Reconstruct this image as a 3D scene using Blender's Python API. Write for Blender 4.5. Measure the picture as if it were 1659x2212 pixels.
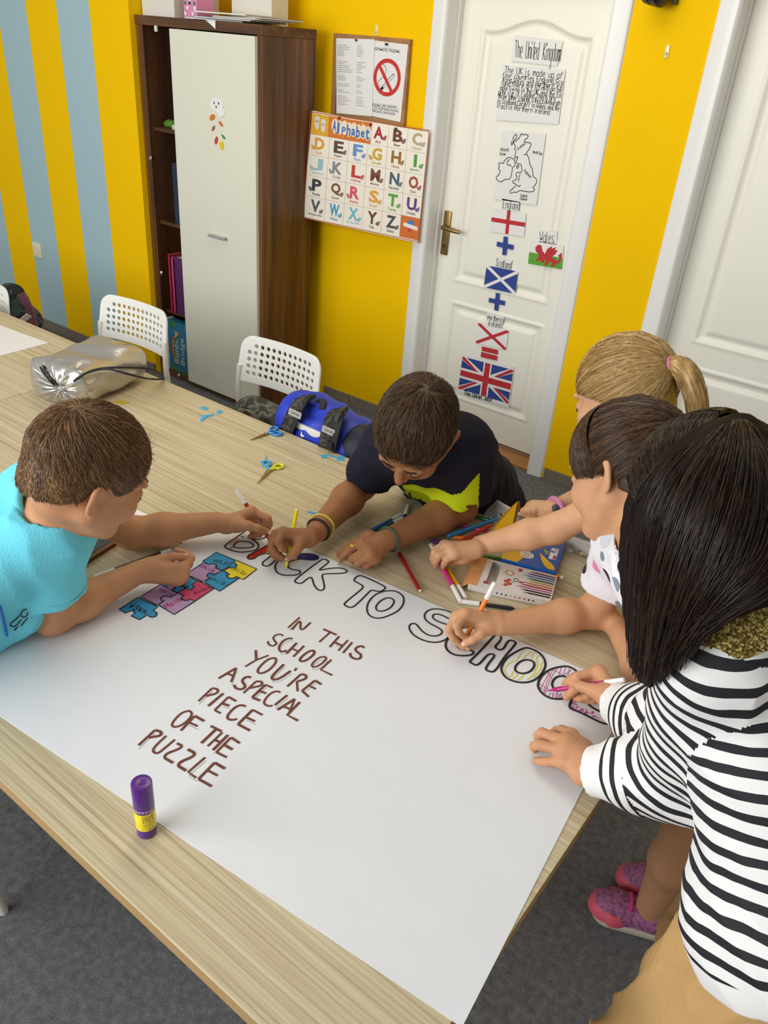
import bpy, bmesh, math, random
import numpy as np
from mathutils import Vector, Matrix

for o in list(bpy.data.objects):
    bpy.data.objects.remove(o)
random.seed(7)
RNG = np.random.default_rng(7)
scene = bpy.context.scene
COL = scene.collection

# ------------------------------------------------------------------ camera
IMG_W, IMG_H = 1659, 2212
FPX = 1723.3
PITCH, ROLL, YAW = math.radians(30.566), math.radians(4.812), math.radians(-34.926)
CAM_H = 1.73
_fw0 = np.array([math.sin(YAW), math.cos(YAW), 0.0])
_r0 = np.array([math.cos(YAW), -math.sin(YAW), 0.0])
_u0 = np.array([0, 0, 1.0])
CFW = math.cos(PITCH) * _fw0 - math.sin(PITCH) * _u0
_up = math.cos(PITCH) * _u0 + math.sin(PITCH) * _fw0
CRT = math.cos(ROLL) * _r0 + math.sin(ROLL) * _up
CUP = -math.sin(ROLL) * _r0 + math.cos(ROLL) * _up
CPOS = np.array([0, 0, CAM_H])
cam_data = bpy.data.cameras.new('camera')
cam = bpy.data.objects.new('camera', cam_data)
COL.objects.link(cam)
cam_data.sensor_fit = 'HORIZONTAL'
cam_data.sensor_width = 36.0
cam_data.lens = 36.0 * FPX / IMG_W
cam_data.clip_start = 0.02
m3 = Matrix(((CRT[0], CUP[0], -CFW[0]), (CRT[1], CUP[1], -CFW[1]), (CRT[2], CUP[2], -CFW[2])))
cam.matrix_world = Matrix.Translation(Vector(CPOS)) @ m3.to_4x4()
scene.camera = cam

# ------------------------------------------------------------------ world, lights, exposure
world = bpy.data.worlds.new('world')
scene.world = world
world.use_nodes = True
world.node_tree.nodes['Background'].inputs[0].default_value = (1.0, 0.98, 0.95, 1)
world.node_tree.nodes['Background'].inputs[1].default_value = 0.42

def area_light(name, loc, target, sx, sy, power, color):
    d = bpy.data.lights.new(name, 'AREA')
    d.shape = 'RECTANGLE'
    d.size, d.size_y, d.energy, d.color = sx, sy, power, color
    o = bpy.data.objects.new(name, d)
    COL.objects.link(o)
    o.location = loc
    o.rotation_euler = (Vector(target) - Vector(loc)).to_track_quat('-Z', 'Y').to_euler()
    return o

# daylight of the window wall behind and to the left of the photographer; ceiling panel over the table
area_light('window_daylight', (-2.3, -2.0, 2.05), (-1.9, 2.6, 1.1), 3.4, 1.7, 150, (0.96, 0.98, 1.0))
area_light('ceiling_panel', (-1.5, 1.8, 2.9), (-1.5, 2.1, 0.0), 1.3, 1.3, 16, (1.0, 0.90, 0.68))
scene.view_settings.view_transform = 'Standard'
scene.view_settings.look = 'None'
scene.view_settings.gamma = 1.0
scene.view_settings.use_curve_mapping = False
scene.view_settings.exposure = 0.0

# ------------------------------------------------------------------ pixel -> place helpers
ZT = 0.74            # table top height
YW = 3.19            # plane of the yellow wall
def ray(x, y):
    return (x - IMG_W / 2) / FPX * CRT - (y - IMG_H / 2) / FPX * CUP + CFW
def onZ(x, y, z=ZT):
    d = ray(x, y)
    return CPOS + d * ((z - CAM_H) / d[2])
def onY(x, y, Y=YW):
    d = ray(x, y)
    return CPOS + d * (Y / d[1])
def onX(x, y, X):
    d = ray(x, y)
    return CPOS + d * (X / d[0])
def atD(x, y, dist):
    d = ray(x, y)
    return CPOS + d / np.linalg.norm(d) * dist
def A(*v):
    return np.array(v, float)
def unit(v):
    v = np.asarray(v, float)
    return v / max(np.linalg.norm(v), 1e-9)

# ------------------------------------------------------------------ materials
MATS = {}
def srgb(c):
    if isinstance(c, str):
        c = [int(c[i:i + 2], 16) / 255 for i in (1, 3, 5)]
    return tuple((x / 12.92 if x <= 0.04045 else ((x + 0.055) / 1.055) ** 2.4) for x in c)
def mat(name, color, rough=0.6, metal=0.0, spec=0.5, bump=0.0, bscale=60.0, var=0.0, vscale=12.0, sss=0.0,
        coat=0.0, stretch=None):
    if name in MATS:
        return MATS[name]
    m = bpy.data.materials.new(name)
    m.use_nodes = True
    nt = m.node_tree
    b = nt.nodes['Principled BSDF']
    c = srgb(color)
    b.inputs['Base Color'].default_value = (*c, 1)
    b.inputs['Roughness'].default_value = rough
    b.inputs['Metallic'].default_value = metal
    b.inputs['Specular IOR Level'].default_value = spec
    if coat:
        b.inputs['Coat Weight'].default_value = coat
        b.inputs['Coat Roughness'].default_value = 0.12
    if sss:
        b.inputs['Subsurface Weight'].default_value = sss
        b.inputs['Subsurface Radius'].default_value = (0.012, 0.005, 0.003)
        b.inputs['Subsurface Scale'].default_value = 0.6
    tc = nt.nodes.new('ShaderNodeTexCoord')
    vec = tc.outputs['Object']
    if stretch:
        mp = nt.nodes.new('ShaderNodeMapping')
        mp.inputs['Scale'].default_value = stretch
        nt.links.new(vec, mp.inputs[0])
        vec = mp.outputs[0]
    if var:
        n = nt.nodes.new('ShaderNodeTexNoise')
        n.inputs['Scale'].default_value = vscale
        n.inputs['Detail'].default_value = 5
        nt.links.new(vec, n.inputs['Vector'])
        r = nt.nodes.new('ShaderNodeMapRange')
        r.inputs['From Min'].default_value = 0.3
        r.inputs['From Max'].default_value = 0.7
        r.inputs['To Min'].default_value = 1 - var
        r.inputs['To Max'].default_value = 1 + var
        nt.links.new(n.outputs['Fac'], r.inputs['Value'])
        h = nt.nodes.new('ShaderNodeMix')
        h.data_type = 'RGBA'
        h.blend_type = 'MULTIPLY'
        h.inputs['Factor'].default_value = 1
        h.inputs[6].default_value = (*c, 1)
        nt.links.new(r.outputs[0], h.inputs[7])
        nt.links.new(h.outputs[2], b.inputs['Base Color'])
    if bump:
        n2 = nt.nodes.new('ShaderNodeTexNoise')
        n2.inputs['Scale'].default_value = bscale
        n2.inputs['Detail'].default_value = 4
        nt.links.new(vec, n2.inputs['Vector'])
        bp = nt.nodes.new('ShaderNodeBump')
        bp.inputs['Strength'].default_value = bump
        bp.inputs['Distance'].default_value = 0.01
        nt.links.new(n2.outputs['Fac'], bp.inputs['Height'])
        nt.links.new(bp.outputs[0], b.inputs['Normal'])
    MATS[name] = m
    return m
def node_mat(name):
    m = bpy.data.materials.new(name)
    m.use_nodes = True
    MATS[name] = m
    nt = m.node_tree
    return m, nt, nt.nodes['Principled BSDF'], nt.nodes.new('ShaderNodeTexCoord')
def ramp(nt, fac, stops, interp='LINEAR'):
    r = nt.nodes.new('ShaderNodeValToRGB')
    r.color_ramp.interpolation = interp
    e = r.color_ramp.elements
    while len(e) < len(stops):
        e.new(0.5)
    for el, (p, c) in zip(e, stops):
        el.position = p
        el.color = (*srgb(c), 1)
    nt.links.new(fac, r.inputs[0])
    return r.outputs[0]
def wood_mat(name, stops, scale, rough=0.5, bump=0.08):
    """wood print whose grain runs along the axis with the small scale factor"""
    m, nt, b, tc = node_mat(name)
    mp = nt.nodes.new('ShaderNodeMapping')
    mp.inputs['Scale'].default_value = scale
    nt.links.new(tc.outputs['Object'], mp.inputs[0])
    n = nt.nodes.new('ShaderNodeTexNoise')
    n.inputs['Scale'].default_value = 1.0
    n.inputs['Detail'].default_value = 6
    n.inputs['Roughness'].default_value = 0.62
    n.inputs['Distortion'].default_value = 0.25
    nt.links.new(mp.outputs[0], n.inputs['Vector'])
    nt.links.new(ramp(nt, n.outputs['Fac'], stops), b.inputs['Base Color'])
    b.inputs['Roughness'].default_value = rough
    bp = nt.nodes.new('ShaderNodeBump')
    bp.inputs['Strength'].default_value = bump
    bp.inputs['Distance'].default_value = 0.004
    nt.links.new(n.outputs['Fac'], bp.inputs['Height'])
    nt.links.new(bp.outputs[0], b.inputs['Normal'])
    return m

# ------------------------------------------------------------------ mesh builder
class MB:
    def __init__(self):
        self.v, self.f = [], []
    def add(self, verts, faces):
        n = len(self.v)
        self.v += [tuple(map(float, p)) for p in verts]
        self.f += [tuple(i + n for i in f) for f in faces]
        return self
    def box(self, lo, hi, bev=0.0, M=None):
        x0, y0, z0 = lo
        x1, y1, z1 = hi
        if bev <= 0:
            vs = [(x, y, z) for z in (z0, z1) for y in (y0, y1) for x in (x0, x1)]
            fs = [(0, 2, 3, 1), (4, 5, 7, 6), (0, 1, 5, 4), (2, 6, 7, 3), (0, 4, 6, 2), (1, 3, 7, 5)]
        else:
            bm = bmesh.new()
            bmesh.ops.create_cube(bm, size=1)
            for v in bm.verts:
                v.co = Vector((x0 + (v.co.x + .5) * (x1 - x0), y0 + (v.co.y + .5) * (y1 - y0), z0 + (v.co.z + .5) * (z1 - z0)))
            bmesh.ops.bevel(bm, geom=bm.edges[:], offset=bev, segments=2, profile=0.6, affect='EDGES')
            vs = [tuple(v.co) for v in bm.verts]
            fs = [tuple(v.index for v in f.verts) for f in bm.faces]
            bm.free()
        if M is not None:
            vs = [tuple(M @ Vector(p)) for p in vs]
        return self.add(vs, fs)
    def tube(self, path, r, n=8, caps=True, closed=False):
        path = [np.asarray(p, float) for p in path]
        k = len(path)
        rs = r if hasattr(r, '__len__') else [r] * k
        vs, fs = [], []
        prev = None
        for i, p in enumerate(path):
            if closed:
                t = path[(i + 1) % k] - path[i - 1]
            else:
                t = path[min(i + 1, k - 1)] - path[max(i - 1, 0)]
            t = unit(t)
            if prev is None:
                a = np.array([0, 0, 1.]) if abs(t[2]) < .9 else np.array([1., 0, 0])
                u = unit(np.cross(t, a))
            else:
                u = unit(prev - t * (prev @ t))
            prev = u
            w = np.cross(t, u)
            for j in range(n):
                a = 2 * math.pi * j / n
                vs.append(p + rs[i] * (math.cos(a) * u + math.sin(a) * w))
        m = k if closed else k - 1
        for i in range(m):
            for j in range(n):
                a, b = i * n + j, i * n + (j + 1) % n
                c, d = ((i + 1) % k) * n + (j + 1) % n, ((i + 1) % k) * n + j
                fs.append((a, b, c, d))
        if caps and not closed:
            fs.append(tuple(range(n))[::-1])
            fs.append(tuple((k - 1) * n + j for j in range(n)))
        return self.add(vs, fs)
    def lathe(self, prof, o=(0, 0, 0), axis=(0, 0, 1), n=20):
        """prof: list of (radius, height along axis)"""
        ax = unit(axis)
        a = np.array([1., 0, 0]) if abs(ax[0]) < .9 else np.array([0, 1., 0])
        u = unit(np.cross(ax, a))
        w = np.cross(ax, u)
        o = np.asarray(o, float)
        vs, fs = [], []
        for r, h in prof:
            for j in range(n):
                t = 2 * math.pi * j / n
                vs.append(o + ax * h + max(r, 1e-5) * (math.cos(t) * u + math.sin(t) * w))
        for i in range(len(prof) - 1):
            for j in range(n):
                fs.append((i * n + j, i * n + (j + 1) % n, (i + 1) * n + (j + 1) % n, (i + 1) * n + j))
        fs.append(tuple(range(n))[::-1])
        fs.append(tuple((len(prof) - 1) * n + j for j in range(n)))
        return self.add(vs, fs)
    def prism(self, bottom, top):
        n = len(bottom)
        return self.add(list(bottom) + list(top), [tuple(range(n))[::-1], tuple(range(n, 2 * n))] +
                        [(i, (i + 1) % n, n + (i + 1) % n, n + i) for i in range(n)])
    def ball(self, c, r, R=None, nu=16, nv=10):
        c = np.asarray(c, float)
        r = np.asarray(r, float) * np.ones(3)
        vs, fs = [], []
        for i in range(nv + 1):
            t = math.pi * i / nv
            for j in range(nu):
                p = 2 * math.pi * j / nu
                q = np.array([math.sin(t) * math.cos(p), math.sin(t) * math.sin(p), math.cos(t)]) * r
                if R is not None:
                    q = R @ q
                vs.append(c + q)
        for i in range(nv):
            for j in range(nu):
                fs.append((i * nu + j, (i + 1) * nu + j, (i + 1) * nu + (j + 1) % nu, i * nu + (j + 1) % nu))
        return self.add(vs, fs)
    def make(self, name, material, parent=None, smooth=False, world=True):
        v = np.array(self.v)
        if parent is not None and world:
            v = v - np.array(root_loc(parent))
        me = bpy.data.meshes.new(name)
        me.from_pydata(v.tolist(), [], self.f)
        me.update()
        o = link(name, me, material, parent, smooth)
        if parent is not None and name.rsplit('_')[-1] in ('print', 'handwriting', 'lettering', 'lines', 'outline'):
            o['kind'] = 'stuff'
        return o
def root_loc(o):
    p = Vector((0, 0, 0))
    while o is not None:
        p = p + o.location
        o = o.parent
    return p
def link(name, me, material, parent=None, smooth=False):
    o = bpy.data.objects.new(name, me)
    COL.objects.link(o)
    if material is not None:
        for m in (material if isinstance(material, (list, tuple)) else [material]):
            me.materials.append(m)
    if parent is not None:
        o.parent = parent
    if smooth:
        smooth_by_angle(me, 0.7 if smooth is True else smooth)
    return o
def smooth_by_angle(me, ang):
    bm = bmesh.new()
    bm.from_mesh(me)
    bmesh.ops.recalc_face_normals(bm, faces=bm.faces[:])
    for f in bm.faces:
        f.smooth = True
    for e in bm.edges:
        e.smooth = len(e.link_faces) == 2 and e.calc_face_angle(0) < ang
    bm.to_mesh(me)
    bm.free()
def tag(o, label=None, cat=None, group=None, kind=None):
    if label: o['label'] = label
    if cat: o['category'] = cat
    if group: o['group'] = group
    if kind: o['kind'] = kind
    return o
def thing(name, label, cat, loc=(0, 0, 0), rotz=0.0, group=None):
    o = bpy.data.objects.new(name, None)
    o.empty_display_size = 0.05
    COL.objects.link(o)
    o.location = loc
    o.rotation_euler = (0, 0, rotz)
    return tag(o, label, cat, group)
def struct(o):
    o['kind'] = 'structure'
    return o
def copy_tree(o, parent=None):
    c = o.copy()
    COL.objects.link(c)
    c.parent = parent
    for ch in list(o.children):
        copy_tree(ch, c)
    return c

# ------------------------------------------------------------------ flat drawing on planes
class Plane:
    """a drawing surface; 'T' is horizontal at height c, 'W' is a wall-parallel plane at depth c"""
    def __init__(self, kind, c):
        self.kind, self.c = kind, c
    def slanted(self, a, b):
        """upright plane through two places a and b"""
        self.kind = 'G'
        self.o, self.e = np.array([a[0], a[1], 0.]), unit([b[0] - a[0], b[1] - a[1], 0])
        self.n = np.array([self.e[1], -self.e[0], 0])
        return self
    def uv(self, x, y):
        if self.kind == 'G':
            d = ray(x, y)
            q = CPOS + d * (((self.o - CPOS) @ self.n) / (d @ self.n))
            return np.array([(q - self.o) @ self.e, q[2]])
        if self.kind == 'T':
            p = onZ(x, y, self.c)
            return np.array([p[0], p[1]])
        p = onY(x, y, self.c)
        return np.array([p[0], p[2]])
    def p3(self, uv, h=0.0):
        if self.kind == 'G':
            return tuple(self.o + self.e * uv[0] + self.n * h + np.array([0, 0, uv[1]]))
        if self.kind == 'T':
            return (uv[0], uv[1], self.c + h)
        return (uv[0], self.c - h, uv[1])
def smooth_poly(pts, it=2, closed=False):
    p = [np.asarray(q, float) for q in pts]
    for _ in range(it):
        o = []
        n = len(p)
        if not closed:
            o.append(p[0])
        for i in range(n if closed else n - 1):
            a, b = p[i], p[(i + 1) % n]
            o += [a * .75 + b * .25, a * .25 + b * .75]
        if not closed:
            o.append(p[-1])
        p = o
    return p
def ribbon(mb, plane, uvs, w, h=0.0006, closed=False):
    uvs = [np.asarray(q, float) for q in uvs]
    n = len(uvs)
    if n < 2:
        return
    L, R = [], []
    for i in range(n):
        a = uvs[i - 1] if (i > 0 or closed) else uvs[i]
        b = uvs[(i + 1) % n] if (i < n - 1 or closed) else uvs[i]
        t = unit(b - a)
        nn = np.array([-t[1], t[0]])
        L.append(plane.p3(uvs[i] + nn * w / 2, h))
        R.append(plane.p3(uvs[i] - nn * w / 2, h))
    m = n if closed else n - 1
    fs = []
    for i in range(m):
        j = (i + 1) % n
        f = (i, j, n + j, n + i)
        fs.append(f[::-1])
    mb.add(L + R, fs)
def crop(x0, y0, s, pts):
    return [(x0 + x / s, y0 + y / s) for x, y in pts]
def px_uv(plane, pts):
    return [plane.uv(x, y) for x, y in pts]
def fill_poly(mb, plane, uvs, h=0.0003, thick=0.0):
    top = [plane.p3(p, h) for p in uvs]
    area = sum(uvs[i][0] * uvs[(i + 1) % len(uvs)][1] - uvs[(i + 1) % len(uvs)][0] * uvs[i][1] for i in range(len(uvs)))
    order = list(range(len(top))) if area > 0 else list(range(len(top)))[::-1]
    top = [top[i] for i in order]
    if thick:
        d = (0, 0, -thick) if plane.kind == 'T' else ((0, thick, 0) if plane.kind == 'W' else tuple(-plane.n * thick))
        bot = [tuple(a + b for a, b in zip(p, d)) for p in top]
        mb.prism(bot, top)
    else:
        mb.add(top, [tuple(range(len(top)))])
def dot(mb, plane, uv, r, h=0.0007, n=10, ry=None):
    ry = ry or r
    fill_poly(mb, plane, [uv + np.array([r * math.cos(2 * math.pi * i / n), ry * math.sin(2 * math.pi * i / n)]) for i in range(n)], h)

# single-stroke letters on a 4 x 6 grid, lower case x-height 4; strokes separated by blanks, points are two digits
GLYPH = {
 'A': '0026 2640 1333', 'B': '0006 06263524231303 0323323130210000', 'C': '4536160501103041', 'D': '00062635423120 2000',
 'E': '06460600 0040 0333', 'F': '0646 0600 0333', 'G': '4536160501103041 4143 4323', 'H': '0006 4046 0343', 'I': '2026',
 'J': '4641301001', 'K': '0006 4603 0340', 'L': '060040', 'M': '0006 062246 4640', 'N': '00064046', 'O': '16053601 05011030414536 3616',
 'P': '0006 0636453433 3303', 'Q': '160501103041453616 2240', 'R': '0006 0636453303 2340', 'S': '45361605041342312010 1001', 'T': '0646 2620',
 'U': '0601103041 4146', 'V': '062046', 'W': '0610233046', 'X': '0046 0640', 'Y': '0623 4623 2320', 'Z': '06460040',
 'a': '34140301103031 3430', 'b': '0600 03143431301000', 'c': '3414030110 1030', 'd': '3630 34140301103031', 'e': '0232341403011030',
 'f': '36261500 0424', 'g': '34140301103031 34302819', 'h': '0600 0314343330', 'i': '1410 1516', 'j': '2420 2525', 'k': '0600 3402 0230',
 'l': '1610', 'm': '0400 03142420 23344440', 'n': '0400 0314343330', 'o': '140301103031333414', 'p': '0408 03143431301001',
 'q': '34140301103031 3438', 'r': '0400 031434', 's': '34140312313010 1001', 't': '1610 1020 0434', 'u': '0401103034', 'v': '041034',
 'w': '0410233044', 'x': '0034 0430', 'y': '0412 3412 1208', 'z': '04340030', '.': '1011', ',': '1108', "'": '1615', '-': '0333', ':': '1011 1314',
 '5': '46060434 3443323010 1001', '6': '3605011030313303', '3': '0646 4624 24434130 3001', '2': '05163645 4500 0040', '1': '1526 2620',
 'Б': '4606 0600 0030 3041 41423303', 'Г': '4606 0600', 'Д': '0040 1016 1636 3630', 'П': '0006 0646 4640', 'Р': '0006 0636453433 3303', 'А': '0026 2640 1333',
 'Н': '0006 4046 0343', 'О': '160501103041453616', 'Е': '06460600 0040 0333', 'Т': '0646 2620'}
GLYPH['O'] = '160501103041453616'
def write(mb, plane, text, bl, br, tl, w, h=0.0008, space=5.4, jit=0.0):
    """handwritten single-stroke text; bl, br, tl are pixels of the line's box (tl = height of capitals)"""
    o = plane.uv(*bl)
    ex = plane.uv(*br) - o
    ey = plane.uv(*tl) - o
    adv, items = 0.0, []
    for ch in text:
        if ch == ' ':
            adv += 3.2
            continue
        g = GLYPH.get(ch, '')
        wd = 5.4 if (ch.isupper() and ch not in 'I') else (2.6 if ch in 'Iil.,\':t' else 4.6)
        if ch == 'm' or ch == 'w':
            wd = 5.4
        items.append((adv, g, ch))
        adv += wd
    tot = max(adv - 1.2, 1)
    for a, g, ch in items:
        for s in g.split():
            pts = []
            for i in range(0, len(s), 2):
                gx, gy = int(s[i]), int(s[i + 1])
                if gy > 6:
                    gy = 6 - gy
                q = o + ex * ((a + gx - (1.2 if ch in 'Iil' else 0)) / tot) + ey * (gy / 6)
                pts.append(q + RNG.normal(0, jit, 2))
            if len(pts) > 2:
                pts = smooth_poly(pts, 1)
            ribbon(mb, plane, pts, w, h)
FONT_CACHE = {}
def font_mesh(txt, bold=0.0):
    if (txt, bold) in FONT_CACHE:
        return FONT_CACHE[(txt, bold)]
    cu = bpy.data.curves.new('lettering', 'FONT')
    cu.body = txt
    cu.resolution_u = 2
    cu.offset = bold
    ob = bpy.data.objects.new('lettering', cu)
    COL.objects.link(ob)
    dg = bpy.context.evaluated_depsgraph_get()
    me = bpy.data.meshes.new_from_object(ob.evaluated_get(dg))
    v = np.array([tuple(p.co)[:2] for p in me.vertices])
    f = [tuple(p.vertices) for p in me.polygons]
    bpy.data.objects.remove(ob)
    bpy.data.curves.remove(cu)
    bpy.data.meshes.remove(me)
    if len(v):
        lo, hi = v.min(0), v.max(0)
        v = (v - lo) / np.maximum(hi - lo, 1e-6)
    FONT_CACHE[(txt, bold)] = (v, f)
    return v, f
def printed(mb, plane, txt, bl, br, tl, h=0.0008, uv=False, bold=0.0):
    """printed type stretched into the box bl-br-tl (pixels, or plane coordinates when uv)"""
    v, f = font_mesh(txt, bold)
    if not len(v):
        return
    o, b, t = (np.asarray(bl), np.asarray(br), np.asarray(tl)) if uv else (plane.uv(*bl), plane.uv(*br), plane.uv(*tl))
    mb.add([plane.p3(o + (b - o) * p[0] + (t - o) * p[1], h) for p in v], f)

# ================================================================== the room
YS = 2.72            # plane of the striped pier
YL = 3.29            # plane of the door leaves
KL = YL / YW
def carpet_mat():
    m, nt, b, tc = node_mat('carpet')
    n = nt.nodes.new('ShaderNodeTexNoise')
    n.inputs['Scale'].default_value = 260
    n.inputs['Detail'].default_value = 8
    n.inputs['Roughness'].default_value = 0.75
    nt.links.new(tc.outputs['Object'], n.inputs['Vector'])
    n2 = nt.nodes.new('ShaderNodeTexNoise')
    n2.inputs['Scale'].default_value = 55
    n2.inputs['Detail'].default_value = 4
    nt.links.new(tc.outputs['Object'], n2.inputs['Vector'])
    mx = nt.nodes.new('ShaderNodeMath')
    mx.operation = 'MULTIPLY_ADD'
    mx.inputs[1].default_value = 0.35
    nt.links.new(n2.outputs['Fac'], mx.inputs[0])
    mu = nt.nodes.new('ShaderNodeMath')
    mu.operation = 'MULTIPLY'
    mu.inputs[1].default_value = 0.65
    nt.links.new(n.outputs['Fac'], mu.inputs[0])
    nt.links.new(mu.outputs[0], mx.inputs[2])
    nt.links.new(ramp(nt, mx.outputs[0], [(0.34, '#515152'), (0.5, '#6e6e6f'), (0.66, '#8e8e8e')]), b.inputs['Base Color'])
    b.inputs['Roughness'].default_value = 0.95
    b.inputs['Specular IOR Level'].default_value = 0.1
    bp = nt.nodes.new('ShaderNodeBump')
    bp.inputs['Strength'].default_value = 0.6
    bp.inputs['Distance'].default_value = 0.004
    nt.links.new(n.outputs['Fac'], bp.inputs['Height'])
    nt.links.new(bp.outputs[0], b.inputs['Normal'])
    return m
YELLOW = '#f3c200'
BLUE = '#a4bfc4'
m_yellow = mat('yellow_wall_paint', YELLOW, 0.7, bump=0.05, bscale=90, var=0.02, vscale=4, spec=0.08)
def stripe_mat():
    m, nt, b, tc = node_mat('striped_wall_paint')
    sp = nt.nodes.new('ShaderNodeSeparateXYZ')
    nt.links.new(tc.outputs['Object'], sp.inputs[0])
    n = nt.nodes.new('ShaderNodeTexNoise')
    n.inputs['Scale'].default_value = 45
    nt.links.new(tc.outputs['Object'], n.inputs['Vector'])
    a = nt.nodes.new('ShaderNodeMath'); a.operation = 'MULTIPLY_ADD'
    a.inputs[1].default_value = 0.006
    nt.links.new(n.outputs['Fac'], a.inputs[0])
    nt.links.new(sp.outputs[0], a.inputs[2])
    # stripe edges at -3.853, -4.12, -4.387 ... ; period of two stripes 0.534
    c = nt.nodes.new('ShaderNodeMath'); c.operation = 'MULTIPLY_ADD'
    c.inputs[1].default_value = 1 / 0.534
    c.inputs[2].default_value = 4.12 / 0.534 + 20
    mn = nt.nodes.new('ShaderNodeMath'); mn.operation = 'MINIMUM'
    mn.inputs[1].default_value = -3.60
    nt.links.new(a.outputs[0], mn.inputs[0])
    nt.links.new(mn.outputs[0], c.inputs[0])
    fr = nt.nodes.new('ShaderNodeMath'); fr.operation = 'FRACT'
    nt.links.new(c.outputs[0], fr.inputs[0])
    nt.links.new(ramp(nt, fr.outputs[0], [(0.0, BLUE), (0.5, YELLOW)], 'CONSTANT'), b.inputs['Base Color'])
    b.inputs['Roughness'].default_value = 0.7
    b.inputs['Specular IOR Level'].default_value = 0.08
    return m
m_stripe = stripe_mat()
m_white = mat('white_painted_door', '#edeadc', 0.38, bump=0.10, bscale=1.0, stretch=(220, 220, 9))
m_frame = mat('white_door_frame', '#e9e8e4', 0.35, bump=0.03, bscale=30)
m_tile = mat('taupe_baseboard_tile', '#7c7466', 0.45, var=0.06, vscale=20)

FX0, FX1, FY0, FY1 = -7.0, 3.0, -3.2, 3.20
struct(MB().box((FX0, FY0, -0.05), (FX1, FY1, 0.0)).make('floor', carpet_mat()))
O1 = (-2.12, -1.405)
O2 = (-0.965, -0.245)
DT = 2.02
w = MB()
for x0, x1, z0, z1 in ((-3.56, O1[0], 0, 2.7), (O1[1], O2[0], 0, 2.7), (O2[1], FX1, 0, 2.7), (O1[0], O1[1], DT, 2.7), (O2[0], O2[1], DT, 2.7)):
    w.box((x0, YW, z0), (x1, YW + 0.22, z1))
struct(w.make('wall_back', m_yellow))
pw = struct(MB().box((FX0, YS, 0), (-3.562, YW + 0.22, 2.7)).make('wall_left', m_stripe))
struct(MB().box((-3.562, YS, 0), (-3.558, YW, 2.7)).make('trim_1', m_yellow))

# tiled baseboards, every tile a piece of its own
BBH = 0.056
def baseboard(name, x0, x1, y, first):
    bb = struct(MB().box((x0, y - 0.006, 0.0), (x1, y, BBH - 0.004)).make(name, mat('grout', '#5a544b', 0.8)))
    me = None
    x = first
    while x < x1 - 0.02:
        a, b_ = max(x, x0) + 0.0015, min(x + 0.33, x1) - 0.0015
        if b_ - a > 0.02:
            if b_ - a > 0.32 and me is not None:
                o = link('tile', me, None, bb)
                o.location = (a, y, 0)
            else:
                t = MB().box((0, -0.011, 0.001), (b_ - a, -0.001, BBH), 0.0015)
                o = t.make('tile', m_tile, bb, world=False)
                o.location = (a, y, 0)
                if b_ - a > 0.32:
                    me = o.data
        x += 0.33
    return bb
baseboard('baseboard_back', -2.70, -2.20, YW, -2.846)
baseboard('baseboard_right', -1.325, -1.045, YW, -1.39)
baseboard('baseboard_left', -6.9, -3.56, YS, -6.95)

# doors --------------------------------------------------------------
def door_leaf(name, x0, x1, handle_left):
    """moulded two-panel leaf as a relief: arched upper panel, square lower panel"""
    z0, z1 = 0.035, 2.015
    px0, px1 = x0 + 0.112, x1 - 0.098
    step = 0.006
    nx, nz = int((x1 - x0) / step) + 1, int((z1 - z0) / step) + 1
    X, Z = np.meshgrid(np.linspace(x0, x1, nx), np.linspace(z0, z1, nz))
    u = np.clip((X - (px0 + px1) / 2) / ((px1 - px0) / 2), -1, 1)
    zt = 1.802 + 0.048 * np.where(np.abs(u) < 0.82, 0.5 + 0.5 * np.cos(np.pi * u / 0.82), 0)
    def prof(d):
        h = np.interp(d, [-0.004, 0.0, 0.006, 0.012, 0.017, 0.032, 0.040, 0.052, 0.06], [0, .0025, .004, .003, -.006, -.010, -.009, -.001, 0])
        return h
    dU = np.minimum(np.minimum(X - px0, px1 - X), np.minimum(Z - 0.768, (zt - Z) * 0.95))
    dL = np.minimum(np.minimum(X - px0, px1 - X), np.minimum(Z - 0.195, 0.672 - Z))
    Hh = np.where(dU > -0.004, prof(dU), np.where(dL > -0.004, prof(dL), 0))
    V = np.stack([X, YL - Hh, Z], -1).reshape(-1, 3)
    idx = np.arange(nx * nz).reshape(nz, nx)
    F = np.stack([idx[:-1, :-1], idx[:-1, 1:], idx[1:, 1:], idx[1:, :-1]], -1).reshape(-1, 4)
    mb = MB()
    mb.add(V, F.tolist())
    mb.box((x0, YL + 0.014, z0), (x1, YL + 0.04, z1))
    b0 = len(mb.v)
    # rim joining relief and back board
    mb.box((x0, YL, z0), (x0 + 0.004, YL + 0.02, z1))
    mb.box((x1 - 0.004, YL, z0), (x1, YL + 0.02, z1))
    mb.box((x0, YL, z0), (x1, YL + 0.02, z0 + 0.004))
    return mb
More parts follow.
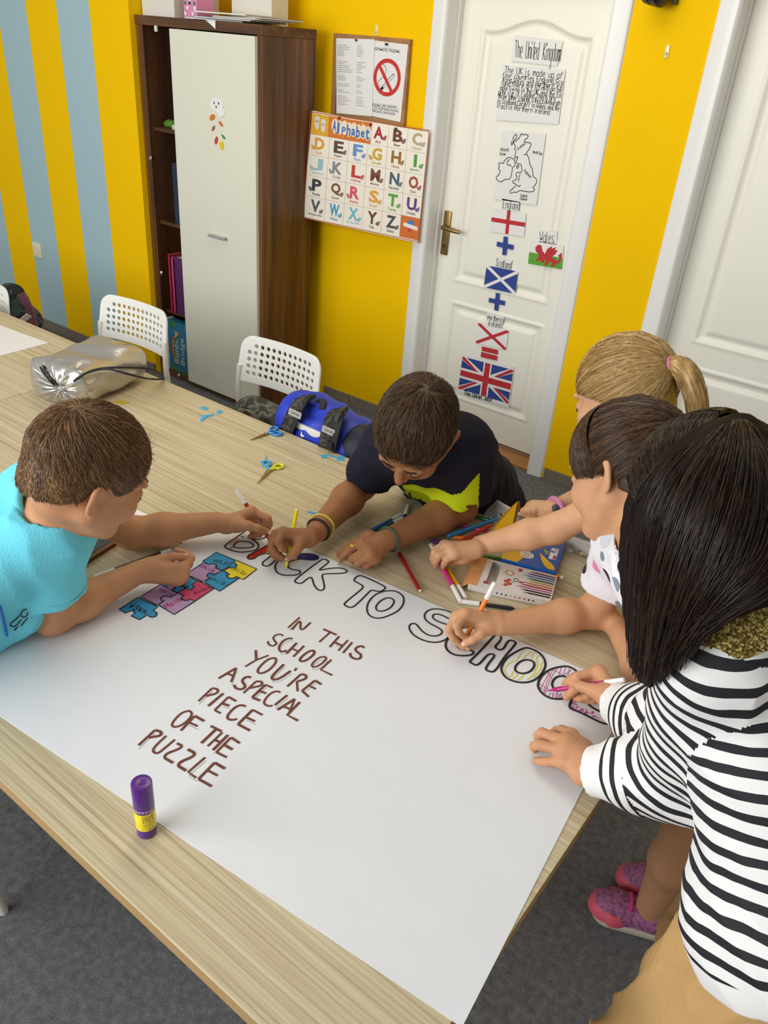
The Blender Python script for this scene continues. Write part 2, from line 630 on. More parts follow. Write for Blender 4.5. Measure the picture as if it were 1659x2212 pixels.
def door(n, op, casing=0.075):
    d = struct(thing('door_%d' % n, None, None, ((op[0] + op[1]) / 2, YL, 0)))
    del_keys = [k for k in ('label', 'category') if k in d]
    for k in del_keys:
        del d[k]
    door_leaf('leaf', op[0], op[1], True).make('leaf', m_white, d, smooth=0.9)
    f = MB()
    # moulded casing (stepped) on both sides and above, jamb lining inside
    for side in (0, 1):
        a = op[side]
        s = -1 if side == 0 else 1
        prof = [(0.0, 0.0), (0.0, -0.012), (0.006, -0.018), (0.016, -0.020), (0.030, -0.016), (0.06, -0.014), (0.07, -0.010), (0.075, 0.0)]
        ring = [(a + s * (p - 0.004), YW + q) for p, q in prof]
        f.prism([(x, y, 0) for x, y in ring], [(x, y, DT + 0.06) for x, y in ring])
        f.box((min(a, a - s * 0.006), YW - 0.008, 0), (max(a, a - s * 0.006), YL - 0.001, DT))
    f.box((op[0] - 0.07, YW - 0.016, DT), (op[1] + 0.07, YW, DT + 0.075))
    f.make('frame', m_frame, d, smooth=0.5)
    # rebate stop behind the casing
    s2 = MB()
    s2.box((op[0] + 0.0, YL - 0.03, 0), (op[0] + 0.012, YL - 0.002, DT))
    s2.box((op[1] - 0.012, YL - 0.03, 0), (op[1] - 0.0, YL - 0.002, DT))
    s2.make('door_stop', m_frame, d)
    MB().box((op[0], YW - 0.004, 0), (op[1], YL + 0.12, 0.014)).make('threshold', wood_mat('threshold_oak_%d' % n, [(0.3, '#8a5a2a'), (0.6, '#b98346')], (4, 60, 60)), d)
    return d
d1 = door(1, O1)
d2 = door(2, O2)
# brass handle of the left door
brass = mat('brass', '#8f7747', 0.32, metal=0.9)
hx = -2.075
hd = MB().box((hx - 0.019, YL - 0.010, 0.875), (hx + 0.019, YL + 0.002, 1.072), 0.004)
hb = hd.make('handle', brass, d1, smooth=True)
lv = MB()
lv.tube([(hx, YL, 1.003), (hx, YL - 0.042, 1.003)], 0.010, 12)
lv.tube([(hx, YL - 0.042, 1.003), (hx + 0.025, YL - 0.047, 1.003), (hx + 0.07, YL - 0.045, 0.999), (hx + 0.095, YL - 0.040, 0.997)], [0.011, 0.010, 0.009, 0.008], 10)
lv.make('lever', brass, hb, smooth=True, world=True)
kh = MB().lathe([(0.0045, 0), (0.0045, 0.001)], (hx, YL - 0.0100, 0.918), (0, -1, 0), 12)
kh.box((hx - 0.002, YL - 0.0110, 0.905), (hx + 0.002, YL - 0.0100, 0.918))
kh.make('keyhole', mat('black_gap', '#111111', 0.9), hb)

# ================================================================== wall things
m_paper = mat('white_paper', '#e6e4e0', 0.85, spec=0.2)
m_ink = mat('black_ink', '#26241f', 0.8)
m_pencil = mat('grey_pencil', '#9a9894', 0.9)
def cm(hexc, rough=0.7):
    return mat('paint_' + hexc[1:], hexc, rough)

# socket
so = thing('wall_socket', 'cream wall socket on a blue stripe of the wall', 'socket', (-4.602, YS, 0.49))
MB().box((-4.645, YS - 0.010, 0.445), (-4.560, YS + 0.001, 0.53), 0.004).make('cover_plate', mat('cream_plastic', '#e3dcc0', 0.4), so, smooth=True)
MB().lathe([(0.024, 0), (0.024, 0.004), (0.020, 0.004), (0.019, 0.0022)], (-4.602, YS - 0.009, 0.487), (0, -1, 0), 24).make('socket_ring', MATS['cream_plastic'], so, smooth=True)
ph = MB()
for dx in (-0.0095, 0.0095):
    ph.lathe([(0.0022, 0), (0.0022, 0.0012)], (-4.602 + dx, YS - 0.0102, 0.487), (0, -1, 0), 10)
ph.make('pin_hole', cm('#6e6858'), so)

# cabinet -------------------------------------------------------------
CX0, CX1, CY0, CY1, CH = -3.553, -2.735, 2.75, 3.085, 1.745
walnut = wood_mat('walnut_print', [(0.30, '#3a2413'), (0.45, '#533317'), (0.58, '#684220'), (0.72, '#84592f')], (26, 26, 1.3), 0.42)
cab = thing('cabinet', 'tall walnut cabinet with a narrow glass door and a white door', 'cabinet', ((CX0 + CX1) / 2, (CY0 + CY1) / 2, 0))
t = 0.03
GX = -3.298           # line between glass door and white door
MB().box((CX0, CY0, 0), (CX0 + 0.045, CY1, CH - 0.038), 0.001).make('side_panel', walnut, cab)
MB().box((CX1 - t, CY0, 0), (CX1, CY1, CH - 0.038), 0.001).make('side_panel', walnut, cab)
MB().box((CX0 - 0.003, CY0 - 0.004, CH - 0.038), (CX1 + 0.004, CY1, CH), 0.0015).make('top_panel', wood_mat('walnut_print_flat', [(0.30, '#3a2413'), (0.5, '#5a381a'), (0.72, '#774c28')], (1.3, 26, 26), 0.42), cab)
MB().box((CX0 + 0.045, CY0 + 0.004, 0), (CX1 - t, CY1, 0.04)).make('plinth', MATS['walnut_print_flat'], cab)
MB().box((CX0 + 0.045, CY1 - 0.012, 0.04), (CX1 - t, CY1, CH - 0.038)).make('back_panel', walnut, cab)
MB().box((GX + 0.004, CY0 + 0.024, 0.04), (GX + 0.022, CY1 - 0.012, CH - 0.038)).make('partition', walnut, cab)
shz = [onY(372, 272, 2.9)[2], onY(378, 468, 2.9)[2], onY(388, 655, 2.9)[2]]
for z in shz:
    MB().box((CX0 + 0.045, CY0 + 0.03, z - 0.016), (GX + 0.004, CY1 - 0.012, z)).make('shelf', MATS['walnut_print_flat'], cab)
wd = MB().box((GX, CY0 - 0.018, 0.03), (CX1 - t + 0.004, CY0 - 0.0, CH - 0.043), 0.001).make('door', mat('cream_white_laminate', '#dedcc9', 0.28, coat=0.2), cab)
wd['label'] = 'white laminate door'
hm = MB()
hz = 0.853
hm.box((-3.065, CY0 - 0.046, hz - 0.006), (-2.955, CY0 - 0.034, hz + 0.006), 0.0015)
for hx2 in (-3.05, -2.97):
    hm.box((hx2 - 0.005, CY0 - 0.036, hz - 0.005), (hx2 + 0.005, CY0 - 0.018, hz + 0.005))
hm.make('handle', mat('brushed_steel', '#b9b8b2', 0.4, metal=0.5), wd)
gm, nt, gb, tc = node_mat('smoked_glass')
gb.inputs['Base Color'].default_value = (0.93, 0.9, 0.85, 1)
gb.inputs['Roughness'].default_value = 0.02
gb.inputs['Transmission Weight'].default_value = 1.0
gb.inputs['IOR'].default_value = 1.08
gd = MB().box((CX0 + 0.047, CY0 + 0.002, 0.045), (GX - 0.003, CY0 + 0.007, CH - 0.045)).make('glass_door', gm, cab)
gd['label'] = 'clear glass door'
kx = CX0 + 0.062
chrome = mat('chrome', '#c8c6c0', 0.18, metal=1.0)
MB().lathe([(0.006, 0), (0.006, 0.012), (0.010, 0.014), (0.011, 0.020), (0.008, 0.024)], (kx, CY0 + 0.002, onY(330, 341, CY0)[2]), (0, -1, 0), 14).make('knob', chrome, gd, smooth=True)
for yy, xx in ((62, 338), (590, 350), (812, 388)):
    p = onY(xx, yy, CY0)
    MB().lathe([(0.007, -0.012), (0.009, -0.008), (0.009, 0.008), (0.005, 0.013)], (p[0], CY0 - 0.002, p[2]), (0, 0, 1), 12).make('hinge', mat('pale_plastic', '#d8d6cc', 0.4) if yy < 100 else chrome, gd, smooth=True)

# things in the cabinet
def slab(name, label, cat, lo, hi, m, group=None, rot=0.0, bev=0.002):
    c = [(lo[0] + hi[0]) / 2, (lo[1] + hi[1]) / 2, lo[2]]
    o = thing(name, label, cat, c, rot, group)
    return o, [lo[i] - c[i] for i in range(3)], [hi[i] - c[i] for i in range(3)]
def book(name, label, lo, hi, cover, rot=0.0, cat='book'):
    o, a, b = slab(name, label, cat, lo, hi, cover, None, rot)
    MB().box((a[0], a[1], a[2]), (a[0] + 0.003, b[1], b[2])).make('cover', cover, o, world=False)
    MB().box((b[0] - 0.003, a[1], a[2]), (b[0], b[1], b[2])).make('cover', cover, o, world=False)
    MB().box((a[0], a[1], a[2]), (b[0], a[1] + 0.003, b[2])).make('spine', cover, o, world=False)
    MB().box((a[0] + 0.003, a[1] + 0.003, a[2] + 0.003), (b[0] - 0.003, b[1] - 0.003, b[2] - 0.003)).make('pages', m_paper, o, world=False)
    return o
s2, s3 = shz[1], shz[2]
book('picture_book', 'upright red picture book behind the glass', (-3.455, 2.768, s3), (-3.435, 3.03, s3 + 0.305), cm('#b3263a', 0.4))
book('picture_book', 'upright pink picture book behind the glass', (-3.432, 2.768, s3), (-3.408, 3.03, s3 + 0.295), cm('#c2367e', 0.4))
book('picture_book', 'thick purple picture book with blue spine top behind the glass', (-3.404, 2.768, s3), (-3.312, 3.03, s3 + 0.30), cm('#5a2a66', 0.4))
book('ring_binder', 'dark blue ring binder on the cabinet shelf', (-3.40, 2.785, s2), (-3.345, 3.05, s2 + 0.29), cm('#22344f', 0.5), cat='binder')
toy = thing('green_toy', 'small green rubber toy on the upper cabinet shelf', 'toy', (-3.44, 2.83, shz[0]))
tb = MB()
for dx, dz, r in ((-0.03, .016, .016), (-.01, .02, .02), (.012, .019, .019), (.03, .022, .018), (.036, .012, .012)):
    tb.ball((-3.44 + dx, 2.83, shz[0] + dz), r, nu=10, nv=8)
tb.make('body', cm('#5e9a2c', 0.5), toy, smooth=True)
te = MB().ball((-3.405, 2.815, shz[0] + .03), .004, nu=8, nv=6).make('eye', m_ink, toy)
tag(MB().box((-3.40, 2.80, shz[0]), (-3.36, 2.83, shz[0] + .02), .003).make('eraser', m_paper), 'small white eraser beside the green toy in the cabinet', 'eraser')

# board game box leaning in the bottom compartment: front turned towards the glass
gbx = thing('board_game_box', 'blue board game box standing in the bottom of the cabinet', 'game box', (-3.40, 2.78, 0.04))
fc = MB().box((-3.500, 2.763, 0.041), (-3.302, 2.81, 0.325), 0.002).make('box', cm('#2f86b5', 0.4), gbx)
PG = Plane('W', 2.7625)
wl = MB()
wl.box((-3.505, 2.7615, 0.041), (-3.486, 2.812, 0.328))
wl.make('white_edge', m_paper, gbx)
txt = MB()
# the lettering runs upwards
printed(txt, PG, 'Rainbow', (-3.402, 0.09), (-3.402, 0.275), (-3.442, 0.09), 0.0006, uv=True)
printed(txt, PG, 'Bridge', (-3.345, 0.09), (-3.345, 0.245), (-3.390, 0.09), 0.0006, uv=True)
txt.make('lettering', cm('#e9ecec'), gbx)
rb = MB()
for i, c in enumerate(['#d04030', '#e0a030', '#5aa040']):
    r_ = MB()
    ribbon(r_, PG, [(-3.34 - (0.115 - i * .007) * math.sin(a), 0.17 + (0.115 - i * .007) * math.cos(a)) for a in np.linspace(0.5, 2.4, 14)], 0.007, 0.0004 + i * 1e-4)
    r_.make('rainbow_band', cm(c), gbx)
mt = MB()
for p in ((-3.45, .06), (-3.42, .05), (-3.33, .06), (-3.36, .045), (-3.45, .30), (-3.43, .315), (-3.31, .30)):
    dot(mt, PG, np.array(p), .016, 0.0003)
mt.make('leaf_print', cm('#3f8f4a'), gbx)
mk = MB()
dot(mk, PG, np.array((-3.318, .265)), .012, 0.0005); dot(mk, PG, np.array((-3.322, .285)), .009, 0.0005)
mk.make('figure_print', cm('#8a4a28'), gbx)

# things on the cabinet
def carton(name, label, cat, lo, hi, m, rot=0.0):
    o, a, b = slab(name, label, cat, lo, hi, m, None, rot)
    MB().box((a[0], a[1], a[2]), (b[0], b[1], b[2] - 0.004), 0.001).make('body', m, o, world=False)
    MB().box((a[0] - .002, a[1] - .002, b[2] - 0.045), (b[0] + .002, b[1] + .002, b[2]), 0.001).make('lid', m, o, world=False)
    return o
lam = mat('white_card', '#dcd8cc', 0.6)
carton('storage_box', 'large white storage box on the left of the cabinet top', 'box', (-3.55, 2.79, CH), (-3.325, 3.06, CH + 0.22), lam)
carton('storage_box', 'white card box on the cabinet top above the magazines', 'box', (-3.15, 2.975, CH + .0), (-2.90, 3.08, CH + 0.20), lam, 0.0)
pk = carton('gift_box', 'small pink patterned box between two white boxes on the cabinet', 'box', (-3.272, 2.80, CH), (-3.185, 2.90, CH + 0.14), cm('#d98ab0'))
PP = Plane('W', 2.7975)
x = MB(); y = MB()
for i in range(5):
    dot(x, PP, np.array((-3.265 + .016 * i + .005, CH + .02 + .022 * (i % 3))), .008, 0)
    dot(y, PP, np.array((-3.26 + .015 * i, CH + .06 + .02 * (i % 2))), .007, 0)
x.make('white_print', m_paper, pk); y.make('green_print', cm('#3f7a5a'), pk)
mags = [(-3.06, 2.86, .30, .21, .22, '#8a8f78', 'grey green magazine at the bottom of the pile on the cabinet'),
        (-2.97, 2.855, .33, .23, .05, '#3a4a66', 'dark blue magazine in the pile on the cabinet'),
        (-2.90, 2.865, .30, .22, -.12, '#b89a74', 'tan magazine in the pile on the cabinet'),
        (-2.86, 2.90, .28, .21, -.28, '#4c4f3f', 'dark olive magazine sticking out of the pile on the cabinet'),
        (-3.02, 2.87, .29, .21, .12, '#cfc9b4', 'pale magazine on top of the pile on the cabinet')]
zz = CH + 0.001
for x_, y_, w_, h_, r_, c_, l_ in mags:
    o = thing('magazine', l_, 'magazine', (x_, y_, zz), r_, 'pile of magazines on the cabinet')
    MB().box((-w_ / 2, -h_ / 2, 0), (w_ / 2, h_ / 2, .001)).make('cover', cm(c_, .35), o, world=False)
    MB().box((-w_ / 2 + .002, -h_ / 2 + .002, .001), (w_ / 2 - .002, h_ / 2 - .002, .005)).make('pages', m_paper, o, world=False)
    MB().box((-w_ / 2, -h_ / 2, .005), (w_ / 2, h_ / 2, .006)).make('cover', cm(c_, .35), o, world=False)
    zz += .0065
tag(MB().add([(-3.08, 2.748, CH + .002), (-3.01, 2.746, CH + .002), (-3.005, 2.741, CH - .030), (-3.0405, 2.742, CH - .012),
              (-3.08, 2.7481, CH + .0025), (-3.01, 2.7461, CH + .0025), (-3.005, 2.7405, CH - .030), (-3.0405, 2.7415, CH - .012)],
             [(0, 1, 2, 3), (7, 6, 5, 4), (0, 4, 5, 1), (1, 5, 6, 2), (2, 6, 7, 3), (3, 7, 4, 0)]).make('paper_slip', m_paper), 'pale paper slip hanging over the front edge of the cabinet top', 'paper')

# paper magnets on the white door
PD = Plane('W', CY0 - 0.0182)
def cutout(name, label, pts, colr, cat='paper cutout', group=None, plane=PD, it=2, thick=0.002):
    mb = MB()
    uv = smooth_poly(px_uv(plane, pts), it, True)
    fill_poly(mb, plane, uv, 0.002, thick)
    return tag(mb.make(name, cm(colr)), label, cat, group)
S = (240, 0, 3.456)
def cpx(pts, s=S):
    return crop(s[0], s[1], s[2], pts)
cl = thing('cloud_cutout', 'white paper cloud with a small face on the white cabinet door', 'paper cutout', tuple(onY(468, 232, CY0 - .018)))
cl_m = MB()
fill_poly(cl_m, PD, smooth_poly(px_uv(PD, cpx([(740, 790), (745, 750), (775, 725), (810, 735), (840, 760), (845, 790), (830, 810), (850, 830), (848, 860), (820, 880), (800, 860), (790, 830), (760, 820)])), 2, True), .002, .0015)
cl_m.make('cloud', m_paper, cl)
e_ = MB()
for q in ((771, 768), (805, 772), (787, 798)):
    dot(e_, PD, PD.uv(*cpx([q])[0]), .004, .0024, 8, .006)
e_.make('face_print', m_ink, cl)
for pts, c_, l_ in (([(738, 860), (775, 850), (778, 890), (740, 905)], '#c9762c', 'small orange and green paper leaf block under the cloud'),
                    ([(800, 900), (830, 915), (838, 950), (815, 935)], '#c86a1e', 'orange paper leaf right of the brown one'),
                    ([(758, 945), (778, 935), (775, 965), (752, 985)], '#8a5636', 'brown paper leaf on the white cabinet door'),
                    ([(822, 995), (850, 1020), (858, 1040), (835, 1035)], '#3f8a35', 'green paper leaf on the white cabinet door'),
                    ([(780, 1025), (795, 1015), (800, 1050), (785, 1085), (772, 1060)], '#c03a30', 'red paper leaf on the white cabinet door'),
                    ([(805, 1060), (835, 1052), (845, 1080), (838, 1125), (815, 1105)], '#e0c020', 'yellow paper maple leaf lowest on the white cabinet door')):
    cutout('leaf_cutout', l_, cpx(pts), c_, group='paper leaves on the white cabinet door', it=1)

# notice board ----------------------------------------------------------
PW = Plane('W', YW)
bx0, bx1, bz0, bz1 = -2.706, -2.283, 1.33, 1.738
nb = thing('notice_board', 'small cork board in a brown wooden frame', 'notice board', ((bx0 + bx1) / 2, YW, bz0))
MB().box((bx0 + .01, YW - .012, bz0 + .01), (bx1 - .01, YW, bz1 - .01)).make('cork', mat('cork', '#b98f5c', .9, var=.15, vscale=150), nb)
oak = wood_mat('oak_frame', [(0.3, '#8a5f36'), (0.6, '#a8794a')], (30, 30, 30), .5)
for lo, hi in (((bx0, bz1 - .024), (bx1, bz1)), ((bx0, bz0), (bx1, bz0 + .024)), ((bx0, bz0 + .0241), (bx0 + .024, bz1 - .0241)), ((bx1 - .024, bz0 + .0241), (bx1, bz1 - .0241))):
    MB().box((lo[0], YW - .022, lo[1]), (hi[0], YW, hi[1]), .003).make('frame_bar', oak, nb)
PN = Plane('W', YW - 0.024)
L_ = (640, 40, 4.425)
def L(pts):
    return crop(*L_, pts)
def sheet(name, label, corners, plane, h=.0, m=m_paper, cat='paper', thick=.0006, bow=0.0):
    """thin paper on a wall; corners TL TR BR BL in pixels"""
    uv = px_uv(plane, corners)
    o = thing(name, label, cat, plane.p3(uv[3], h))
    n = 8
    mb = MB()
    vs = []
    for k in (0, 1):
        for j in range(n + 1):
            for i in range(n + 1):
                a, b = i / n, j / n
                q = (uv[0] * (1 - a) + uv[1] * a) * (1 - b) + (uv[3] * (1 - a) + uv[2] * a) * b
                vs.append(plane.p3(q, h + bow * math.sin(math.pi * a) - k * thick))
    N = (n + 1) ** 2
    fs = []
    for j in range(n):
        for i in range(n):
            a = j * (n + 1) + i
            f = (a, a + n + 1, a + n + 2, a + 1)
            fs += [f, tuple(N + q for q in f[::-1])]
    for i in range(n):
        for (a, b) in ((i, i + 1), (n * (n + 1) + i + 1, n * (n + 1) + i), ((i + 1) * (n + 1), i * (n + 1)), (i * (n + 1) + n, (i + 1) * (n + 1) + n)):
            fs.append((a, b, N + b, N + a))
    mb.add(vs, fs)
    mb.make('sheet', m, o)
    return o
def bil(c, a, b):
    c = [np.asarray(q, float) for q in c]
    return tuple((c[0] * (1 - a) + c[1] * a) * (1 - b) + (c[3] * (1 - a) + c[2] * a) * b)
ns = sheet('no_smoking_sign', 'no smoking notice with a crossed out cigarette on the cork board', L([(715, 205), (1070, 250), (995, 990), (690, 925)]), PN, 0, cat='sign')
r1 = MB()
cen = PN.uv(*L([(868, 565)])[0])
rad = (PN.uv(*L([(985, 565)])[0]) - cen)[0]
ribbon(r1, PN, [cen + rad * np.array([math.cos(a), math.sin(a) * .98]) for a in np.linspace(0, 2 * math.pi, 48, endpoint=False)], .016, .0012, True)
ribbon(r1, PN, px_uv(PN, L([(790, 435), (912, 700)])), .014, .0018)
r1.make('prohibition_ring', cm('#c8281e', .5), ns)
r2 = MB()
ribbon(r2, PN, px_uv(PN, L([(800, 690), (935, 535)])), .012, .0008)
ribbon(r2, PN, smooth_poly(px_uv(PN, L([(795, 655), (780, 600), (820, 570), (850, 530), (865, 480), (840, 440), (800, 430)])), 2), .0018, .0009)
ribbon(r2, PN, px_uv(PN, L([(770, 480), (785, 460)])), .003, .0009)
for i, (t_, a, b, c) in enumerate([('ЗАБРАЊЕНО ПУШЕЊЕ', (725, 300), (993, 332), (725, 268)), ('РШЕЊЕ ОВЕ ЗАБРАНЕ', (730, 835), (960, 862), (731, 808)),
                                    ('Е СЕ НОВЧАНА КАЗНА', (725, 862), (975, 900), (727, 836)), ('ПИСАНА ЗАКОНОМ', (723, 892), (942, 928), (725, 866))]):
    printed(r2, PN, t_, *L([a, b, c]), .0009)
r2.make('black_print', m_ink, ns)
r3 = MB()
ribbon(r3, PN, px_uv(PN, L([(832, 655), (932, 541)])), .008, .0010)
r3.make('cigarette_print', m_paper, ns)
nl = sheet('notice_sheet', 'white typed list pinned on the left of the cork board', L([(385, 188), (752, 200), (727, 935), (388, 905)]), PN, .003, bow=.004)
r4 = MB()
cor = L([(385, 188), (752, 200), (727, 935), (388, 905)])
PN2 = Plane('W', YW - 0.0275)
for i in range(30):
    b = .09 + i * .027
    if i in (6, 7, 14, 18, 21, 24):
        continue
    for a0, a1 in ((.04, .04 + random.uniform(.16, .42)), (.55, .55 + random.uniform(.1, .25))):
        if a1 > .5 and a0 < .5:
            a1 = .48
        ribbon(r4, PN2, [PN2.uv(*bil(cor, a0, b)), PN2.uv(*bil(cor, a1, b))], .0022, .0045)
r4.make('typed_lines', mat('grey_type', '#a9a7a2', .9), nl)
for i, (p, c_, l_) in enumerate((((580, 207), '#5a2420', 'dark red push pin on the typed list'), ((866, 246), '#1c1c1c', 'black push pin on the no smoking notice'))):
    q = onY(*L([p])[0], Y=YW - .03)
    tag(MB().lathe([(.0045, 0), (.0045, .003), (.003, .005), (.003, .009), (.005, .011), (.004, .012)], (q[0], YW - .028, q[2]), (0, -1, 0), 12).make('push_pin', cm(c_, .4), None, smooth=True), l_, 'push pin')
def wall_hook(px, py, label):
    p = onY(px, py)
    o = thing('wall_hook', label, 'hook', (p[0], YW, p[2] - .02))
    MB().box((p[0] - .008, YW - .004, p[2] - .02), (p[0] + .008, YW, p[2] + .022), .003).make('base_plate', mat('clear_plastic', '#e8dc9a', .2), o, smooth=True)
    MB().tube([(p[0], YW - .003, p[2]), (p[0], YW - .014, p[2] - .008), (p[0], YW - .016, p[2] - .002)], .0025, 8).make('hook', m_paper, o, smooth=True)
wall_hook(814, 66, 'clear plastic hook above the cork board')
wall_hook(1441, 112, 'clear plastic hook on the yellow wall between the doors')

# black wall spotlight at the top between the doors
bk = mat('black_plastic', '#16151a', .35)
sp_ = thing('wall_speaker', 'black drum shaped wall speaker on a bracket between the doors', 'speaker', (-1.27, YW, 1.87))
c0 = onY(1424, -22, YW - .07)
MB().lathe([(.034, -.045), (.046, -.040), (.048, -.015), (.044, -.012), (.044, -.008), (.049, -.004), (.049, .022), (.040, .032), (.020, .036)], tuple(c0), unit((1, -.35, -.12)), 28).make('drum', bk, sp_, smooth=True)
bp_ = onY(1462, -5, YW - .01)
MB().box((bp_[0] - .006, YW - .03, bp_[2] - .02), (bp_[0] + .006, YW, bp_[2] + .12), .002).make('bracket', bk, sp_)
MB().tube([tuple(c0), (bp_[0], YW - .02, bp_[2] + .06)], .008, 8).make('arm', bk, sp_)
MB().lathe([(.003, 0), (.003, .002)], (bp_[0], YW - .031, bp_[2] - .004), (0, -1, 0), 10).make('screw', chrome, sp_)

# alphabet poster -------------------------------------------------------
PA = Plane('W', YW).slanted(onY(663, 355, 3.035), onY(914, 405, 3.150))
ac = [(675, 239), (926, 286), (902, 525), (654, 470)]
ap = sheet('alphabet_poster', 'alphabet poster with coloured letters and an orange title corner', ac, PA, 0, mat('poster_stock', '#ece4d4', .45), 'poster', .0008)
ic = L([(150, 905), (1255, 1082), (1166, 2122), (85, 1890)])
def iu(a, b):
    return PA.uv(*bil(ic, a, b))
bd = MB()
ribbon(bd, PA, [iu(-.012, -.012), iu(1.012, -.012), iu(1.012, 1.012), iu(-.012, 1.012)], .005, .0006, True)
bd.make('border_print', cm('#b4562e'), ap)
gl = MB()
for i in range(1, 6):
    ribbon(gl, PA, [iu(i / 6, .2 if i < 3 else 0), iu(i / 6, 1)], .0012, .0006)
for j in range(1, 5):
    ribbon(gl, PA, [iu(0, j / 5), iu(1, j / 5)], .0012, .0006)
gl.make('grid_print', cm('#b58a78'), ap)
def quad_print(name, a0, b0, a1, b1, c_, h=.0005, par=ap):
    q = MB()
    fill_poly(q, PA, [iu(a0, b0), iu(a1, b0), iu(a1, b1), iu(a0, b1)], h)
    return q.make(name, cm(c_), par)
quad_print('title_print', 0, 0, .52, .2, '#d2701f', .0007)
quad_print('title_corner_print', 0, 0, .15, .2, '#dba51c', .0009)
quad_print('corner_print', .835, .8, 1, 1, '#cf6a22', .0007)
tt = MB()
for i, ch in enumerate('Alphabet'):
    a = .185 + i * .041
    b = .105 + .012 * (i % 2) + .002 * i
    sz = .045 if ch not in 'A' else .06
    printed(tt, PA, ch, iu(a, b + .035), iu(a + .034 * (.55 if ch in 'l' else 1), b + .035), iu(a, b - (.075 if ch in 'Alhbt' else .03)), .0016, uv=True, bold=.03)
tt2 = MB()
for v_ in tt.v:
    pass
tt.make('title_lettering', cm('#3d6fb0'), ap)
halo = MB()
for i in range(8):
    dot(halo, PA, iu(.205 + i * .041, .085 + .008 * (i % 2) + .002 * i), .018, .0011 + i * 2e-5, 14, .030)
halo.make('title_halo', cm('#ead9c0'), ap)
LET = [('A', 'Ant', 3, 0, '#a3252f'), ('B', 'Bear', 4, 0, '#6b3a24'), ('C', 'Chicken', 5, 0, '#b3a67c'),
       ('D', 'Duck', 0, 1, '#dd9a22'), ('E', 'Eagle', 1, 1, '#584034'), ('F', 'Fish', 2, 1, '#5f8fc8'), ('G', 'Giraffe', 3, 1, '#c9a22a'), ('H', 'Horse', 4, 1, '#96691f'), ('I', 'Iguana', 5, 1, '#4f9a33'),
       ('J', 'Jellyfish', 0, 2, '#93bdbd'), ('K', 'Koala', 1, 2, '#82848c'), ('L', 'Ladybug', 2, 2, '#c33536'), ('M', 'Monkey', 3, 2, '#7b442b'), ('N', 'Narwhal', 4, 2, '#44606f'), ('O', 'Owl', 5, 2, '#a24a32'),
       ('P', 'Panda', 0, 3, '#34343a'), ('Q', 'Quail', 1, 3, '#7a4c2b'), ('R', 'Rabbit', 2, 3, '#d25562'), ('S', 'Snail', 3, 3, '#e2a034'), ('T', 'Turtle', 4, 3, '#57a135'), ('U', 'Urchin', 5, 3, '#57397c'),
       ('V', 'Vampire Bat', 0, 4, '#565055'), ('W', 'Whale', 1, 4, '#3f97c4'), ('X', 'X-ray Fish', 2, 4, '#6fb6c6'), ('Y', 'Yak', 3, 4, '#6b3c22'), ('Z', 'Zebra', 4, 4, '#44474c')]
for ch, wd_, cx, cy, c_ in LET:
    lm = MB()
    a0, b0 = cx / 6, cy / 5
    wl_ = .16 if ch == 'I' else .50
    printed(lm, PA, ch, iu(a0 + (.5 - wl_ / 2) / 6, b0 + .70 / 5), iu(a0 + (.5 + wl_ / 2) / 6, b0 + .70 / 5), iu(a0 + (.5 - wl_ / 2) / 6, b0 + .12 / 5), .0009, uv=True, bold=.035)
    wc = min(.055 * len(wd_) + .12, .85)
    printed(lm, PA, wd_, iu(a0 + (.5 - wc / 2) / 6, b0 + .90 / 5), iu(a0 + (.5 + wc / 2) / 6, b0 + .90 / 5), iu(a0 + (.5 - wc / 2) / 6, b0 + .77 / 5), .0009, uv=True, bold=.012)
    lo = lm.make('printed_letter', cm(c_), ap)
    am = MB()
    s_ = -1 if ch in 'DJPKRG' else 1
    cu = iu(a0 + (.5 + s_ * .30) / 6, b0 + .64 / 5)
    dot(am, PA, cu, .010, .0012, 12, .008)
    dot(am, PA, cu + np.array([s_ * .007, .008]), .0055, .0014, 10)
    col = np.array(srgb(c_))
    am.make('animal_print', mat('tint_' + c_[1:], tuple(min(1, .22 + .70 * (int(c_[i:i + 2], 16) / 255)) for i in (1, 3, 5)), .7), lo)
an = MB()
for a, b in ((.05, .10), (.105, .12)):
    dot(an, PA, iu(a, b), .012, .0013, 14, .020)
    dot(an, PA, iu(a, b - .05), .014, .0013, 14)
an.make('animal_print', cm('#d8d2c8'), ap)
lg = MB()
dot(lg, PA, iu(.925, .86), .016, .0009, 18); lg.make('badge_print', cm('#4577b5'), ap)
lg = MB()
dot(lg, PA, iu(.915, .92), .010, .0010, 18); lg.make('badge_print', cm('#c03a34'), ap)
lg = MB()
fill_poly(lg, PA, [iu(.86, .86), iu(.985, .88), iu(.985, .915), iu(.86, .895)], .0013); lg.make('label_print', m_paper, ap)
st = MB()
for a, b in ((.24, .035), (.3, .03), (.44, .02), (.20, .16), (.28, .175), (.4, .17)):
    dot(st, PA, iu(a, b), .004, .0010, 5)
st.make('star_print', cm('#ecb730'), ap)
for p, c_, l_ in (((418, 950), '#8a2a20', 'red push pin over the orange title of the alphabet poster'), ((718, 1012), '#7a2a22', 'dark red push pin at the end of the orange title'), ((958, 1052), '#1d6a4a', 'green push pin on the alphabet poster above the letter B')):
    q = PA.p3(PA.uv(*L([p])[0]), .001)
    tag(MB().lathe([(.0045, 0), (.0045, .002), (.003, .004), (.003, .008), (.005, .010), (.004, .011)], q, (0, -1, 0), 12).make('push_pin', cm(c_, .4), None, smooth=True), l_, 'push pin')

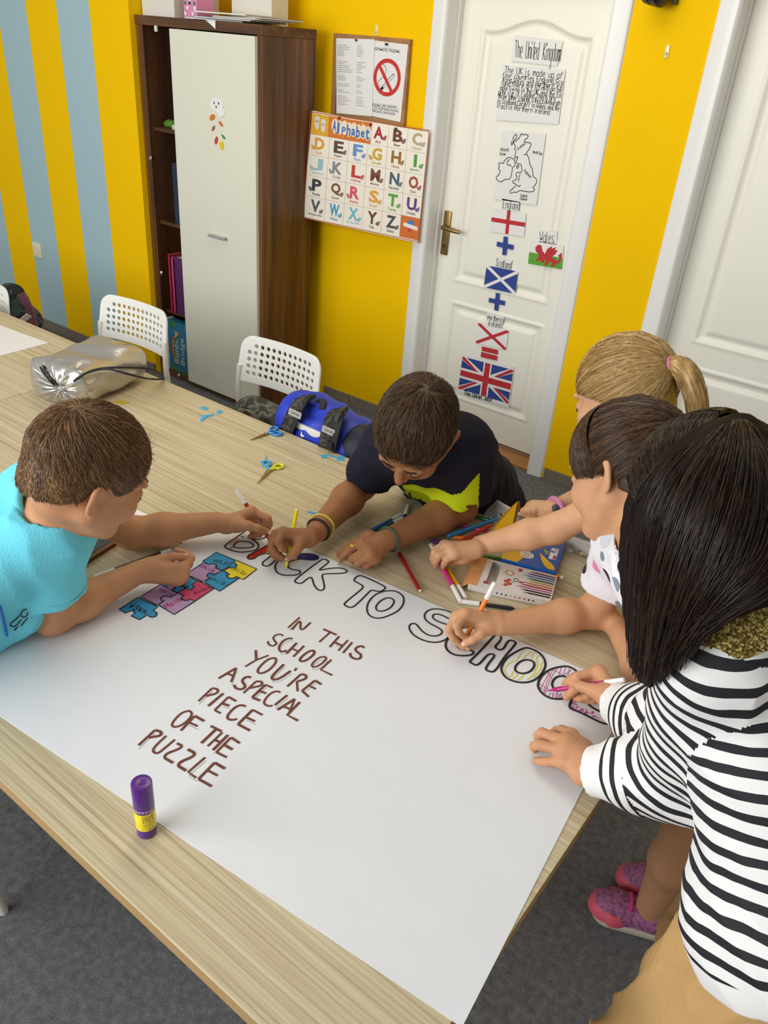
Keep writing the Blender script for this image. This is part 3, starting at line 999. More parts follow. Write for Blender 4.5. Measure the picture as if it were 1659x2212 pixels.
# papers on the left door -------------------------------------------------
PU = Plane('W', YL - 0.006)
M_ = (1060, 70, 9.217); N_ = (1050, 260, 10.37); D_ = (860, 420, 3.072)
def MC(p): return crop(*M_, p)
def NC(p): return crop(*N_, p)
def DC(p): return crop(*D_, p)
m_blueink = mat('blue_marker_ink', '#27408c', .75, var=.12, vscale=90)
m_redink = mat('red_marker_ink', '#b9282f', .75, var=.12, vscale=90)
m_greenink = mat('green_marker_ink', '#55a02c', .75, var=.12, vscale=90)
s1 = sheet('title_sheet', 'handwritten title sheet The United Kingdom on the door', MC([(490, 50), (1440, 170), (1320, 670), (400, 570)]), PU)
k = MB()
for t_, bl, br, tl in (('The', (480, 495), (632, 508), (490, 160)), ('United', (690, 515), (950, 540), (722, 170)), ('Kingdom', (1035, 548), (1375, 575), (1070, 205))):
    write(k, PU, t_, *MC([bl, br, tl]), .0024)
k.make('handwriting', m_ink, s1)
s2_ = sheet('text_sheet', 'handwritten paragraph about the four countries on the door', MC([(250, 640), (1490, 740), (1345, 1830), (90, 1740)]), PU)
k = MB()
for i, (t_, x0, y0, x1, y1) in enumerate([('The UK is made up of', 275, 800, 1430, 930), ('four countries England,Sco', 240, 885, 1440, 1040), ('tland,Wales and Northern Ire', 235, 980, 1420, 1130),
      ('land.There are 65 million pe', 225, 1060, 1410, 1200), ('ople living in the UK and the ca', 190, 1140, 1395, 1300), ('pital city is London.There are', 155, 1230, 1290, 1360),
      ('three other capital cities:Edinburgh', 150, 1310, 1375, 1460), ('in Scotland,Cardiff in Wales and Be', 135, 1410, 1360, 1560), ('lfast in Northern Ireland', 130, 1505, 1170, 1640)]):
    write(k, PU, t_, *MC([(x0, y0), (x1, y1), (x0 + 12, y0 - (130 if i == 0 else 95))]), .0022, jit=.0004)
k.make('handwriting', m_ink, s2_)
s3_ = sheet('map_sheet', 'hand drawn outline map of Britain and Ireland on the door', NC([(360, 220), (1340, 300), (1130, 1900), (170, 1760)]), PU)
k = MB()
for pts in ([(785, 300), (850, 325), (920, 315), (948, 350), (930, 390), (860, 450), (860, 490), (1000, 505), (1015, 540), (960, 660), (905, 720), (915, 760), (960, 850), (985, 1010), (1030, 1060), (1045, 1150), (1055, 1270), (1110, 1285), (1140, 1350), (1115, 1440), (1040, 1500), (1090, 1530), (1080, 1580), (990, 1610), (830, 1580), (740, 1570), (690, 1620), (620, 1600), (570, 1640), (520, 1600), (600, 1530), (680, 1450), (640, 1410), (590, 1390), (610, 1350), (690, 1320), (690, 1240), (660, 1230), (690, 1160), (790, 1170), (805, 1100), (785, 970), (690, 975), (670, 910), (715, 850), (705, 790), (650, 860), (640, 830), (675, 680), (630, 640), (670, 580), (600, 490), (690, 460), (700, 420), (740, 410), (785, 300)],
            [(600, 450), (620, 350), (680, 305), (695, 340), (680, 400), (620, 450), (590, 540), (565, 560), (580, 460)],
            [(400, 920), (460, 850), (530, 820), (590, 855), (635, 880), (655, 990), (640, 1030), (590, 1045), (580, 1180), (540, 1320), (420, 1320), (360, 1370), (300, 1380), (225, 1310), (230, 1260), (270, 1240), (330, 1130), (270, 1090), (310, 1030), (275, 1000), (295, 950), (400, 965), (400, 920)],
            [(530, 870), (455, 950), (500, 1020), (540, 980), (560, 1045)], [(720, 1000), (690, 1030), (680, 1070), (710, 1075), (740, 1020), (720, 1000)], [(690, 1440), (730, 1490), (775, 1450)], [(840, 768), (905, 760)]):
    ribbon(k, PU, smooth_poly(px_uv(PU, NC(pts)), 1), .0032, .0008)
k.make('map_outline', m_ink, s3_)
k = MB()
for t_, bl, br, tl in (('Atlantic', (315, 690), (525, 695), (325, 615)), ('Ocean', (310, 780), (440, 785), (315, 715)), ('North Sea', (1045, 740), (1250, 780), (1055, 670)), ('Scotland', (710, 670), (880, 540), (690, 620)),
                       ('England', (840, 1130), (980, 1290), (890, 1090)), ('Wales', (735, 1385), (770, 1200), (705, 1380)), ('English', (770, 1710), (920, 1730), (780, 1640)), ('Channel', (760, 1780), (920, 1800), (770, 1725))):
    write(k, PU, t_, *NC([bl, br, tl]), .0018)
k.make('handwriting', mat('soft_pencil', '#5a564e', .9), s3_)
def label_sheet(txt, label, cor, bl, br, tl, w_=.0022):
    s = sheet('name_label', label, DC(cor), PU)
    k = MB()
    if isinstance(txt, str):
        write(k, PU, txt, *DC([bl, br, tl]), w_)
    else:
        for t_, a, b, c in zip(txt, bl, br, tl):
            write(k, PU, t_, *DC([a, b, c]), w_)
    k.make('handwriting', m_ink, s)
label_sheet('England', 'paper label England above its flag', [(690, 28), (808, 50), (802, 112), (686, 92)], (695, 88), (803, 104), (700, 36))
label_sheet('Wales', 'paper label Wales above the dragon flag', [(945, 233), (1057, 245), (1050, 335), (935, 315)], (940, 312), (1036, 322), (942, 245))
label_sheet('Scotland', 'paper label Scotland above its blue flag', [(650, 408), (758, 432), (747, 500), (642, 474)], (648, 474), (746, 496), (655, 425))
label_sheet(('Northern', 'Ireland'), 'paper label Northern Ireland above its flag', [(590, 785), (702, 812), (685, 890), (580, 865)], ((590, 830), (597, 872)), ((685, 850), (680, 884)), ((598, 795), (603, 838)))
def flag(name, label, cor, fills, plane=PU):
    c = DC(cor)
    s = sheet(name, label, c, plane, cat='flag drawing')
    for nm, m_, polys, h in fills:
        k = MB()
        for pi, pl in enumerate(polys):
            fill_poly(k, plane, [plane.uv(*bil(c, a, b)) for a, b in pl], h + pi * 1.5e-4)
        k.make(nm, m_, s)
    return s
flag('england_flag', 'drawn white flag with a red upright cross', [(627, 88), (850, 125), (835, 280), (612, 245)],
     [('cross_print', m_redink, [[(.44, 0), (.54, 0), (.54, 1), (.44, 1)], [(0, .40), (1, .40), (1, .58), (0, .58)]], .0008)])
flag('scotland_flag', 'drawn blue flag with a white diagonal cross', [(588, 470), (797, 512), (775, 660), (568, 615)],
     [('field_print', m_blueink, [[(0, .1), (.42, .5), (0, .9)], [(1, .1), (.58, .5), (1, .9)], [(.08, 0), (.92, 0), (.5, .42)], [(.08, 1), (.92, 1), (.5, .58)]], .0008)])
flag('northern_ireland_flag', 'drawn white flag with a red diagonal cross', [(532, 852), (733, 905), (715, 1032), (515, 985)],
     [('cross_print', m_redink, [[(0, 0), (.08, 0), (1, .9), (1, 1), (.92, 1), (0, .1)], [(1, 0), (1, .1), (.08, 1), (0, 1), (0, .9), (.92, 0)]], .0008)])
flag('wales_flag', 'drawn white and green flag with a red dragon', [(880, 300), (1100, 340), (1085, 497), (862, 458)],
     [('field_print', m_greenink, [[(0, .52), (1, .52), (1, 1), (0, 1)]], .0008),
      ('dragon_print', m_redink, [[(.16, .30), (.24, .14), (.34, .16), (.38, .36), (.46, .48), (.52, .62), (.46, .84), (.38, .88), (.36, .74), (.28, .86), (.22, .82), (.30, .64), (.26, .50), (.20, .46)],
        [(.46, .52), (.52, .26), (.66, .10), (.64, .22), (.78, .12), (.74, .26), (.84, .22), (.76, .44), (.64, .58), (.52, .62)],
        [(.52, .6), (.66, .56), (.78, .62), (.84, .80), (.76, .96), (.66, .92), (.72, .82), (.64, .74), (.56, .94), (.46, .94), (.52, .8)],
        [(.76, .62), (.86, .70), (.92, .56), (.86, .44), (.97, .30), (.97, .50), (.94, .72), (.86, .80)]], .0011)])
def cross_cut(label, h_, v_, w_=.021):
    k = MB()
    ribbon(k, PU, px_uv(PU, DC(h_)), w_, .0012)
    ribbon(k, PU, px_uv(PU, DC(v_)), w_, .0013)
    tag(k.make('plus_cutout', m_blueink), label, 'paper cutout')
cross_cut('blue paper plus sign between the England and Scotland flags', [(655, 328), (765, 352)], [(714, 280), (704, 402)])
cross_cut('blue paper plus sign between the Scotland and Northern Ireland flags', [(602, 700), (708, 722)], [(662, 655), (650, 770)])
eq = thing('equals_cutout', 'red paper equals sign above the Union Jack sheet', 'paper cutout', tuple(onY(*DC([(605, 1055)])[0], Y=YL)))
for q in ([(557, 1008), (662, 1032), (660, 1062), (555, 1038)], [(553, 1045), (658, 1072), (655, 1102), (549, 1078)]):
    k = MB()
    fill_poly(k, PU, px_uv(PU, DC(q)), .0022, .001)
    k.make('bar', m_redink, eq)
ujc = [(428, 1075), (765, 1165), (732, 1388), (400, 1288)]
uj = sheet('union_jack_sheet', 'sheet with a drawn Union Jack and its name', DC([(430, 1058), (770, 1142), (735, 1415), (388, 1305)]), PU, .0002)
k = MB()
tri = [[(.08, 0), (.42, 0), (.42, .32)], [(0, .1), (0, .34), (.28, .34)], [(.92, 0), (.58, 0), (.58, .32)], [(1, .1), (1, .34), (.72, .34)],
       [(.08, 1), (.42, 1), (.42, .68)], [(0, .9), (0, .66), (.28, .66)], [(.92, 1), (.58, 1), (.58, .68)], [(1, .9), (1, .66), (.72, .66)]]
for pl in tri:
    fill_poly(k, PU, [PU.uv(*bil(DC(ujc), a, b)) for a, b in pl], .0010)
k.make('blue_print', m_blueink, uj)
k = MB()
for pi, pl in enumerate(([(.45, 0), (.55, 0), (.55, 1), (.45, 1)], [(0, .41), (1, .41), (1, .59), (0, .59)], [(0, .0), (.04, 0), (.34, .34), (.27, .34), (0, .07)], [(1, 0), (1, .06), (.72, .34), (.65, .34), (.95, 0)],
           [(0, 1), (.05, 1), (.36, .66), (.29, .66), (0, .94)], [(1, 1), (.96, 1), (.66, .66), (.73, .66), (1, .94)])):
    fill_poly(k, PU, [PU.uv(*bil(DC(ujc), a, b)) for a, b in pl], .0012 + pi * 1.5e-4)
k.make('red_print', m_redink, uj)
k = MB()
write(k, PU, 'The Union Jack', *DC([(437, 1330), (622, 1376), (441, 1303)]), .004)
k.make('handwriting', m_ink, uj)

# ================================================================== tables
TX0, TXM, TX1 = -4.14, -2.165, -0.184
TY0, TYM, TY1 = 0.346, 0.949, 1.537
oak_top = wood_mat('pale_oak_print', [(0.28, '#9c8b69'), (0.42, '#b8a886'), (0.58, '#cabd9b'), (0.75, '#d8cdb0')], (2.2, 190, 60), 0.42, 0.03)
band = mat('tan_edge_band', '#a98a5b', 0.5)
legm = mat('white_metal', '#dedcd6', 0.35)
def table(label, x0, x1, y0, y1):
    g = 0.0012
    x0, x1, y0, y1 = x0 + g, x1 - g, y0 + g, y1 - g
    o = thing('table', label, 'table', ((x0 + x1) / 2, (y0 + y1) / 2, 0), 0, 'pale oak tables pushed together')
    MB().box((x0, y0, ZT - 0.003), (x1, y1, ZT), 0.0008).make('table_top', oak_top, o)
    MB().box((x0 + .0005, y0 + .0005, ZT - 0.026), (x1 - .0005, y1 - .0005, ZT - 0.003)).make('edge_band', band, o)
    fr = MB()
    for ya in (y0 + .30, y1 - .09):
        fr.box((x0 + .35, ya, ZT - .056), (x1 - .35, ya + .03, ZT - .026))
    fr.make('frame', legm, o)
    for xa in (x0 + .36, x1 - .39):
        for ya in (y0 + .30, y1 - .09):
            MB().box((xa, ya, 0.0), (xa + .03, ya + .03, ZT - .056), .002).make('leg', legm, o)
    return o
table('pale oak table under the white poster paper, beside the carpet', TXM, TX1, TY0, TYM)
table('pale oak table with the scissors and the marker boxes', TXM, TX1, TYM, TY1)
table('pale oak table with a white sheet, beyond the silver bag', TX0, TXM, TYM, TY1)
table('pale oak table behind the boy in the light blue shirt', TX0, TXM, TY0, TYM)

# ================================================================== chairs
chw = mat('white_plastic', '#e4e3dc', 0.38, coat=0.1)
def perforated(nx, nz, pit, rx, rz, outline, skip, bend):
    """panel of nx by nz round holes inside a rounded outline; bend maps (x, z) to a place"""
    vs, fs = [], []
    W2, H2 = nx * pit / 2, nz * pit / 2
    n8 = 8
    pos = {}
    def vid(x, z):
        k = (round(x, 5), round(z, 5))
        if k not in pos:
            pos[k] = len(vs)
            vs.append((x, z))
        return pos[k]
    for i in range(nx):
        for j in range(nz):
            cx, cz = -W2 + (i + .5) * pit, -H2 + (j + .5) * pit
            h = pit / 2
            ring = [(1, 0), (1, 1), (0, 1), (-1, 1), (-1, 0), (-1, -1), (0, -1), (1, -1)]
            out = [vid(cx + a * h, cz + b * h) for a, b in ring]
            if (i, j) in skip:
                fs.append(tuple(out))
                continue
            inn = []
            for a, b in ring:
                l = math.hypot(a, b)
                inn.append(len(vs))
                vs.append((cx + a / l * rx, cz + b / l * rz))
            for q in range(n8):
                fs.append((out[q], out[(q + 1) % n8], inn[(q + 1) % n8], inn[q]))
    # rim from the hole field to the outline
    rimv = []
    st = pit / 2
    for i in range(2 * nx): rimv.append((-W2 + i * st, -H2))
    for j in range(2 * nz): rimv.append((W2, -H2 + j * st))
    for i in range(2 * nx): rimv.append((W2 - i * st, H2))
    for j in range(2 * nz): rimv.append((-W2, H2 - j * st))
    o1 = [vid(*p) for p in rimv]
    o2 = []
    for p in rimv:
        q = outline(p[0] / W2, p[1] / H2)
        o2.append(len(vs))
        vs.append(q)
    n = len(o1)
    for i in range(n):
        fs.append((o1[i], o2[i], o2[(i + 1) % n], o1[(i + 1) % n]))
    return [bend(x, z) for x, z in vs], fs
def make_chair():
    o = thing('perforated_chair', 'x', 'chair')
    def outl(u, v):      # unit square rim -> rounded trapezoid
        x, z = u * 0.185, v * 0.086
        r = 0.045
        sx, sz = math.copysign(1, u), math.copysign(1, v)
        if v > 0 and abs(x) > 0.185 - r and z > 0.086 - r:
            cx, cz = sx * (0.185 - r), 0.086 - r
            d = max(math.hypot(x - cx, z - cz), 1e-6)
            x, z = cx + (x - cx) / d * r, cz + (z - cz) / d * r
        return (x * (1.03 - .03 * v), z)
    def bend(x, z):
        return (x, 0.165 + 0.03 * (1 - (x / 0.19) ** 2) + 0.16 * (z + .086) - .0, 0.685 + z)
    v, f = perforated(13, 5, 0.0252, 0.0078, 0.0078, outl, {(0, 4), (12, 4)}, bend)
    mb = MB().add(v, f)
    b = mb.make('backrest', chw, o, world=False)
    md = b.modifiers.new('thickness', 'SOLIDIFY'); md.thickness = 0.009; md.offset = 0
    bv = b.modifiers.new('soft', 'BEVEL'); bv.width = 0.002; bv.segments = 2; bv.limit_method = 'ANGLE'
    def souts(u, v):
        x, z = u * 0.195, v * 0.185
        r = 0.06
        sx, sz = math.copysign(1, u), math.copysign(1, v)
        if abs(x) > 0.195 - r and abs(z) > 0.185 - r:
            cx, cz = sx * (0.195 - r), sz * (0.185 - r)
            d = max(math.hypot(x - cx, z - cz), 1e-6)
            x, z = cx + (x - cx) / d * r, cz + (z - cz) / d * r
        return (x, z)
    v, f = perforated(11, 10, 0.031, 0.0085, 0.0085, souts, set(), lambda x, z: (x, z - .01, 0.445 - .012 * (1 - (x / .2) ** 2)))
    s = MB().add(v, f).make('seat', chw, o, world=False)
    md = s.modifiers.new('thickness', 'SOLIDIFY'); md.thickness = 0.010; md.offset = 0
    for sx in (-1, 1):
        MB().tube([(sx * .195, .235, 0.0), (sx * .192, .200, .22), (sx * .190, .172, .45), (sx * .188, .165, .56), (sx * .184, .172, .66)], .011, 10).make('leg', legm, o, smooth=True, world=False)
        MB().tube([(sx * .195, -.215, 0.0), (sx * .190, -.185, .36), (sx * .186, -.165, .425), (sx * .186, -.10, .432), (sx * .188, .17, .432)], .011, 10).make('leg', legm, o, smooth=True, world=False)
    MB().tube([(-.186, -.10, .426), (.186, -.10, .426)], .009, 8).make('crossbar', legm, o, world=False)
    return o
proto = make_chair()
c0p = onZ(8, 630, .765)
chairs = [((-1.885, 1.795), 0.03, 'white perforated chair in front of the walnut cabinet, nearest its dark side'),
          ((-2.605, 1.725), 0.07, 'white perforated chair beside the silver drawstring bag'),
          ((c0p[0] - .165, c0p[1] - .19), 0.05, 'white perforated chair with a dark backpack hanging on it, by the striped wall'),
          ((-1.325, 1.775), math.pi + .02, 'white perforated chair with the blue backpack over its backrest'),
          ((-0.61, 1.772), math.pi - .05, 'white perforated chair under the hand of the blond girl'),
          ((-1.425, 0.20), math.pi, 'white perforated chair on the carpet behind the boy in light blue')]
for i, ((x, y), rz, lb) in enumerate(chairs):
    c = proto if i == 0 else copy_tree(proto)
    c.location = (x, y, 0)
    c.rotation_euler = (0, 0, rz)
    tag(c, lb, 'chair', 'white perforated chairs around the tables')

# ================================================================== poster paper
def paper_mat():
    m, nt, b, tc = node_mat('poster_paper')
    b.inputs['Base Color'].default_value = (*srgb('#e3e5e8'), 1)
    b.inputs['Roughness'].default_value = 0.6
    b.inputs['Specular IOR Level'].default_value = 0.35
    n = nt.nodes.new('ShaderNodeTexNoise')
    n.inputs['Scale'].default_value = 9
    n.inputs['Detail'].default_value = 2
    nt.links.new(tc.outputs['Object'], n.inputs['Vector'])
    v = nt.nodes.new('ShaderNodeTexVoronoi')
    v.inputs['Scale'].default_value = 6
    nt.links.new(tc.outputs['Object'], v.inputs['Vector'])
    ad = nt.nodes.new('ShaderNodeMath'); ad.operation = 'MULTIPLY_ADD'; ad.inputs[1].default_value = .4
    nt.links.new(v.outputs['Distance'], ad.inputs[0]); nt.links.new(n.outputs['Fac'], ad.inputs[2])
    bp = nt.nodes.new('ShaderNodeBump'); bp.inputs['Strength'].default_value = .18; bp.inputs['Distance'].default_value = .01
    nt.links.new(ad.outputs[0], bp.inputs['Height']); nt.links.new(bp.outputs[0], b.inputs['Normal'])
    return m
PT = Plane('T', ZT + 0.0012)
quad = [(498, 1113), (1367, 1492), (998, 2219), (-113, 1471)]
qu = px_uv(PT, quad)
pp = thing('poster_paper', 'large white paper with BACK TO SCHOOL in outlined letters', 'poster', (*(sum(qu) / 4), ZT))
mb = MB()
n = 60
vs = []
for k in (0, 1):
    for j in range(n + 1):
        for i in range(n + 1):
            a, b = i / n, j / n
            q = (qu[0] * (1 - a) + qu[1] * a) * (1 - b) + (qu[3] * (1 - a) + qu[2] * a) * b
            vs.append(PT.p3(q, -0.0009 * k))
N = (n + 1) ** 2
fs = []
for j in range(n):
    for i in range(n):
        a = j * (n + 1) + i
        f = (a, a + n + 1, a + n + 2, a + 1)
        fs += [f, tuple(N + q for q in f[::-1])]
for i in range(n):
    for (a, b) in ((i, i + 1), (n * (n + 1) + i + 1, n * (n + 1) + i), ((i + 1) * (n + 1), i * (n + 1)), (i * (n + 1) + n, (i + 1) * (n + 1) + n)):
        fs.append((a, b, N + b, N + a))
mb.add(vs, fs).make('sheet', paper_mat(), pp)
PI = Plane('T', ZT + 0.0014)
G_ = (200, 1300, 2.6758)
brown = mat('brown_marker_ink', '#6d3a2b', .7, var=.15, vscale=120)
TXT = """1197 90 1130 150|1152 162 1205 97 1198 178 1260 120|1333 158 1410 192|1375 175 1310 233|1425 200 1370 262|1395 232 1443 255|1475 222 1420 283|1500 235 1447 296|1568 268 1560 256 1535 258 1515 275 1530 292 1552 305 1550 325 1530 333 1500 325 1487 308 1492 296
1100 198 1090 188 1060 190 1042 207 1050 225 1065 240 1050 255 1030 255 1012 240 1015 228|1155 215 1135 210 1100 225 1075 260 1080 285 1105 290 1120 280|1180 238 1120 300|1150 270 1195 290|1222 255 1160 318|1280 282 1250 285 1205 320 1195 340 1215 347 1250 330 1283 300 1280 282|1345 318 1310 320 1270 355 1265 375 1290 378 1325 358 1352 330 1345 318|1380 335 1318 393 1385 425
943 280 946 335|1017 310 945 337 882 375|1055 325 1015 330 965 375 950 405 970 417 1015 400 1055 360 1062 335 1055 325|1105 362 1050 415 1032 440 1045 452 1080 445 1145 400|1178 382 1168 400|1205 418 1125 490|1205 418 1235 425 1235 445 1180 462|1180 462 1185 518|1285 455 1210 515|1285 455 1322 478|1250 485 1290 505|1210 515 1250 550
830 383 728 443|830 383 800 465|775 415 812 428|915 440 900 432 875 440 862 460 880 480 880 498 855 508 825 500 818 480|945 460 872 528|945 460 980 462 978 485 905 500|998 480 922 553|998 480 1040 497|965 517 1003 530|922 553 968 572|1085 525 1065 515 1025 530 992 570 990 590 1015 605 1040 600|1125 540 1052 598|1168 562 1068 625|1168 562 1135 645|1100 605 1140 620|1197 580 1125 655 1187 688
690 500 612 575|690 500 725 505 722 530 655 545|755 530 668 603|785 550 705 627|785 550 830 575|748 587 790 602|705 627 740 645|885 605 855 595 815 615 780 655 778 675 800 685 835 678|925 625 840 708|925 625 982 655|885 667 938 692|840 708 910 745
560 630 515 640 470 685 455 715 475 727 520 712 565 672 575 645 560 630|590 660 510 745|590 660 645 690|555 697 607 720|682 718 745 750|715 735 628 818|750 755 665 835|705 798 735 812|782 770 695 858|800 785 715 870|800 785 850 818|762 828 808 855|715 870 775 900
360 742 265 830|360 742 398 752 395 775 325 785|425 775 350 845 350 870 375 878 400 860 475 797|487 818 530 840 393 890 465 932|550 853 608 885 475 938 540 977|650 900 552 985 598 1018|705 930 612 1025|705 930 765 965|665 975 722 1005|612 1025 688 1067"""
def strokes(s):
    for line in s.split('\n'):
        for st in line.split('|'):
            v = list(map(float, st.split()))
            yield list(zip(v[::2], v[1::2]))
k = MB()
kp = MB()
for i, st in enumerate(strokes(TXT)):
    uv = px_uv(PI, crop(*G_, st))
    if len(uv) > 3:
        uv = smooth_poly(uv, 2)
    ribbon(k, PI, uv, .0040 + .0005 * (i % 3), .0004 + (i % 7) * 2e-5)
    if i % 5 == 0:
        ribbon(kp, PI, [q + np.array([.006, -.004]) for q in uv], .0009, .0002)
tl_ = k.make('verse_lettering', brown, pp)
tl_['label'] = 'brown handwritten verse'
kp.make('pencil_lines', m_pencil, pp)
H_ = (470, 1140, 5.027); I_ = (720, 1220, 4.608); J_ = (1000, 1330, 4.608); C2_ = (940, 1240, 9.217)
BUB = [  # letter, crop, outline, closed
 ('B', H_, '65 197 100 225 170 255 260 268 360 258 420 240 450 210 440 175 400 140 360 122 420 125 480 122 520 105 540 70 530 20 480 -20 400 -25 330 10 270 60', 1),
 ('B', H_, '170 200 190 175 230 148 290 145 350 158 388 180 390 205 360 218 290 222 210 220 172 210', 1),
 ('A', H_, '320 325 340 295 420 255 500 215 560 180 640 150 700 190 700 260 665 320 640 340 590 390 550 420 500 415 483 390 500 365 580 310 570 290 520 275 480 290 440 300 400 335 350 347', 1),
 ('C', H_, '690 345 640 375 622 420 630 465 660 500 720 518 800 520 870 512 900 490 895 470 860 462 800 455 765 430 760 400 780 370 860 345', 0),
 ('C', H_, '690 345 740 310 820 288 950 280 1040 290 1090 310 1095 335 1070 352 1000 352 920 340 860 345', 0),
 ('K', H_, '835 580 870 540 1120 350 1160 338 1205 360 1205 380 1105 455 1110 462 1180 450 1270 437 1350 440 1400 460 1408 480 1370 495 1280 500 1140 502 1135 530 1150 590 1162 640 1150 675 1120 685 1080 670 1045 620 1030 560 1015 535 975 555 920 600 895 608 850 598', 1),
 ('T', I_, '200 150 245 108 290 112 400 160 520 220 515 240 480 265 440 268 385 252 365 262 300 330 220 405 180 430 130 415 105 398 120 375 200 310 300 230 290 205 220 170', 1),
 ('O', I_, '430 290 500 265 570 258 630 265 690 305 705 350 690 410 640 465 560 505 470 535 400 530 350 500 332 450 340 390 380 330', 1),
 ('O', I_, '420 440 430 400 480 350 550 325 600 345 605 380 570 430 510 460 450 465', 1),
 ('S', I_, '1225 500 1150 465 1080 445 1000 438 940 455 905 495 910 540 950 580 1030 620 1085 655 1080 685 1040 710 960 710 890 670 850 625 825 590 785 583 755 605 755 640 785 690 850 735 930 765 1000 775 1070 768 1130 740 1170 690 1190 640 1150 600 1060 575 995 540 985 505 1020 487 1090 505 1170 550 1230 540', 1),
 ('C', C2_, '290 1250 230 1320 205 1400 215 1480 280 1560 380 1610 500 1630 640 1628 730 1610 770 1570 755 1540 690 1520 600 1515 520 1500 440 1450 410 1390 440 1330 540 1290 620 1250 560 1180 420 1180', 1),
 ('H', J_, '330 180 365 190 385 220 365 260 320 305 330 330 375 345 410 325 430 280 455 250 490 245 525 265 520 290 440 380 380 460 345 520 310 555 290 562 230 545 228 520 260 470 315 405 305 385 260 382 225 410 185 460 150 490 125 495 70 465 68 455 100 425 160 365 240 280', 1),
 ('O', J_, '600 325 650 320 740 355 800 410 825 475 810 540 760 610 690 655 600 670 500 655 420 615 380 550 385 500 430 425 510 370', 1),
 ('O', J_, '515 530 530 490 580 450 640 437 700 455 715 490 690 540 640 572 580 578 530 560', 1),
 ('O', J_, '930 515 1040 500 1120 540 1165 600 1160 700 1090 800 1020 830 890 832 800 790 745 720 750 650 800 580 860 540', 1),
 ('O', J_, '890 710 885 670 910 625 960 600 1020 605 1060 640 1050 700 980 730 915 730', 1),
 ('L', J_, '1140 775 1100 815 1065 870 1060 915 1085 935 1170 965 1280 1020 1380 1070 1440 1082 1480 1070 1497 1045 1480 1020 1400 975 1310 930 1255 895 1248 870 1280 840 1330 800 1330 760 1280 720 1200 720', 1)]
for ch, cr, s, closed in BUB:
    v = list(map(float, s.split()))
    uv = smooth_poly(px_uv(PI, crop(*cr, list(zip(v[::2], v[1::2])))), 2, bool(closed))
    k = MB()
    ribbon(k, PI, uv, .0037 if cr in (H_, I_) else .0046, .0006, bool(closed))
    k.make('letter_outline', m_ink, pp)
def ink_fill(name, m, cr, s, h=.0003):
    v = list(map(float, s.split()))
    k = MB()
    fill_poly(k, PI, smooth_poly(px_uv(PI, crop(*cr, list(zip(v[::2], v[1::2])))), 2, True), h)
    return k.make(name, m, pp)
ink_fill('red_ink_print', mat('red_felt_ink', '#c8281c', .7, var=.2, vscale=150), H_, '325 330 345 300 420 260 500 220 560 190 640 165 600 230 520 270 440 298 400 332 350 342')
ink_fill('blue_ink_print', mat('blue_felt_ink', '#1f1f78', .7, var=.2, vscale=150), H_, '860 305 880 290 950 285 1040 294 1085 313 1090 333 1068 347 1000 347 920 335 860 340')
def ink_lines(name, m, cr, lines, w, sm=1):
    k = MB()
    for i, s in enumerate(lines):
        v = list(map(float, s.split()))
        uv = px_uv(PI, crop(*cr, list(zip(v[::2], v[1::2]))))
        ribbon(k, PI, smooth_poly(uv, sm) if len(uv) > 2 else uv, w, .0003 + i * 1e-5)
    return k.make(name, m, pp)
ink_lines('yellow_wave_print', mat('yellow_felt_ink', '#d8d13a', .7), J_,
  ['630 340 590 360 560 400 540 440 480 465 440 490 410 540 440 590', '680 350 640 390 600 420 610 440', '715 360 680 400 690 430', '770 390 720 430 750 480 720 540 700 590 640 640', '805 450 770 490 780 520 740 570 700 620', '515 550 480 580 490 610 440 600', '545 580 510 620 480 635', '605 590 580 620 545 640'], .0022)
ink_lines('pink_hatch_print', mat('magenta_felt_ink', '#b83c96', .7), J_,
  ['860 560 820 640 770 730', '900 530 850 620 800 770', '940 520 880 610 810 785', '980 515 950 600 1000 610', '1020 510 1000 590', '1060 520 1040 610', '1080 540 1010 590', '760 680 860 740', '755 710 840 760', '900 540 1010 600', '870 770 850 810', '900 765 890 820', '940 760 920 825', '980 770 940 825', '1010 790 960 825', '920 770 1010 810', '840 560 880 620', '1110 560 1050 600'], .0011)
k = MB()
for i in range(70):
    a, b = random.random(), random.random()
    p = np.array(crop(*J_, [(1075 + 60 * a + 0, 880 - 90 * b + 40 * a)] if i < 22 else [(1090 + 380 * a, 905 + 140 * a - 60 * b * (1 - .35 * a) + 25)])[0])
    dot(k, PI, PI.uv(*p), .0021, .0003 + i * 1e-6, 6, .0013)
k.make('pink_dot_print', MATS['magenta_felt_ink'], pp)
ink_lines('orange_hatch_print', mat('orange_felt_ink', '#e0905a', .7), H_, ['130 170 160 185', '150 155 185 170', '170 140 200 158', '190 128 222 145', '205 118 240 132', '140 165 235 120'], .0030, 0)
ink_lines('star_print', mat('blue_felt_star', '#4a86c8', .7), H_, ['250 95 285 100', '262 85 272 112', '135 220 165 222', '145 208 155 234'], .0022, 0)

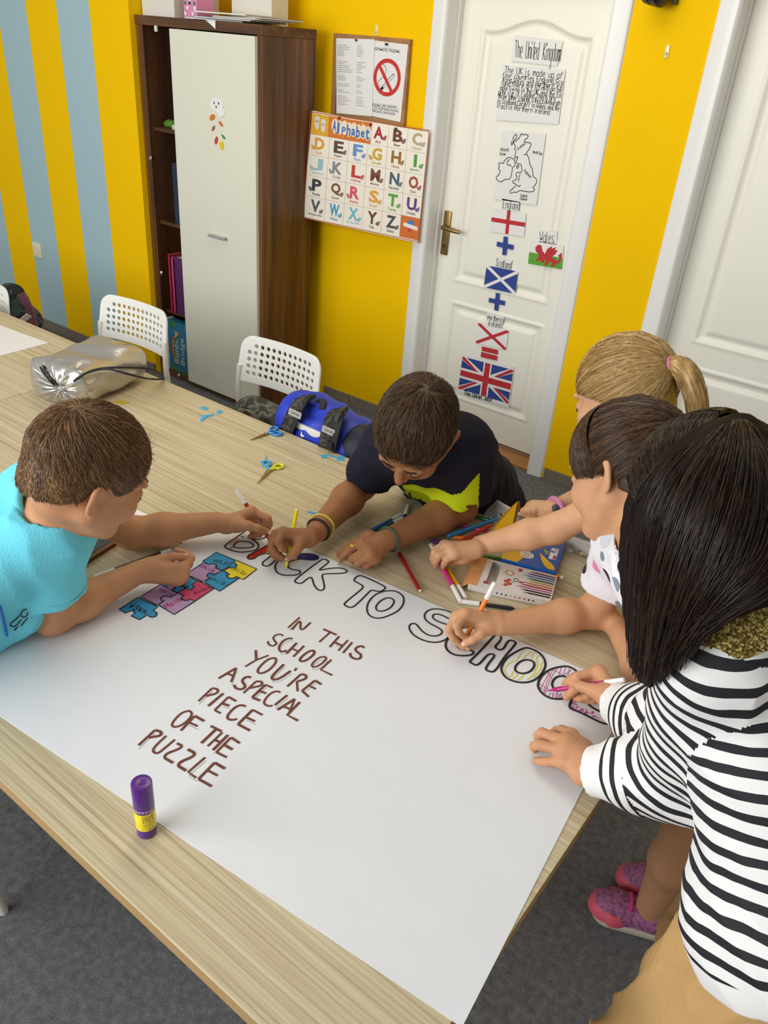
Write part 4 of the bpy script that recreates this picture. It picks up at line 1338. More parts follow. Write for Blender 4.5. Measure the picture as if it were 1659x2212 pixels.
# puzzle pieces ------------------------------------------------------------
K_ = (240, 1170, 4.879)
PZ = [('blue', '#2b93c4', 'VASA', '85 717 280 590 492 690 440 732 470 742 483 765 470 790 435 800 400 790 388 770 300 825 212 782 250 760 240 735 205 730 170 745 155 755', ((395, 725), (225, 655), (350, 765)), '#15233a', 'blue paper puzzle piece reading VASA, apart from the others', .0026),
 ('lilac', '#b18cba', 'Sonja', '308 585 520 455 560 470 590 485 600 465 650 465 675 490 660 510 635 515 695 545 625 590 590 575 550 580 520 600 535 625 560 625 485 670', ((500, 520), (630, 575), (520, 490)), '#8a4a8a', 'lilac paper puzzle piece reading Sonja', .0016),
 ('blue', '#2b93c4', 'MAR', '520 455 600 400 770 345 905 418 850 455 870 470 872 495 845 510 815 508 790 490 700 540 635 510 665 505 670 485 640 462 600 465 585 487', ((820, 470), (690, 385), (770, 500)), '#12203a', 'blue paper puzzle piece half under the hand of the boy in light blue', .0030),
 ('lilac', '#b492bc', 'Maja', '500 670 560 630 530 620 520 595 560 572 620 588 705 545 765 575 735 590 740 615 780 625 830 610 882 632 665 770', ((590, 710), (735, 625), (555, 675)), '#b83a78', 'lilac paper puzzle piece reading Maja', .0022),
 ('pink', '#c9406c', 'HANA', '915 415 1080 500 885 628 830 608 815 625 780 622 742 605 745 590 765 572 705 540 790 492 820 510 870 495 868 470 850 455', ((1045, 505), (885, 570), (1020, 475)), '#8a1f4a', 'pink paper puzzle piece reading HANA', .0018),
 ('lilac', '#b492bc', 'EMILIJA', '790 345 965 230 1035 245 1070 235 1110 250 1115 270 1095 280 1165 310 1115 340 1080 360 1050 340 1015 345 1010 365 1040 385 965 425', ((935, 270), (1085, 330), (945, 240)), '#8a4a9a', 'lilac paper puzzle piece reading EMILIJA', .0016),
 ('blue', '#2b93c4', 'ПЕТАР', '985 430 1055 385 1015 375 1010 350 1040 332 1095 345 1170 310 1225 335 1215 365 1240 390 1290 390 1350 385 1145 525', ((1240, 445), (1065, 375), (1205, 470)), '#1d4a6a', 'blue paper puzzle piece touching the yellow one and the lilac EMILIJA piece', .0014),
 ('blue', '#2b93c4', 'БОГДАН', '965 210 1110 115 1310 200 1265 235 1310 235 1325 260 1310 280 1260 280 1245 265 1170 305 1100 275 1115 250 1080 235 1040 240 1030 248', ((1270, 230), (1090, 185), (1250, 262)), '#1d4a6a', 'blue paper puzzle piece above the lilac EMILIJA piece, near the letter B', .0014),
 ('yellow', '#e6d21e', 'PETAR', '1320 200 1535 293 1395 402 1320 372 1300 385 1265 392 1230 380 1225 365 1250 350 1190 310 1255 275 1310 280 1325 250 1300 230', ((1430, 330), (1290, 265), (1400, 355)), '#6a6414', 'yellow paper puzzle piece reading PETAR', .0014)]
for i, (cn, c_, tx, s, (bl, br, tl), tc_, lb, w_) in enumerate(PZ):
    v = list(map(float, s.split()))
    uv = px_uv(PI, crop(*K_, list(zip(v[::2], v[1::2]))))
    o = thing('puzzle_piece', lb, 'puzzle piece', (*(sum(uv) / len(uv)), ZT + .0012), 0, 'paper puzzle pieces on the poster')
    k = MB()
    hh = .0006 + i * 5e-5
    fill_poly(k, PI, uv, hh, .0008)
    k.make('card', mat('puzzle_card_' + c_[1:], c_, .65, var=.04, vscale=40), o)
    k = MB()
    ribbon(k, PI, uv, .0030, hh + .0002, True)
    k.make('edge_outline', mat('navy_ink', '#1b2440', .7), o)
    k = MB()
    write(k, PI, tx, *crop(*K_, [bl, br, tl]), w_, hh + .0003)
    k.make('name_lettering', cm(tc_), o)

# ================================================================== markers
def solve_top(tip, px, L):
    best = None
    for z in np.linspace(tip[2], tip[2] + L, 200):
        p = onZ(px[0], px[1], z)
        e = abs(np.linalg.norm(p - tip) - L)
        if best is None or e < best[0]:
            best = (e, p)
    return best[1]
m_cap = mat('white_cap_plastic', '#eceae4', .4)
def marker(label, a, b, color, parts, r=.0046, group='felt tip markers on the table', capc=None, printc=True):
    """pen from a (rear) to b (front); parts: list of (name, from, to, colour, r0, r1) in fractions"""
    a, b = np.asarray(a, float), np.asarray(b, float)
    L = np.linalg.norm(b - a)
    ax = (b - a) / L
    o = thing('felt_marker', label, 'marker', tuple((a + b) / 2), 0, group)
    for nm, f0, f1, c_, r0, r1 in parts:
        m_ = m_cap if c_ == 'w' else mat('pen_plastic_' + c_[1:], c_, .3, coat=.2)
        e = min(.0006, (f1 - f0) * L * .2)
        MB().lathe([(r0 * r * .85, f0 * L), (r0 * r, f0 * L + e), (r1 * r, f1 * L - e), (r1 * r * .85, f1 * L)], a, ax, 16).make(nm, m_, o, smooth=True)
    return o
def flat(px, z=ZT + .0046):
    return onZ(px[0], px[1], z)
def capped(c):           # white cap at the rear, coloured barrel, white plug
    return [('cap', 0, .27, 'w', 1.05, 1.12), ('barrel', .265, .985, c, 1, 1), ('plug', .98, 1, 'w', .8, .7)]
def posted(c, nib='#333333'):   # pen in use: cap pushed on the rear, cone and nib at the front
    return [('cap', 0, .24, 'w', 1.0, 1.12), ('barrel', .235, .86, c, 1, 1), ('cone', .86, .955, c, .95, .45), ('nib', .95, 1.0, nib, .3, .12)]
def plain(c, plug='w'):  # coloured cap with a shoulder, thinner barrel, plug
    return [('cap', 0, .28, c, 1.02, 1.12), ('barrel', .275, .985, c, .92, .92), ('plug', .98, 1, plug, .75, .65)]
MK = [('brown marker with white ends beside the right forearm of the boy in light blue', (207, 1246), (368, 1187), [('cap', 0, .24, 'w', 1.05, 1.12), ('barrel', .235, .86, '#4a2618', 1, 1), ('rear_plug', .855, 1, 'w', 1, .9)]),
      ('blue marker with white ends in front of the dark shirt', (866, 1111), (770, 1164), [('cap', 0, .22, 'w', 1.0, 1.1), ('barrel', .215, .78, '#1f62ae', 1, 1), ('cone', .775, 1, 'w', .9, .4)]),
      ('dark green marker beside the blue one', (869, 1119), (795, 1160), capped('#16502c')),
      ('short looking navy marker with a white cap standing off from the blue one', (882, 1092), (858, 1165), [('cap', 0, .30, 'w', 1.0, 1.1), ('barrel', .29, 1, '#24328e', 1, 1)]),
      ('dark red marker lying alone on the oak table', (862, 1195), (908, 1277), plain('#9c1420')),
      ('yellow marker with a white cap next to the pink one', (1006, 1292), (948, 1200), capped('#e2b50e')),
      ('black marker with a white cap behind the orange one', (997, 1299), (1112, 1315), [('cap', 0, .34, 'w', 1.05, 1.1), ('barrel', .33, .93, '#1a1a1c', 1, 1), ('cone', .925, 1, '#1a1a1c', .9, .35)]),
      ('purple marker beside the forearm of the boy in the dark shirt', (932, 1169), (1010, 1178), plain('#5b2a86')),
      ('light blue marker lying across the pile', (967, 1158), (1075, 1120), plain('#1787c4')),
      ('bright red marker lying across the orange one', (1062, 1134), (985, 1175), plain('#c81d12')),
      ('orange marker under the red one', (975, 1160), (1075, 1170), plain('#ec7a1c')),
      ('pale pink marker under the light blue one', (984, 1131), (1060, 1150), plain('#cf5f9c')),
      ('green marker beside the white chair back', (1000, 1107), (1068, 1127), plain('#128a56')),
      ('grey marker tip beside the yellow flap', (1032, 1158), (1080, 1160), plain('#8f9696')),
      ('green marker between the two marker boxes', (1040, 1201), (1095, 1207), plain('#4f8f2e'))]
for i, (lb, a, b, pr_) in enumerate(MK):
    dz = {8: .010, 9: .011}.get(i, 0)
    marker(lb, flat(a, ZT + .0052 + dz), flat(b, ZT + .0052 + dz), None, pr_)
PINK_A, PINK_B = flat((996, 1301), ZT + .0056), onZ(930, 1176, ZT + .012)
marker('pink marker held down by the hand of the girl in the patterned shirt', PINK_A, PINK_B, None, [('cap', 0, .26, 'w', 1.05, 1.12), ('barrel', .255, .84, '#dc2a84', 1, 1), ('rear_plug', .835, 1, 'w', 1, .95)])
HELD = {}
for key, lb, tip, top, Lm, c_, nib, spec in (
    ('red', 'red marker in the hand of the boy in light blue', (593, 1180), (510, 1058), .15, '#ad1722', '#8a0f18', None),
    ('yellow', 'yellow marker in the hand of the boy in the dark shirt', (617, 1231), (641, 1100), .145, '#f2e205', '#d8c818', [('plug', 0, .03, 'w', .8, .9), ('barrel', .025, .76, '#f2e205', 1, 1), ('collar', .755, .80, '#e6d400', 1.05, .9), ('cone', .795, .95, '#f2e205', .9, .55), ('nib', .945, 1, '#d8c818', .4, .15)]),
    ('orange', 'orange marker with a white cap, drawing on the letter C', (993, 1403), (1069, 1258), .15, '#f58220', '#d8401c', None),
    ('magenta', 'magenta marker in the hand of the girl in stripes', (1183, 1492), (1349, 1469), .15, '#b0146e', '#3a1a30', None)):
    t0 = onZ(*tip, ZT + .002)
    t1 = solve_top(t0, top, Lm)
    HELD[key] = (t0, t1)
    marker(lb, t1, t0, None, spec or posted(c_, nib), group='felt tip markers in use')
marker('orange marker end sticking out of the white marker box', onZ(1217, 1248, ZT + .009), onZ(1150, 1236, ZT + .009), None, [('plug', 0, .12, 'w', .8, .9), ('barrel', .11, 1, '#e8822a', 1, 1)])

# ================================================================== marker boxes
B_ = (980, 1050, 4.879)
def BC(p): return crop(*B_, p)
def flat_box(name, label, cat, cor, z0, z1, m_top, m_side):
    """cardboard box lying flat; corners of the top face in pixels"""
    P1 = Plane('T', z1)
    uv = px_uv(P1, cor)
    o = thing(name, label, cat, (*(sum(uv) / len(uv)), z0))
    top = [(u[0], u[1], z1) for u in uv]
    bot = [(u[0], u[1], z0) for u in uv]
    return o, P1, uv
wb, PB, wu = flat_box('marker_box', 'white marker box with a cut out window and printed pens', 'box', BC([(275, 742), (1092, 952), (1022, 1215), (152, 1030)]), ZT, ZT + .017, None, None)
card = mat('white_carton', '#dcd6d0', .5)
win = px_uv(PB, BC([(412, 800), (506, 826), (432, 1052), (334, 1028)]))
# top face with a real window: ring of quads between outline and window
def lerp_ring(outer, inner, z):
    return [(p[0], p[1], z) for p in list(outer) + list(inner)], [(0, 1, 5, 4), (1, 2, 6, 5), (2, 3, 7, 6), (3, 0, 4, 7)]
v, f = lerp_ring(wu, win, ZT + .017)
k = MB().add(v, [q[::-1] for q in f])
for i in range(4):
    a, b = wu[i], wu[(i + 1) % 4]
    k.add([(*a, ZT + .017), (*b, ZT + .017), (*b, ZT + .001), (*a, ZT + .001)], [(0, 1, 2, 3)])
k.add([(*p, ZT + .001) for p in wu], [(0, 1, 2, 3)])
k.make('carton', card, wb)
def bx(a, b):
    p = (wu[0] * (1 - a) + wu[1] * a) * (1 - b) + (wu[3] * (1 - a) + wu[2] * a) * b
    return p
k = MB()
fill_poly(k, PB, [bx(-.0, 0), bx(.11, 0), bx(.11, 1), bx(-.0, 1)], .0002)
k.make('orange_end_print', mat('orange_fade', '#d99a62', .5, var=.25, vscale=25), wb)
pc = ['#6a2a3a', '#39407e', '#4a6fae', '#3a5230', '#b59a5a', '#c46a3c', '#8a3028', '#b4508a', '#201c1e', '#2e211c']
for i, c_ in enumerate(pc):
    k = MB()
    b0, b1 = .06 + i * .088, .06 + i * .088 + .052
    a0 = [.65, .61, .585, .63, .66, .62, .58, .54, .60, .64][i]
    fill_poly(k, PB, [bx(a0, (b0 + b1) / 2), bx(a0 + .09, b0), bx(.985, b0), bx(.985, b1), bx(a0 + .09, b1)], .0003)
    k.make('pen_print', cm(c_), wb)
k = MB()
dot(k, PB, bx(.43, .32), .010, .0003, 16)
k.make('badge_print', cm('#cf8a3c'), wb)
k = MB()
dot(k, PB, bx(.43, .32), .0065, .0005, 16); dot(k, PB, bx(.40, .70), .004, .0003)
k.make('white_badge_print', m_paper, wb)
k = MB()
for a, b in ((.42, .64), (.45, .58), (.47, .70), (.43, .76)):
    dot(k, PB, bx(a, b), .0052, .0004 + a * 1e-4, 10)
ribbon(k, PB, [bx(.57, .56), bx(.63, .55)], .006, .0004)
k.make('balloon_print', cm('#b54a30'), wb)
k = MB()
ribbon(k, PB, [bx(.53 + .025 * math.cos(t), .52 + .06 * math.sin(t)) for t in np.linspace(0, 6.28, 14)], .0014, .0005, True)
ribbon(k, PB, [bx(.52, .58), bx(.48, .68)], .001, .0004); ribbon(k, PB, [bx(.63, .54), bx(.66, .5)], .001, .0004)
k.make('figure_print', m_ink, wb)
k = MB()
dot(k, PB, bx(.19, .83), .0055, .0003, 14)
fill_poly(k, PB, [bx(.515, .08), bx(.565, .06), bx(.575, .16), bx(.53, .19)], .0003)
k.make('red_badge_print', cm('#b04038'), wb)
PFm = MB()
a, b = wu[3], wu[2]
tdir = unit(b - a)
nrm = np.array([tdir[1], -tdir[0]])
for i, c_ in enumerate(['#3a3060', '#35407a', '#3c4a2c', '#c8a860', '#c46a3c', '#b0503a', '#b4508a', '#201c1e', '#6a3a22']):
    q = a + (b - a) * (.36 + i * .055)
    d_ = MB().add([(*(q + nrm * .0004 + tdir * .0022 * math.cos(t)), ZT + .009 + .0022 * math.sin(t)) for t in np.linspace(0, 6.28, 9)[:-1]], [tuple(range(8))])
    d_.make('dot_print', cm(c_), wb)
fl = MB()
e0, e1 = wu[0], wu[3]
out = unit(np.array([-(e1 - e0)[1], (e1 - e0)[0]]))
if out @ (wu[1] - wu[0]) > 0:
    out = -out
fl.prism([(*e0, ZT + .0165), (*e1, ZT + .0165), (*(e1 + out * .014), ZT + .0045), (*(e0 + out * .012), ZT + .0045)],
         [(*e0, ZT + .0172), (*e1, ZT + .0172), (*(e1 + out * .0145), ZT + .0052), (*(e0 + out * .0125), ZT + .0052)])
fl.make('end_flap', MATS['orange_fade'], wb)

# blue and yellow box with its lid standing up
P2 = Plane('T', ZT + .022)
yc = [(600, 470), (1185, 585), (1075, 905), (500, 762)]
yu = px_uv(P2, BC(yc))
yb = thing('marker_box', 'blue and yellow marker box with an open yellow lid', 'box', (*(sum(yu) / 4), ZT))
blue_c = mat('blue_carton', '#1f56a8', .35, coat=.2)
k = MB().prism([(*p, ZT + .0012) for p in yu][::-1], [(*p, ZT + .022) for p in yu][::-1])
k.make('carton', blue_c, yb)
def yx(a, b):
    return (yu[0] * (1 - a) + yu[1] * a) * (1 - b) + (yu[3] * (1 - a) + yu[2] * a) * b
yel = mat('yellow_carton', '#e0ac10', .4, coat=.2)
k = MB(); fill_poly(k, P2, [yx(0, 0), yx(.42, 0), yx(.50, .45), yx(.30, 1), yx(0, 1)], .0003); k.make('yellow_print', yel, yb)
k = MB(); dot(k, P2, yx(.42, .70), .016, .0006, 20, .014); k.make('round_label_print', m_paper, yb)
k = MB(); dot(k, P2, yx(.42, .70), .012, .0009, 20, .0105); k.make('label_ring_print', cm('#b89a3a'), yb)
k = MB(); dot(k, P2, yx(.42, .70), .010, .0011, 20, .0085)
k.make('label_core_print', m_paper, yb)
k = MB()
for i in range(3):
    ribbon(k, P2, [yx(.37, .66 + i * .04), yx(.47, .66 + i * .04)], .0014, .0013)
k.make('label_lettering', m_ink, yb)
k = MB(); fill_poly(k, P2, smooth_poly([yx(.62, .55), yx(.70, .60), yx(.80, .72), yx(.92, .82), yx(.99, .97), yx(.88, .99), yx(.76, .90), yx(.68, .72)], 2, True), .0006); k.make('crayon_print', cm('#e2b21c'), yb)
k = MB(); fill_poly(k, P2, [yx(.585, .50), yx(.64, .54), yx(.65, .62)], .0008); k.make('crayon_tip_print', cm('#d8641c'), yb)
k = MB(); fill_poly(k, P2, [yx(.80, .30), yx(.93, .30), yx(.93, .66), yx(.80, .66)], .0004); k.make('info_label_print', m_paper, yb)
k = MB(); fill_poly(k, P2, [yx(.87, .53), yx(.925, .53), yx(.925, .65), yx(.87, .65)], .0007); k.make('info_mark_print', cm('#c03a50'), yb)
k = MB()
for i in range(4):
    ribbon(k, P2, [yx(.86, .34 + i * .04), yx(.92, .34 + i * .04)], .0012, .0007)
dot(k, P2, yx(.835, .42), .004, .0007)
k.make('info_lettering', cm('#3a6a9a'), yb)
k = MB()
for i, (a, b) in enumerate(((.70, .42), (.72, .48), (.75, .46), (.75, .53))):
    dot(k, P2, yx(a, b), .004, .0005 + i * 1e-5, 6)
k.make('toy_print', cm('#9aa848'), yb)
# open lid: from the left edge of the carton rising towards the wall
lidpx = [((330, 562), ZT + .010), ((545, 275), ZT + .050), ((672, 160), ZT + .085), ((602, 490), ZT + .024)]
lv_ = [onZ(*BC([p])[0], z=z) for p, z in lidpx]
k = MB().prism([tuple(p) for p in lv_], [tuple(p + A(.0008, -.0008, .0008)) for p in lv_])
lid = k.make('lid', yel, yb)
hinge_px = [((545, 275), ZT + .050), ((672, 160), ZT + .085), ((680, 215), ZT + .070), ((615, 480), ZT + .024)]
hv = [onZ(*BC([p])[0], z=z) for p, z in hinge_px]
MB().prism([tuple(p + A(.002, .002, 0)) for p in hv], [tuple(p + A(.003, .003, .001)) for p in hv]).make('lid_edge', cm('#b58a4a'), yb)
def lidp(a, b):
    return (lv_[0] * (1 - a) + lv_[3] * a) * (1 - b) + (lv_[1] * (1 - a) + lv_[2] * a) * b + A(.0004, -.0016, .0016)
for (a0, b0, a1, b1) in ((.55, .80, .75, .87), (.45, .45, .68, .53), (.50, .56, .70, .62)):
    MB().add([tuple(lidp(a0, b0)), tuple(lidp(a1, b0)), tuple(lidp(a1, b1)), tuple(lidp(a0, b1))], [(0, 1, 2, 3)]).make('lid_print', m_ink, yb)

# ================================================================== glue stick
gp = onZ(318, 1796, ZT)
gs = thing('glue_stick', 'purple and yellow glue stick standing at the near edge of the paper', 'glue stick', tuple(gp))
GR = .0142
pur = mat('purple_plastic', '#56207f', .3, coat=.3)
def gl_(name, prof, m_):
    return MB().lathe(prof, gp, (0, 0, 1), 40).make(name, m_, gs, smooth=0.6)
gl_('base_dial', [(GR * .93, 0), (GR * .97, .001), (GR * .97, .0165), (GR * .95, .017)], pur)
gl_('tube', [(GR * .985, .0168), (GR * .985, .060)], pur)
lbm = mat('yellow_label', '#f2dc10', .35, coat=.3)
gl_('label_wrap', [(GR, .0172), (GR * 1.005, .0174), (GR * 1.005, .0505), (GR, .0507)], lbm)
gl_('cap', [(GR * .99, .0598), (GR * 1.02, .0604), (GR * 1.02, .0985), (GR * .98, .1015), (GR * .80, .1025), (GR * .2, .1025), (GR * .1, .1018)], pur)
cam_az = math.atan2(-gp[1], -gp[0])
def cyl_text(txt, a0, a1, z0, z1, m_, name='label_lettering', r=GR * 1.012):
    v, f = font_mesh(txt)
    mb = MB()
    mb.add([(gp[0] + r * math.cos(cam_az + a0 + (a1 - a0) * p[0]), gp[1] + r * math.sin(cam_az + a0 + (a1 - a0) * p[0]), gp[2] + z0 + (z1 - z0) * p[1]) for p in v], f)
    return mb.make(name, m_, gs)
dpur = cm('#3f1d5c')
cyl_text('octopus', -1.15, 1.6, .0525, .0590, m_paper)
cyl_text('GLUE', -.35, .85, .0425, .0490, dpur)
cyl_text('STICK', -.35, .95, .0350, .0415, dpur)
cyl_text('21', .15, .65, .0190, .0235, dpur)
for i in range(3):
    z_ = .0262 + i * .0024
    mb = MB()
    pts = [(gp[0] + GR * 1.012 * math.cos(cam_az + t), gp[1] + GR * 1.012 * math.sin(cam_az + t)) for t in np.linspace(-.3, .9, 10)]
    mb.add([(x, y, gp[2] + z_) for x, y in pts] + [(x, y, gp[2] + z_ + .0014) for x, y in pts], [(j, j + 1, 11 + j, 10 + j) for j in range(9)])
    mb.make('small_lettering', cm('#c8b85a'), gs)

# ================================================================== scissors and scraps
steel = mat('scissor_steel', '#a8976a', .3, metal=.85)
def scissors(label, tip, piv, l1, l2, c1, c2, rl=.0105):
    z = ZT + .0035
    t, p = onZ(*tip, z), onZ(*piv, z)
    o = thing('scissors', label, 'scissors', tuple(p - A(0, 0, .0035)))
    ax = unit(t - p)
    nn = np.array([-ax[1], ax[0], 0])
    for i, (lp, c_, sg) in enumerate(((l1, c1, 1), (l2, c2, -1))):
        dz = A(0, 0, .0012 * (i - .5))
        bl = [t, p + nn * .0065 * sg + ax * .006, p + nn * .005 * sg - ax * .008, p - nn * .0035 * sg - ax * .008, p - nn * .003 * sg + ax * .006]
        MB().prism([tuple(q + dz - A(0, 0, .0006)) for q in bl], [tuple(q + dz + A(0, 0, .0006)) for q in bl]).make('blade', steel, o)
        q = onZ(*lp, z)
        u = unit(q - p); w_ = np.array([-u[1], u[0], 0])
        pts = [q + u * (rl * 1.25) * math.cos(a) + w_ * rl * math.sin(a) + dz for a in np.linspace(0, 2 * math.pi, 20, endpoint=False)]
        h = MB().tube(pts, .0032, 8, closed=True)
        h.tube([p - ax * .006 + dz, p * .6 + q * .4 + dz, q - u * rl * 1.25 + dz], [.0034, .0042, .0038], 8)
        h.make('handle', cm(c_, .35), o, smooth=True)
    MB().lathe([(.003, 0), (.003, .004), (.001, .0046)], p - A(0, 0, .002), (0, 0, 1), 12).make('rivet', chrome, o, smooth=True)
scissors('blue handled scissors near the far table edge', (540, 951), (577, 936), (592, 926), (600, 937), '#1f7ed0', '#1f7ed0')
scissors('scissors with one blue and one yellow handle', (556, 1045), (581, 1017), (577, 1001), (602, 1008), '#2a9ccb', '#d9e012')
scr = mat('sky_blue_paper', '#3ba9d8', .6)
SC = [('blue paper scrap with a long tail near the far scissors', [(430, 882), (440, 878), (450, 884), (442, 886)]), ('tiny square blue paper scrap', [(467, 889), (476, 886), (481, 892), (471, 895)]),
      ('forked blue paper scrap', [(430, 899), (462, 895), (462, 898), (446, 902), (436, 912), (432, 908), (438, 901)]), ('small blue paper scrap on the handle of the two coloured scissors', [(562, 998), (572, 995), (578, 1000), (568, 1004)]),
      ('thin blue paper strip by the two coloured scissors', [(572, 994), (574, 985), (576, 985), (575, 995)]), ('square blue paper scrap by the shoulder of the dark shirt', [(693, 984), (704, 982), (706, 989), (695, 991)]),
      ('larger folded blue paper scrap by the shoulder of the dark shirt', [(727, 989), (743, 985), (742, 996), (728, 995)]), ('pale blue paper strip between two scraps', [(707, 983), (727, 988), (727, 990), (707, 985)]),
      ('thin blue paper strip near the yellow marker', [(664, 1104), (690, 1110), (690, 1113), (664, 1107)]), ('yellow paper scrap in front of the silver bag', [(243, 868), (262, 866), (282, 871), (262, 874)])]
for i, (lb, p) in enumerate(SC):
    k = MB()
    P_ = Plane('T', ZT)
    fill_poly(k, P_, px_uv(P_, p), .0016, .0012)
    tag(k.make('paper_scrap', cm('#b5a01e') if 'yellow' in lb[:7] else scr), lb, 'paper scrap', 'paper scraps on the table')

# loose sheets, notebook
def loose(name, label, px, z=ZT, m_=m_paper, cat='paper', th=.0005):
    P_ = Plane('T', z)
    k = MB()
    fill_poly(k, P_, px_uv(P_, px), th + .0003, th)
    return tag(k.make(name, m_), label, cat)
a = onZ(105, 741); e1 = unit(onZ(0, 703) - a); e2 = unit(onZ(0, 769) - a)
k = MB().prism([tuple(q) for q in (a + A(0, 0, .0002), a + e1 * .42 + A(0, 0, .0002), a + e1 * .42 + e2 * .30 + A(0, 0, .0002), a + e2 * .30 + A(0, 0, .0002))],
               [tuple(q) for q in (a + A(0, 0, .001), a + e1 * .42 + A(0, 0, .001), a + e1 * .42 + e2 * .30 + A(0, 0, .001), a + e2 * .30 + A(0, 0, .001))])
tag(k.make('paper_sheet', m_paper), 'white paper sheet beyond the silver bag', 'paper')
loose('paper_sheet', 'white paper sheet behind the face of the boy in light blue', [(337, 1121), (262, 1085), (200, 1130), (262, 1162)], th=.0008)
nbk = thing('notebook', 'dark notebook with a brown edge beside the boy in light blue', 'notebook', tuple(onZ(200, 1185)))
P_ = Plane('T', ZT)
k = MB(); fill_poly(k, P_, px_uv(P_, [(168, 1232), (262, 1172), (190, 1128), (90, 1185)]), .009, .008); k.make('cover', cm('#6a3f20', .5), nbk)
k = MB(); fill_poly(k, P_, px_uv(P_, [(168, 1224), (250, 1171), (188, 1133), (100, 1184)]), .0098, .0006); k.make('dark_face', mat('slate_cover', '#33383f', .5), nbk)

# ================================================================== silver drawstring bag
sil = mat('silver_fabric', '#c4c1bb', .30, metal=.85, bump=.30, bscale=20)
e0_, e1_, e2_ = onZ(84, 852), onZ(212, 880), onZ(345, 812)
ax_ = unit(e2_ - e1_); LB = np.linalg.norm(e2_ - e1_) + .02
sd = np.array([-ax_[1], ax_[0], 0])
WB = abs((e1_ - e0_) @ sd) / 2
Mo = onZ(136, 838, ZT + .064)
off = ((e0_ + e1_) / 2 - Mo) @ sd
sb = thing('drawstring_bag', 'silver drawstring bag lying on the table', 'bag', tuple((Mo + ax_ * LB / 2) * A(1, 1, 0) + A(0, 0, ZT)))
nt_ = 160
vs, fs = [], []
ph = RNG.uniform(0, 6.28, 6)
rows = [('f', r) for r in np.linspace(.06, 1, 16)] + [('b', s) for s in np.linspace(.03, 1, 46)]
HB = .066
for kind, q_ in rows:
    for j in range(nt_):
        t = 2 * math.pi * j / nt_
        ct, st_ = math.cos(t), math.sin(t)
        q = 1.0 / (abs(ct) ** 3.4 + abs(st_) ** 3.4) ** (1 / 3.4)
        pleat = math.sin(13 * t + 1.6 * math.sin(2 * t + ph[0])) + .5 * math.sin(23 * t + ph[1])
        if kind == 'f':
            r = q_
            rr = r * (1 + .06 * pleat * (1 - r) * r * 4 * .25)
            axial = -.012 + .030 * r ** 3 - .016 * math.exp(-(r / .16) ** 2) * -1 + .0085 * pleat * math.sin(math.pi * min(1, r * 1.05)) ** .8 * (1.15 - r)
            w_, hh_ = WB * rr, HB * rr
            dd = 0
        else:
            s = q_
            axial = .018 + s * (LB - .02)
            w_ = WB * (1 + .05 * math.sin(5 * s + ph[2])) * (1 - .30 * max(0, (s - .86) / .14) ** 2)
            hh_ = HB * (1 - .06 * s) * (1 - .75 * max(0, (s - .84) / .16) ** 2)
            rr = 1 + .05 * pleat * math.exp(-(s / .10) ** 2) + .018 * math.sin(4 * t + 11 * s + ph[3]) + .012 * math.sin(9 * t - 17 * s + ph[4])
            w_, hh_ = w_ * rr, hh_ * rr
            dd = (-.010 * math.exp(-((s - .42) / .10) ** 2) + .006 * math.sin(13 * s + 3 * ct + ph[5])) * max(st_, 0)
        x_, z_ = w_ * q * ct, hh_ * q * st_ + dd
        c_ = Mo + sd * off * (min(1, q_ * 1.2) if kind == 'f' else 1) + ax_ * axial
        vs.append((c_[0] + sd[0] * x_, c_[1] + sd[1] * x_, max(ZT + .0645 + z_, ZT + .0008)))
nr_ = len(rows)
for i in range(nr_ - 1):
    for j in range(nt_):
        fs.append((i * nt_ + j, i * nt_ + (j + 1) % nt_, (i + 1) * nt_ + (j + 1) % nt_, (i + 1) * nt_ + j))
fs.append(tuple(range(nt_))[::-1]); fs.append(tuple((nr_ - 1) * nt_ + j for j in range(nt_)))
MB().add(vs, fs).make('sack', sil, sb, smooth=2.5)
cordm = mat('black_cord', '#141414', .6)
MB().tube(smooth_poly([onZ(118, 832, ZT + .075), onZ(98, 812, ZT + .105), onZ(84, 788, ZT + .112), onZ(90, 782, ZT + .118), onZ(100, 806, ZT + .11), onZ(125, 832, ZT + .075)], 3), .0031, 8).make('cord', cordm, sb, smooth=True)
MB().tube(smooth_poly([onZ(150, 833, ZT + .075), onZ(172, 812, ZT + .115), onZ(205, 797, ZT + .137), onZ(250, 793, ZT + .139), onZ(330, 795, ZT + .125), onZ(352, 812, ZT + .05), onZ(354, 818, ZT + .004)], 3), .0031, 8).make('cord', cordm, sb, smooth=True)
MB().tube(smooth_poly([onZ(154, 833, ZT + .07), onZ(178, 808, ZT + .119), onZ(225, 794, ZT + .14), onZ(270, 806, ZT + .134), onZ(310, 817, ZT + .10), onZ(340, 820, ZT + .03), onZ(354, 818, ZT + .004)], 3), .0031, 8).make('cord', cordm, sb, smooth=True)

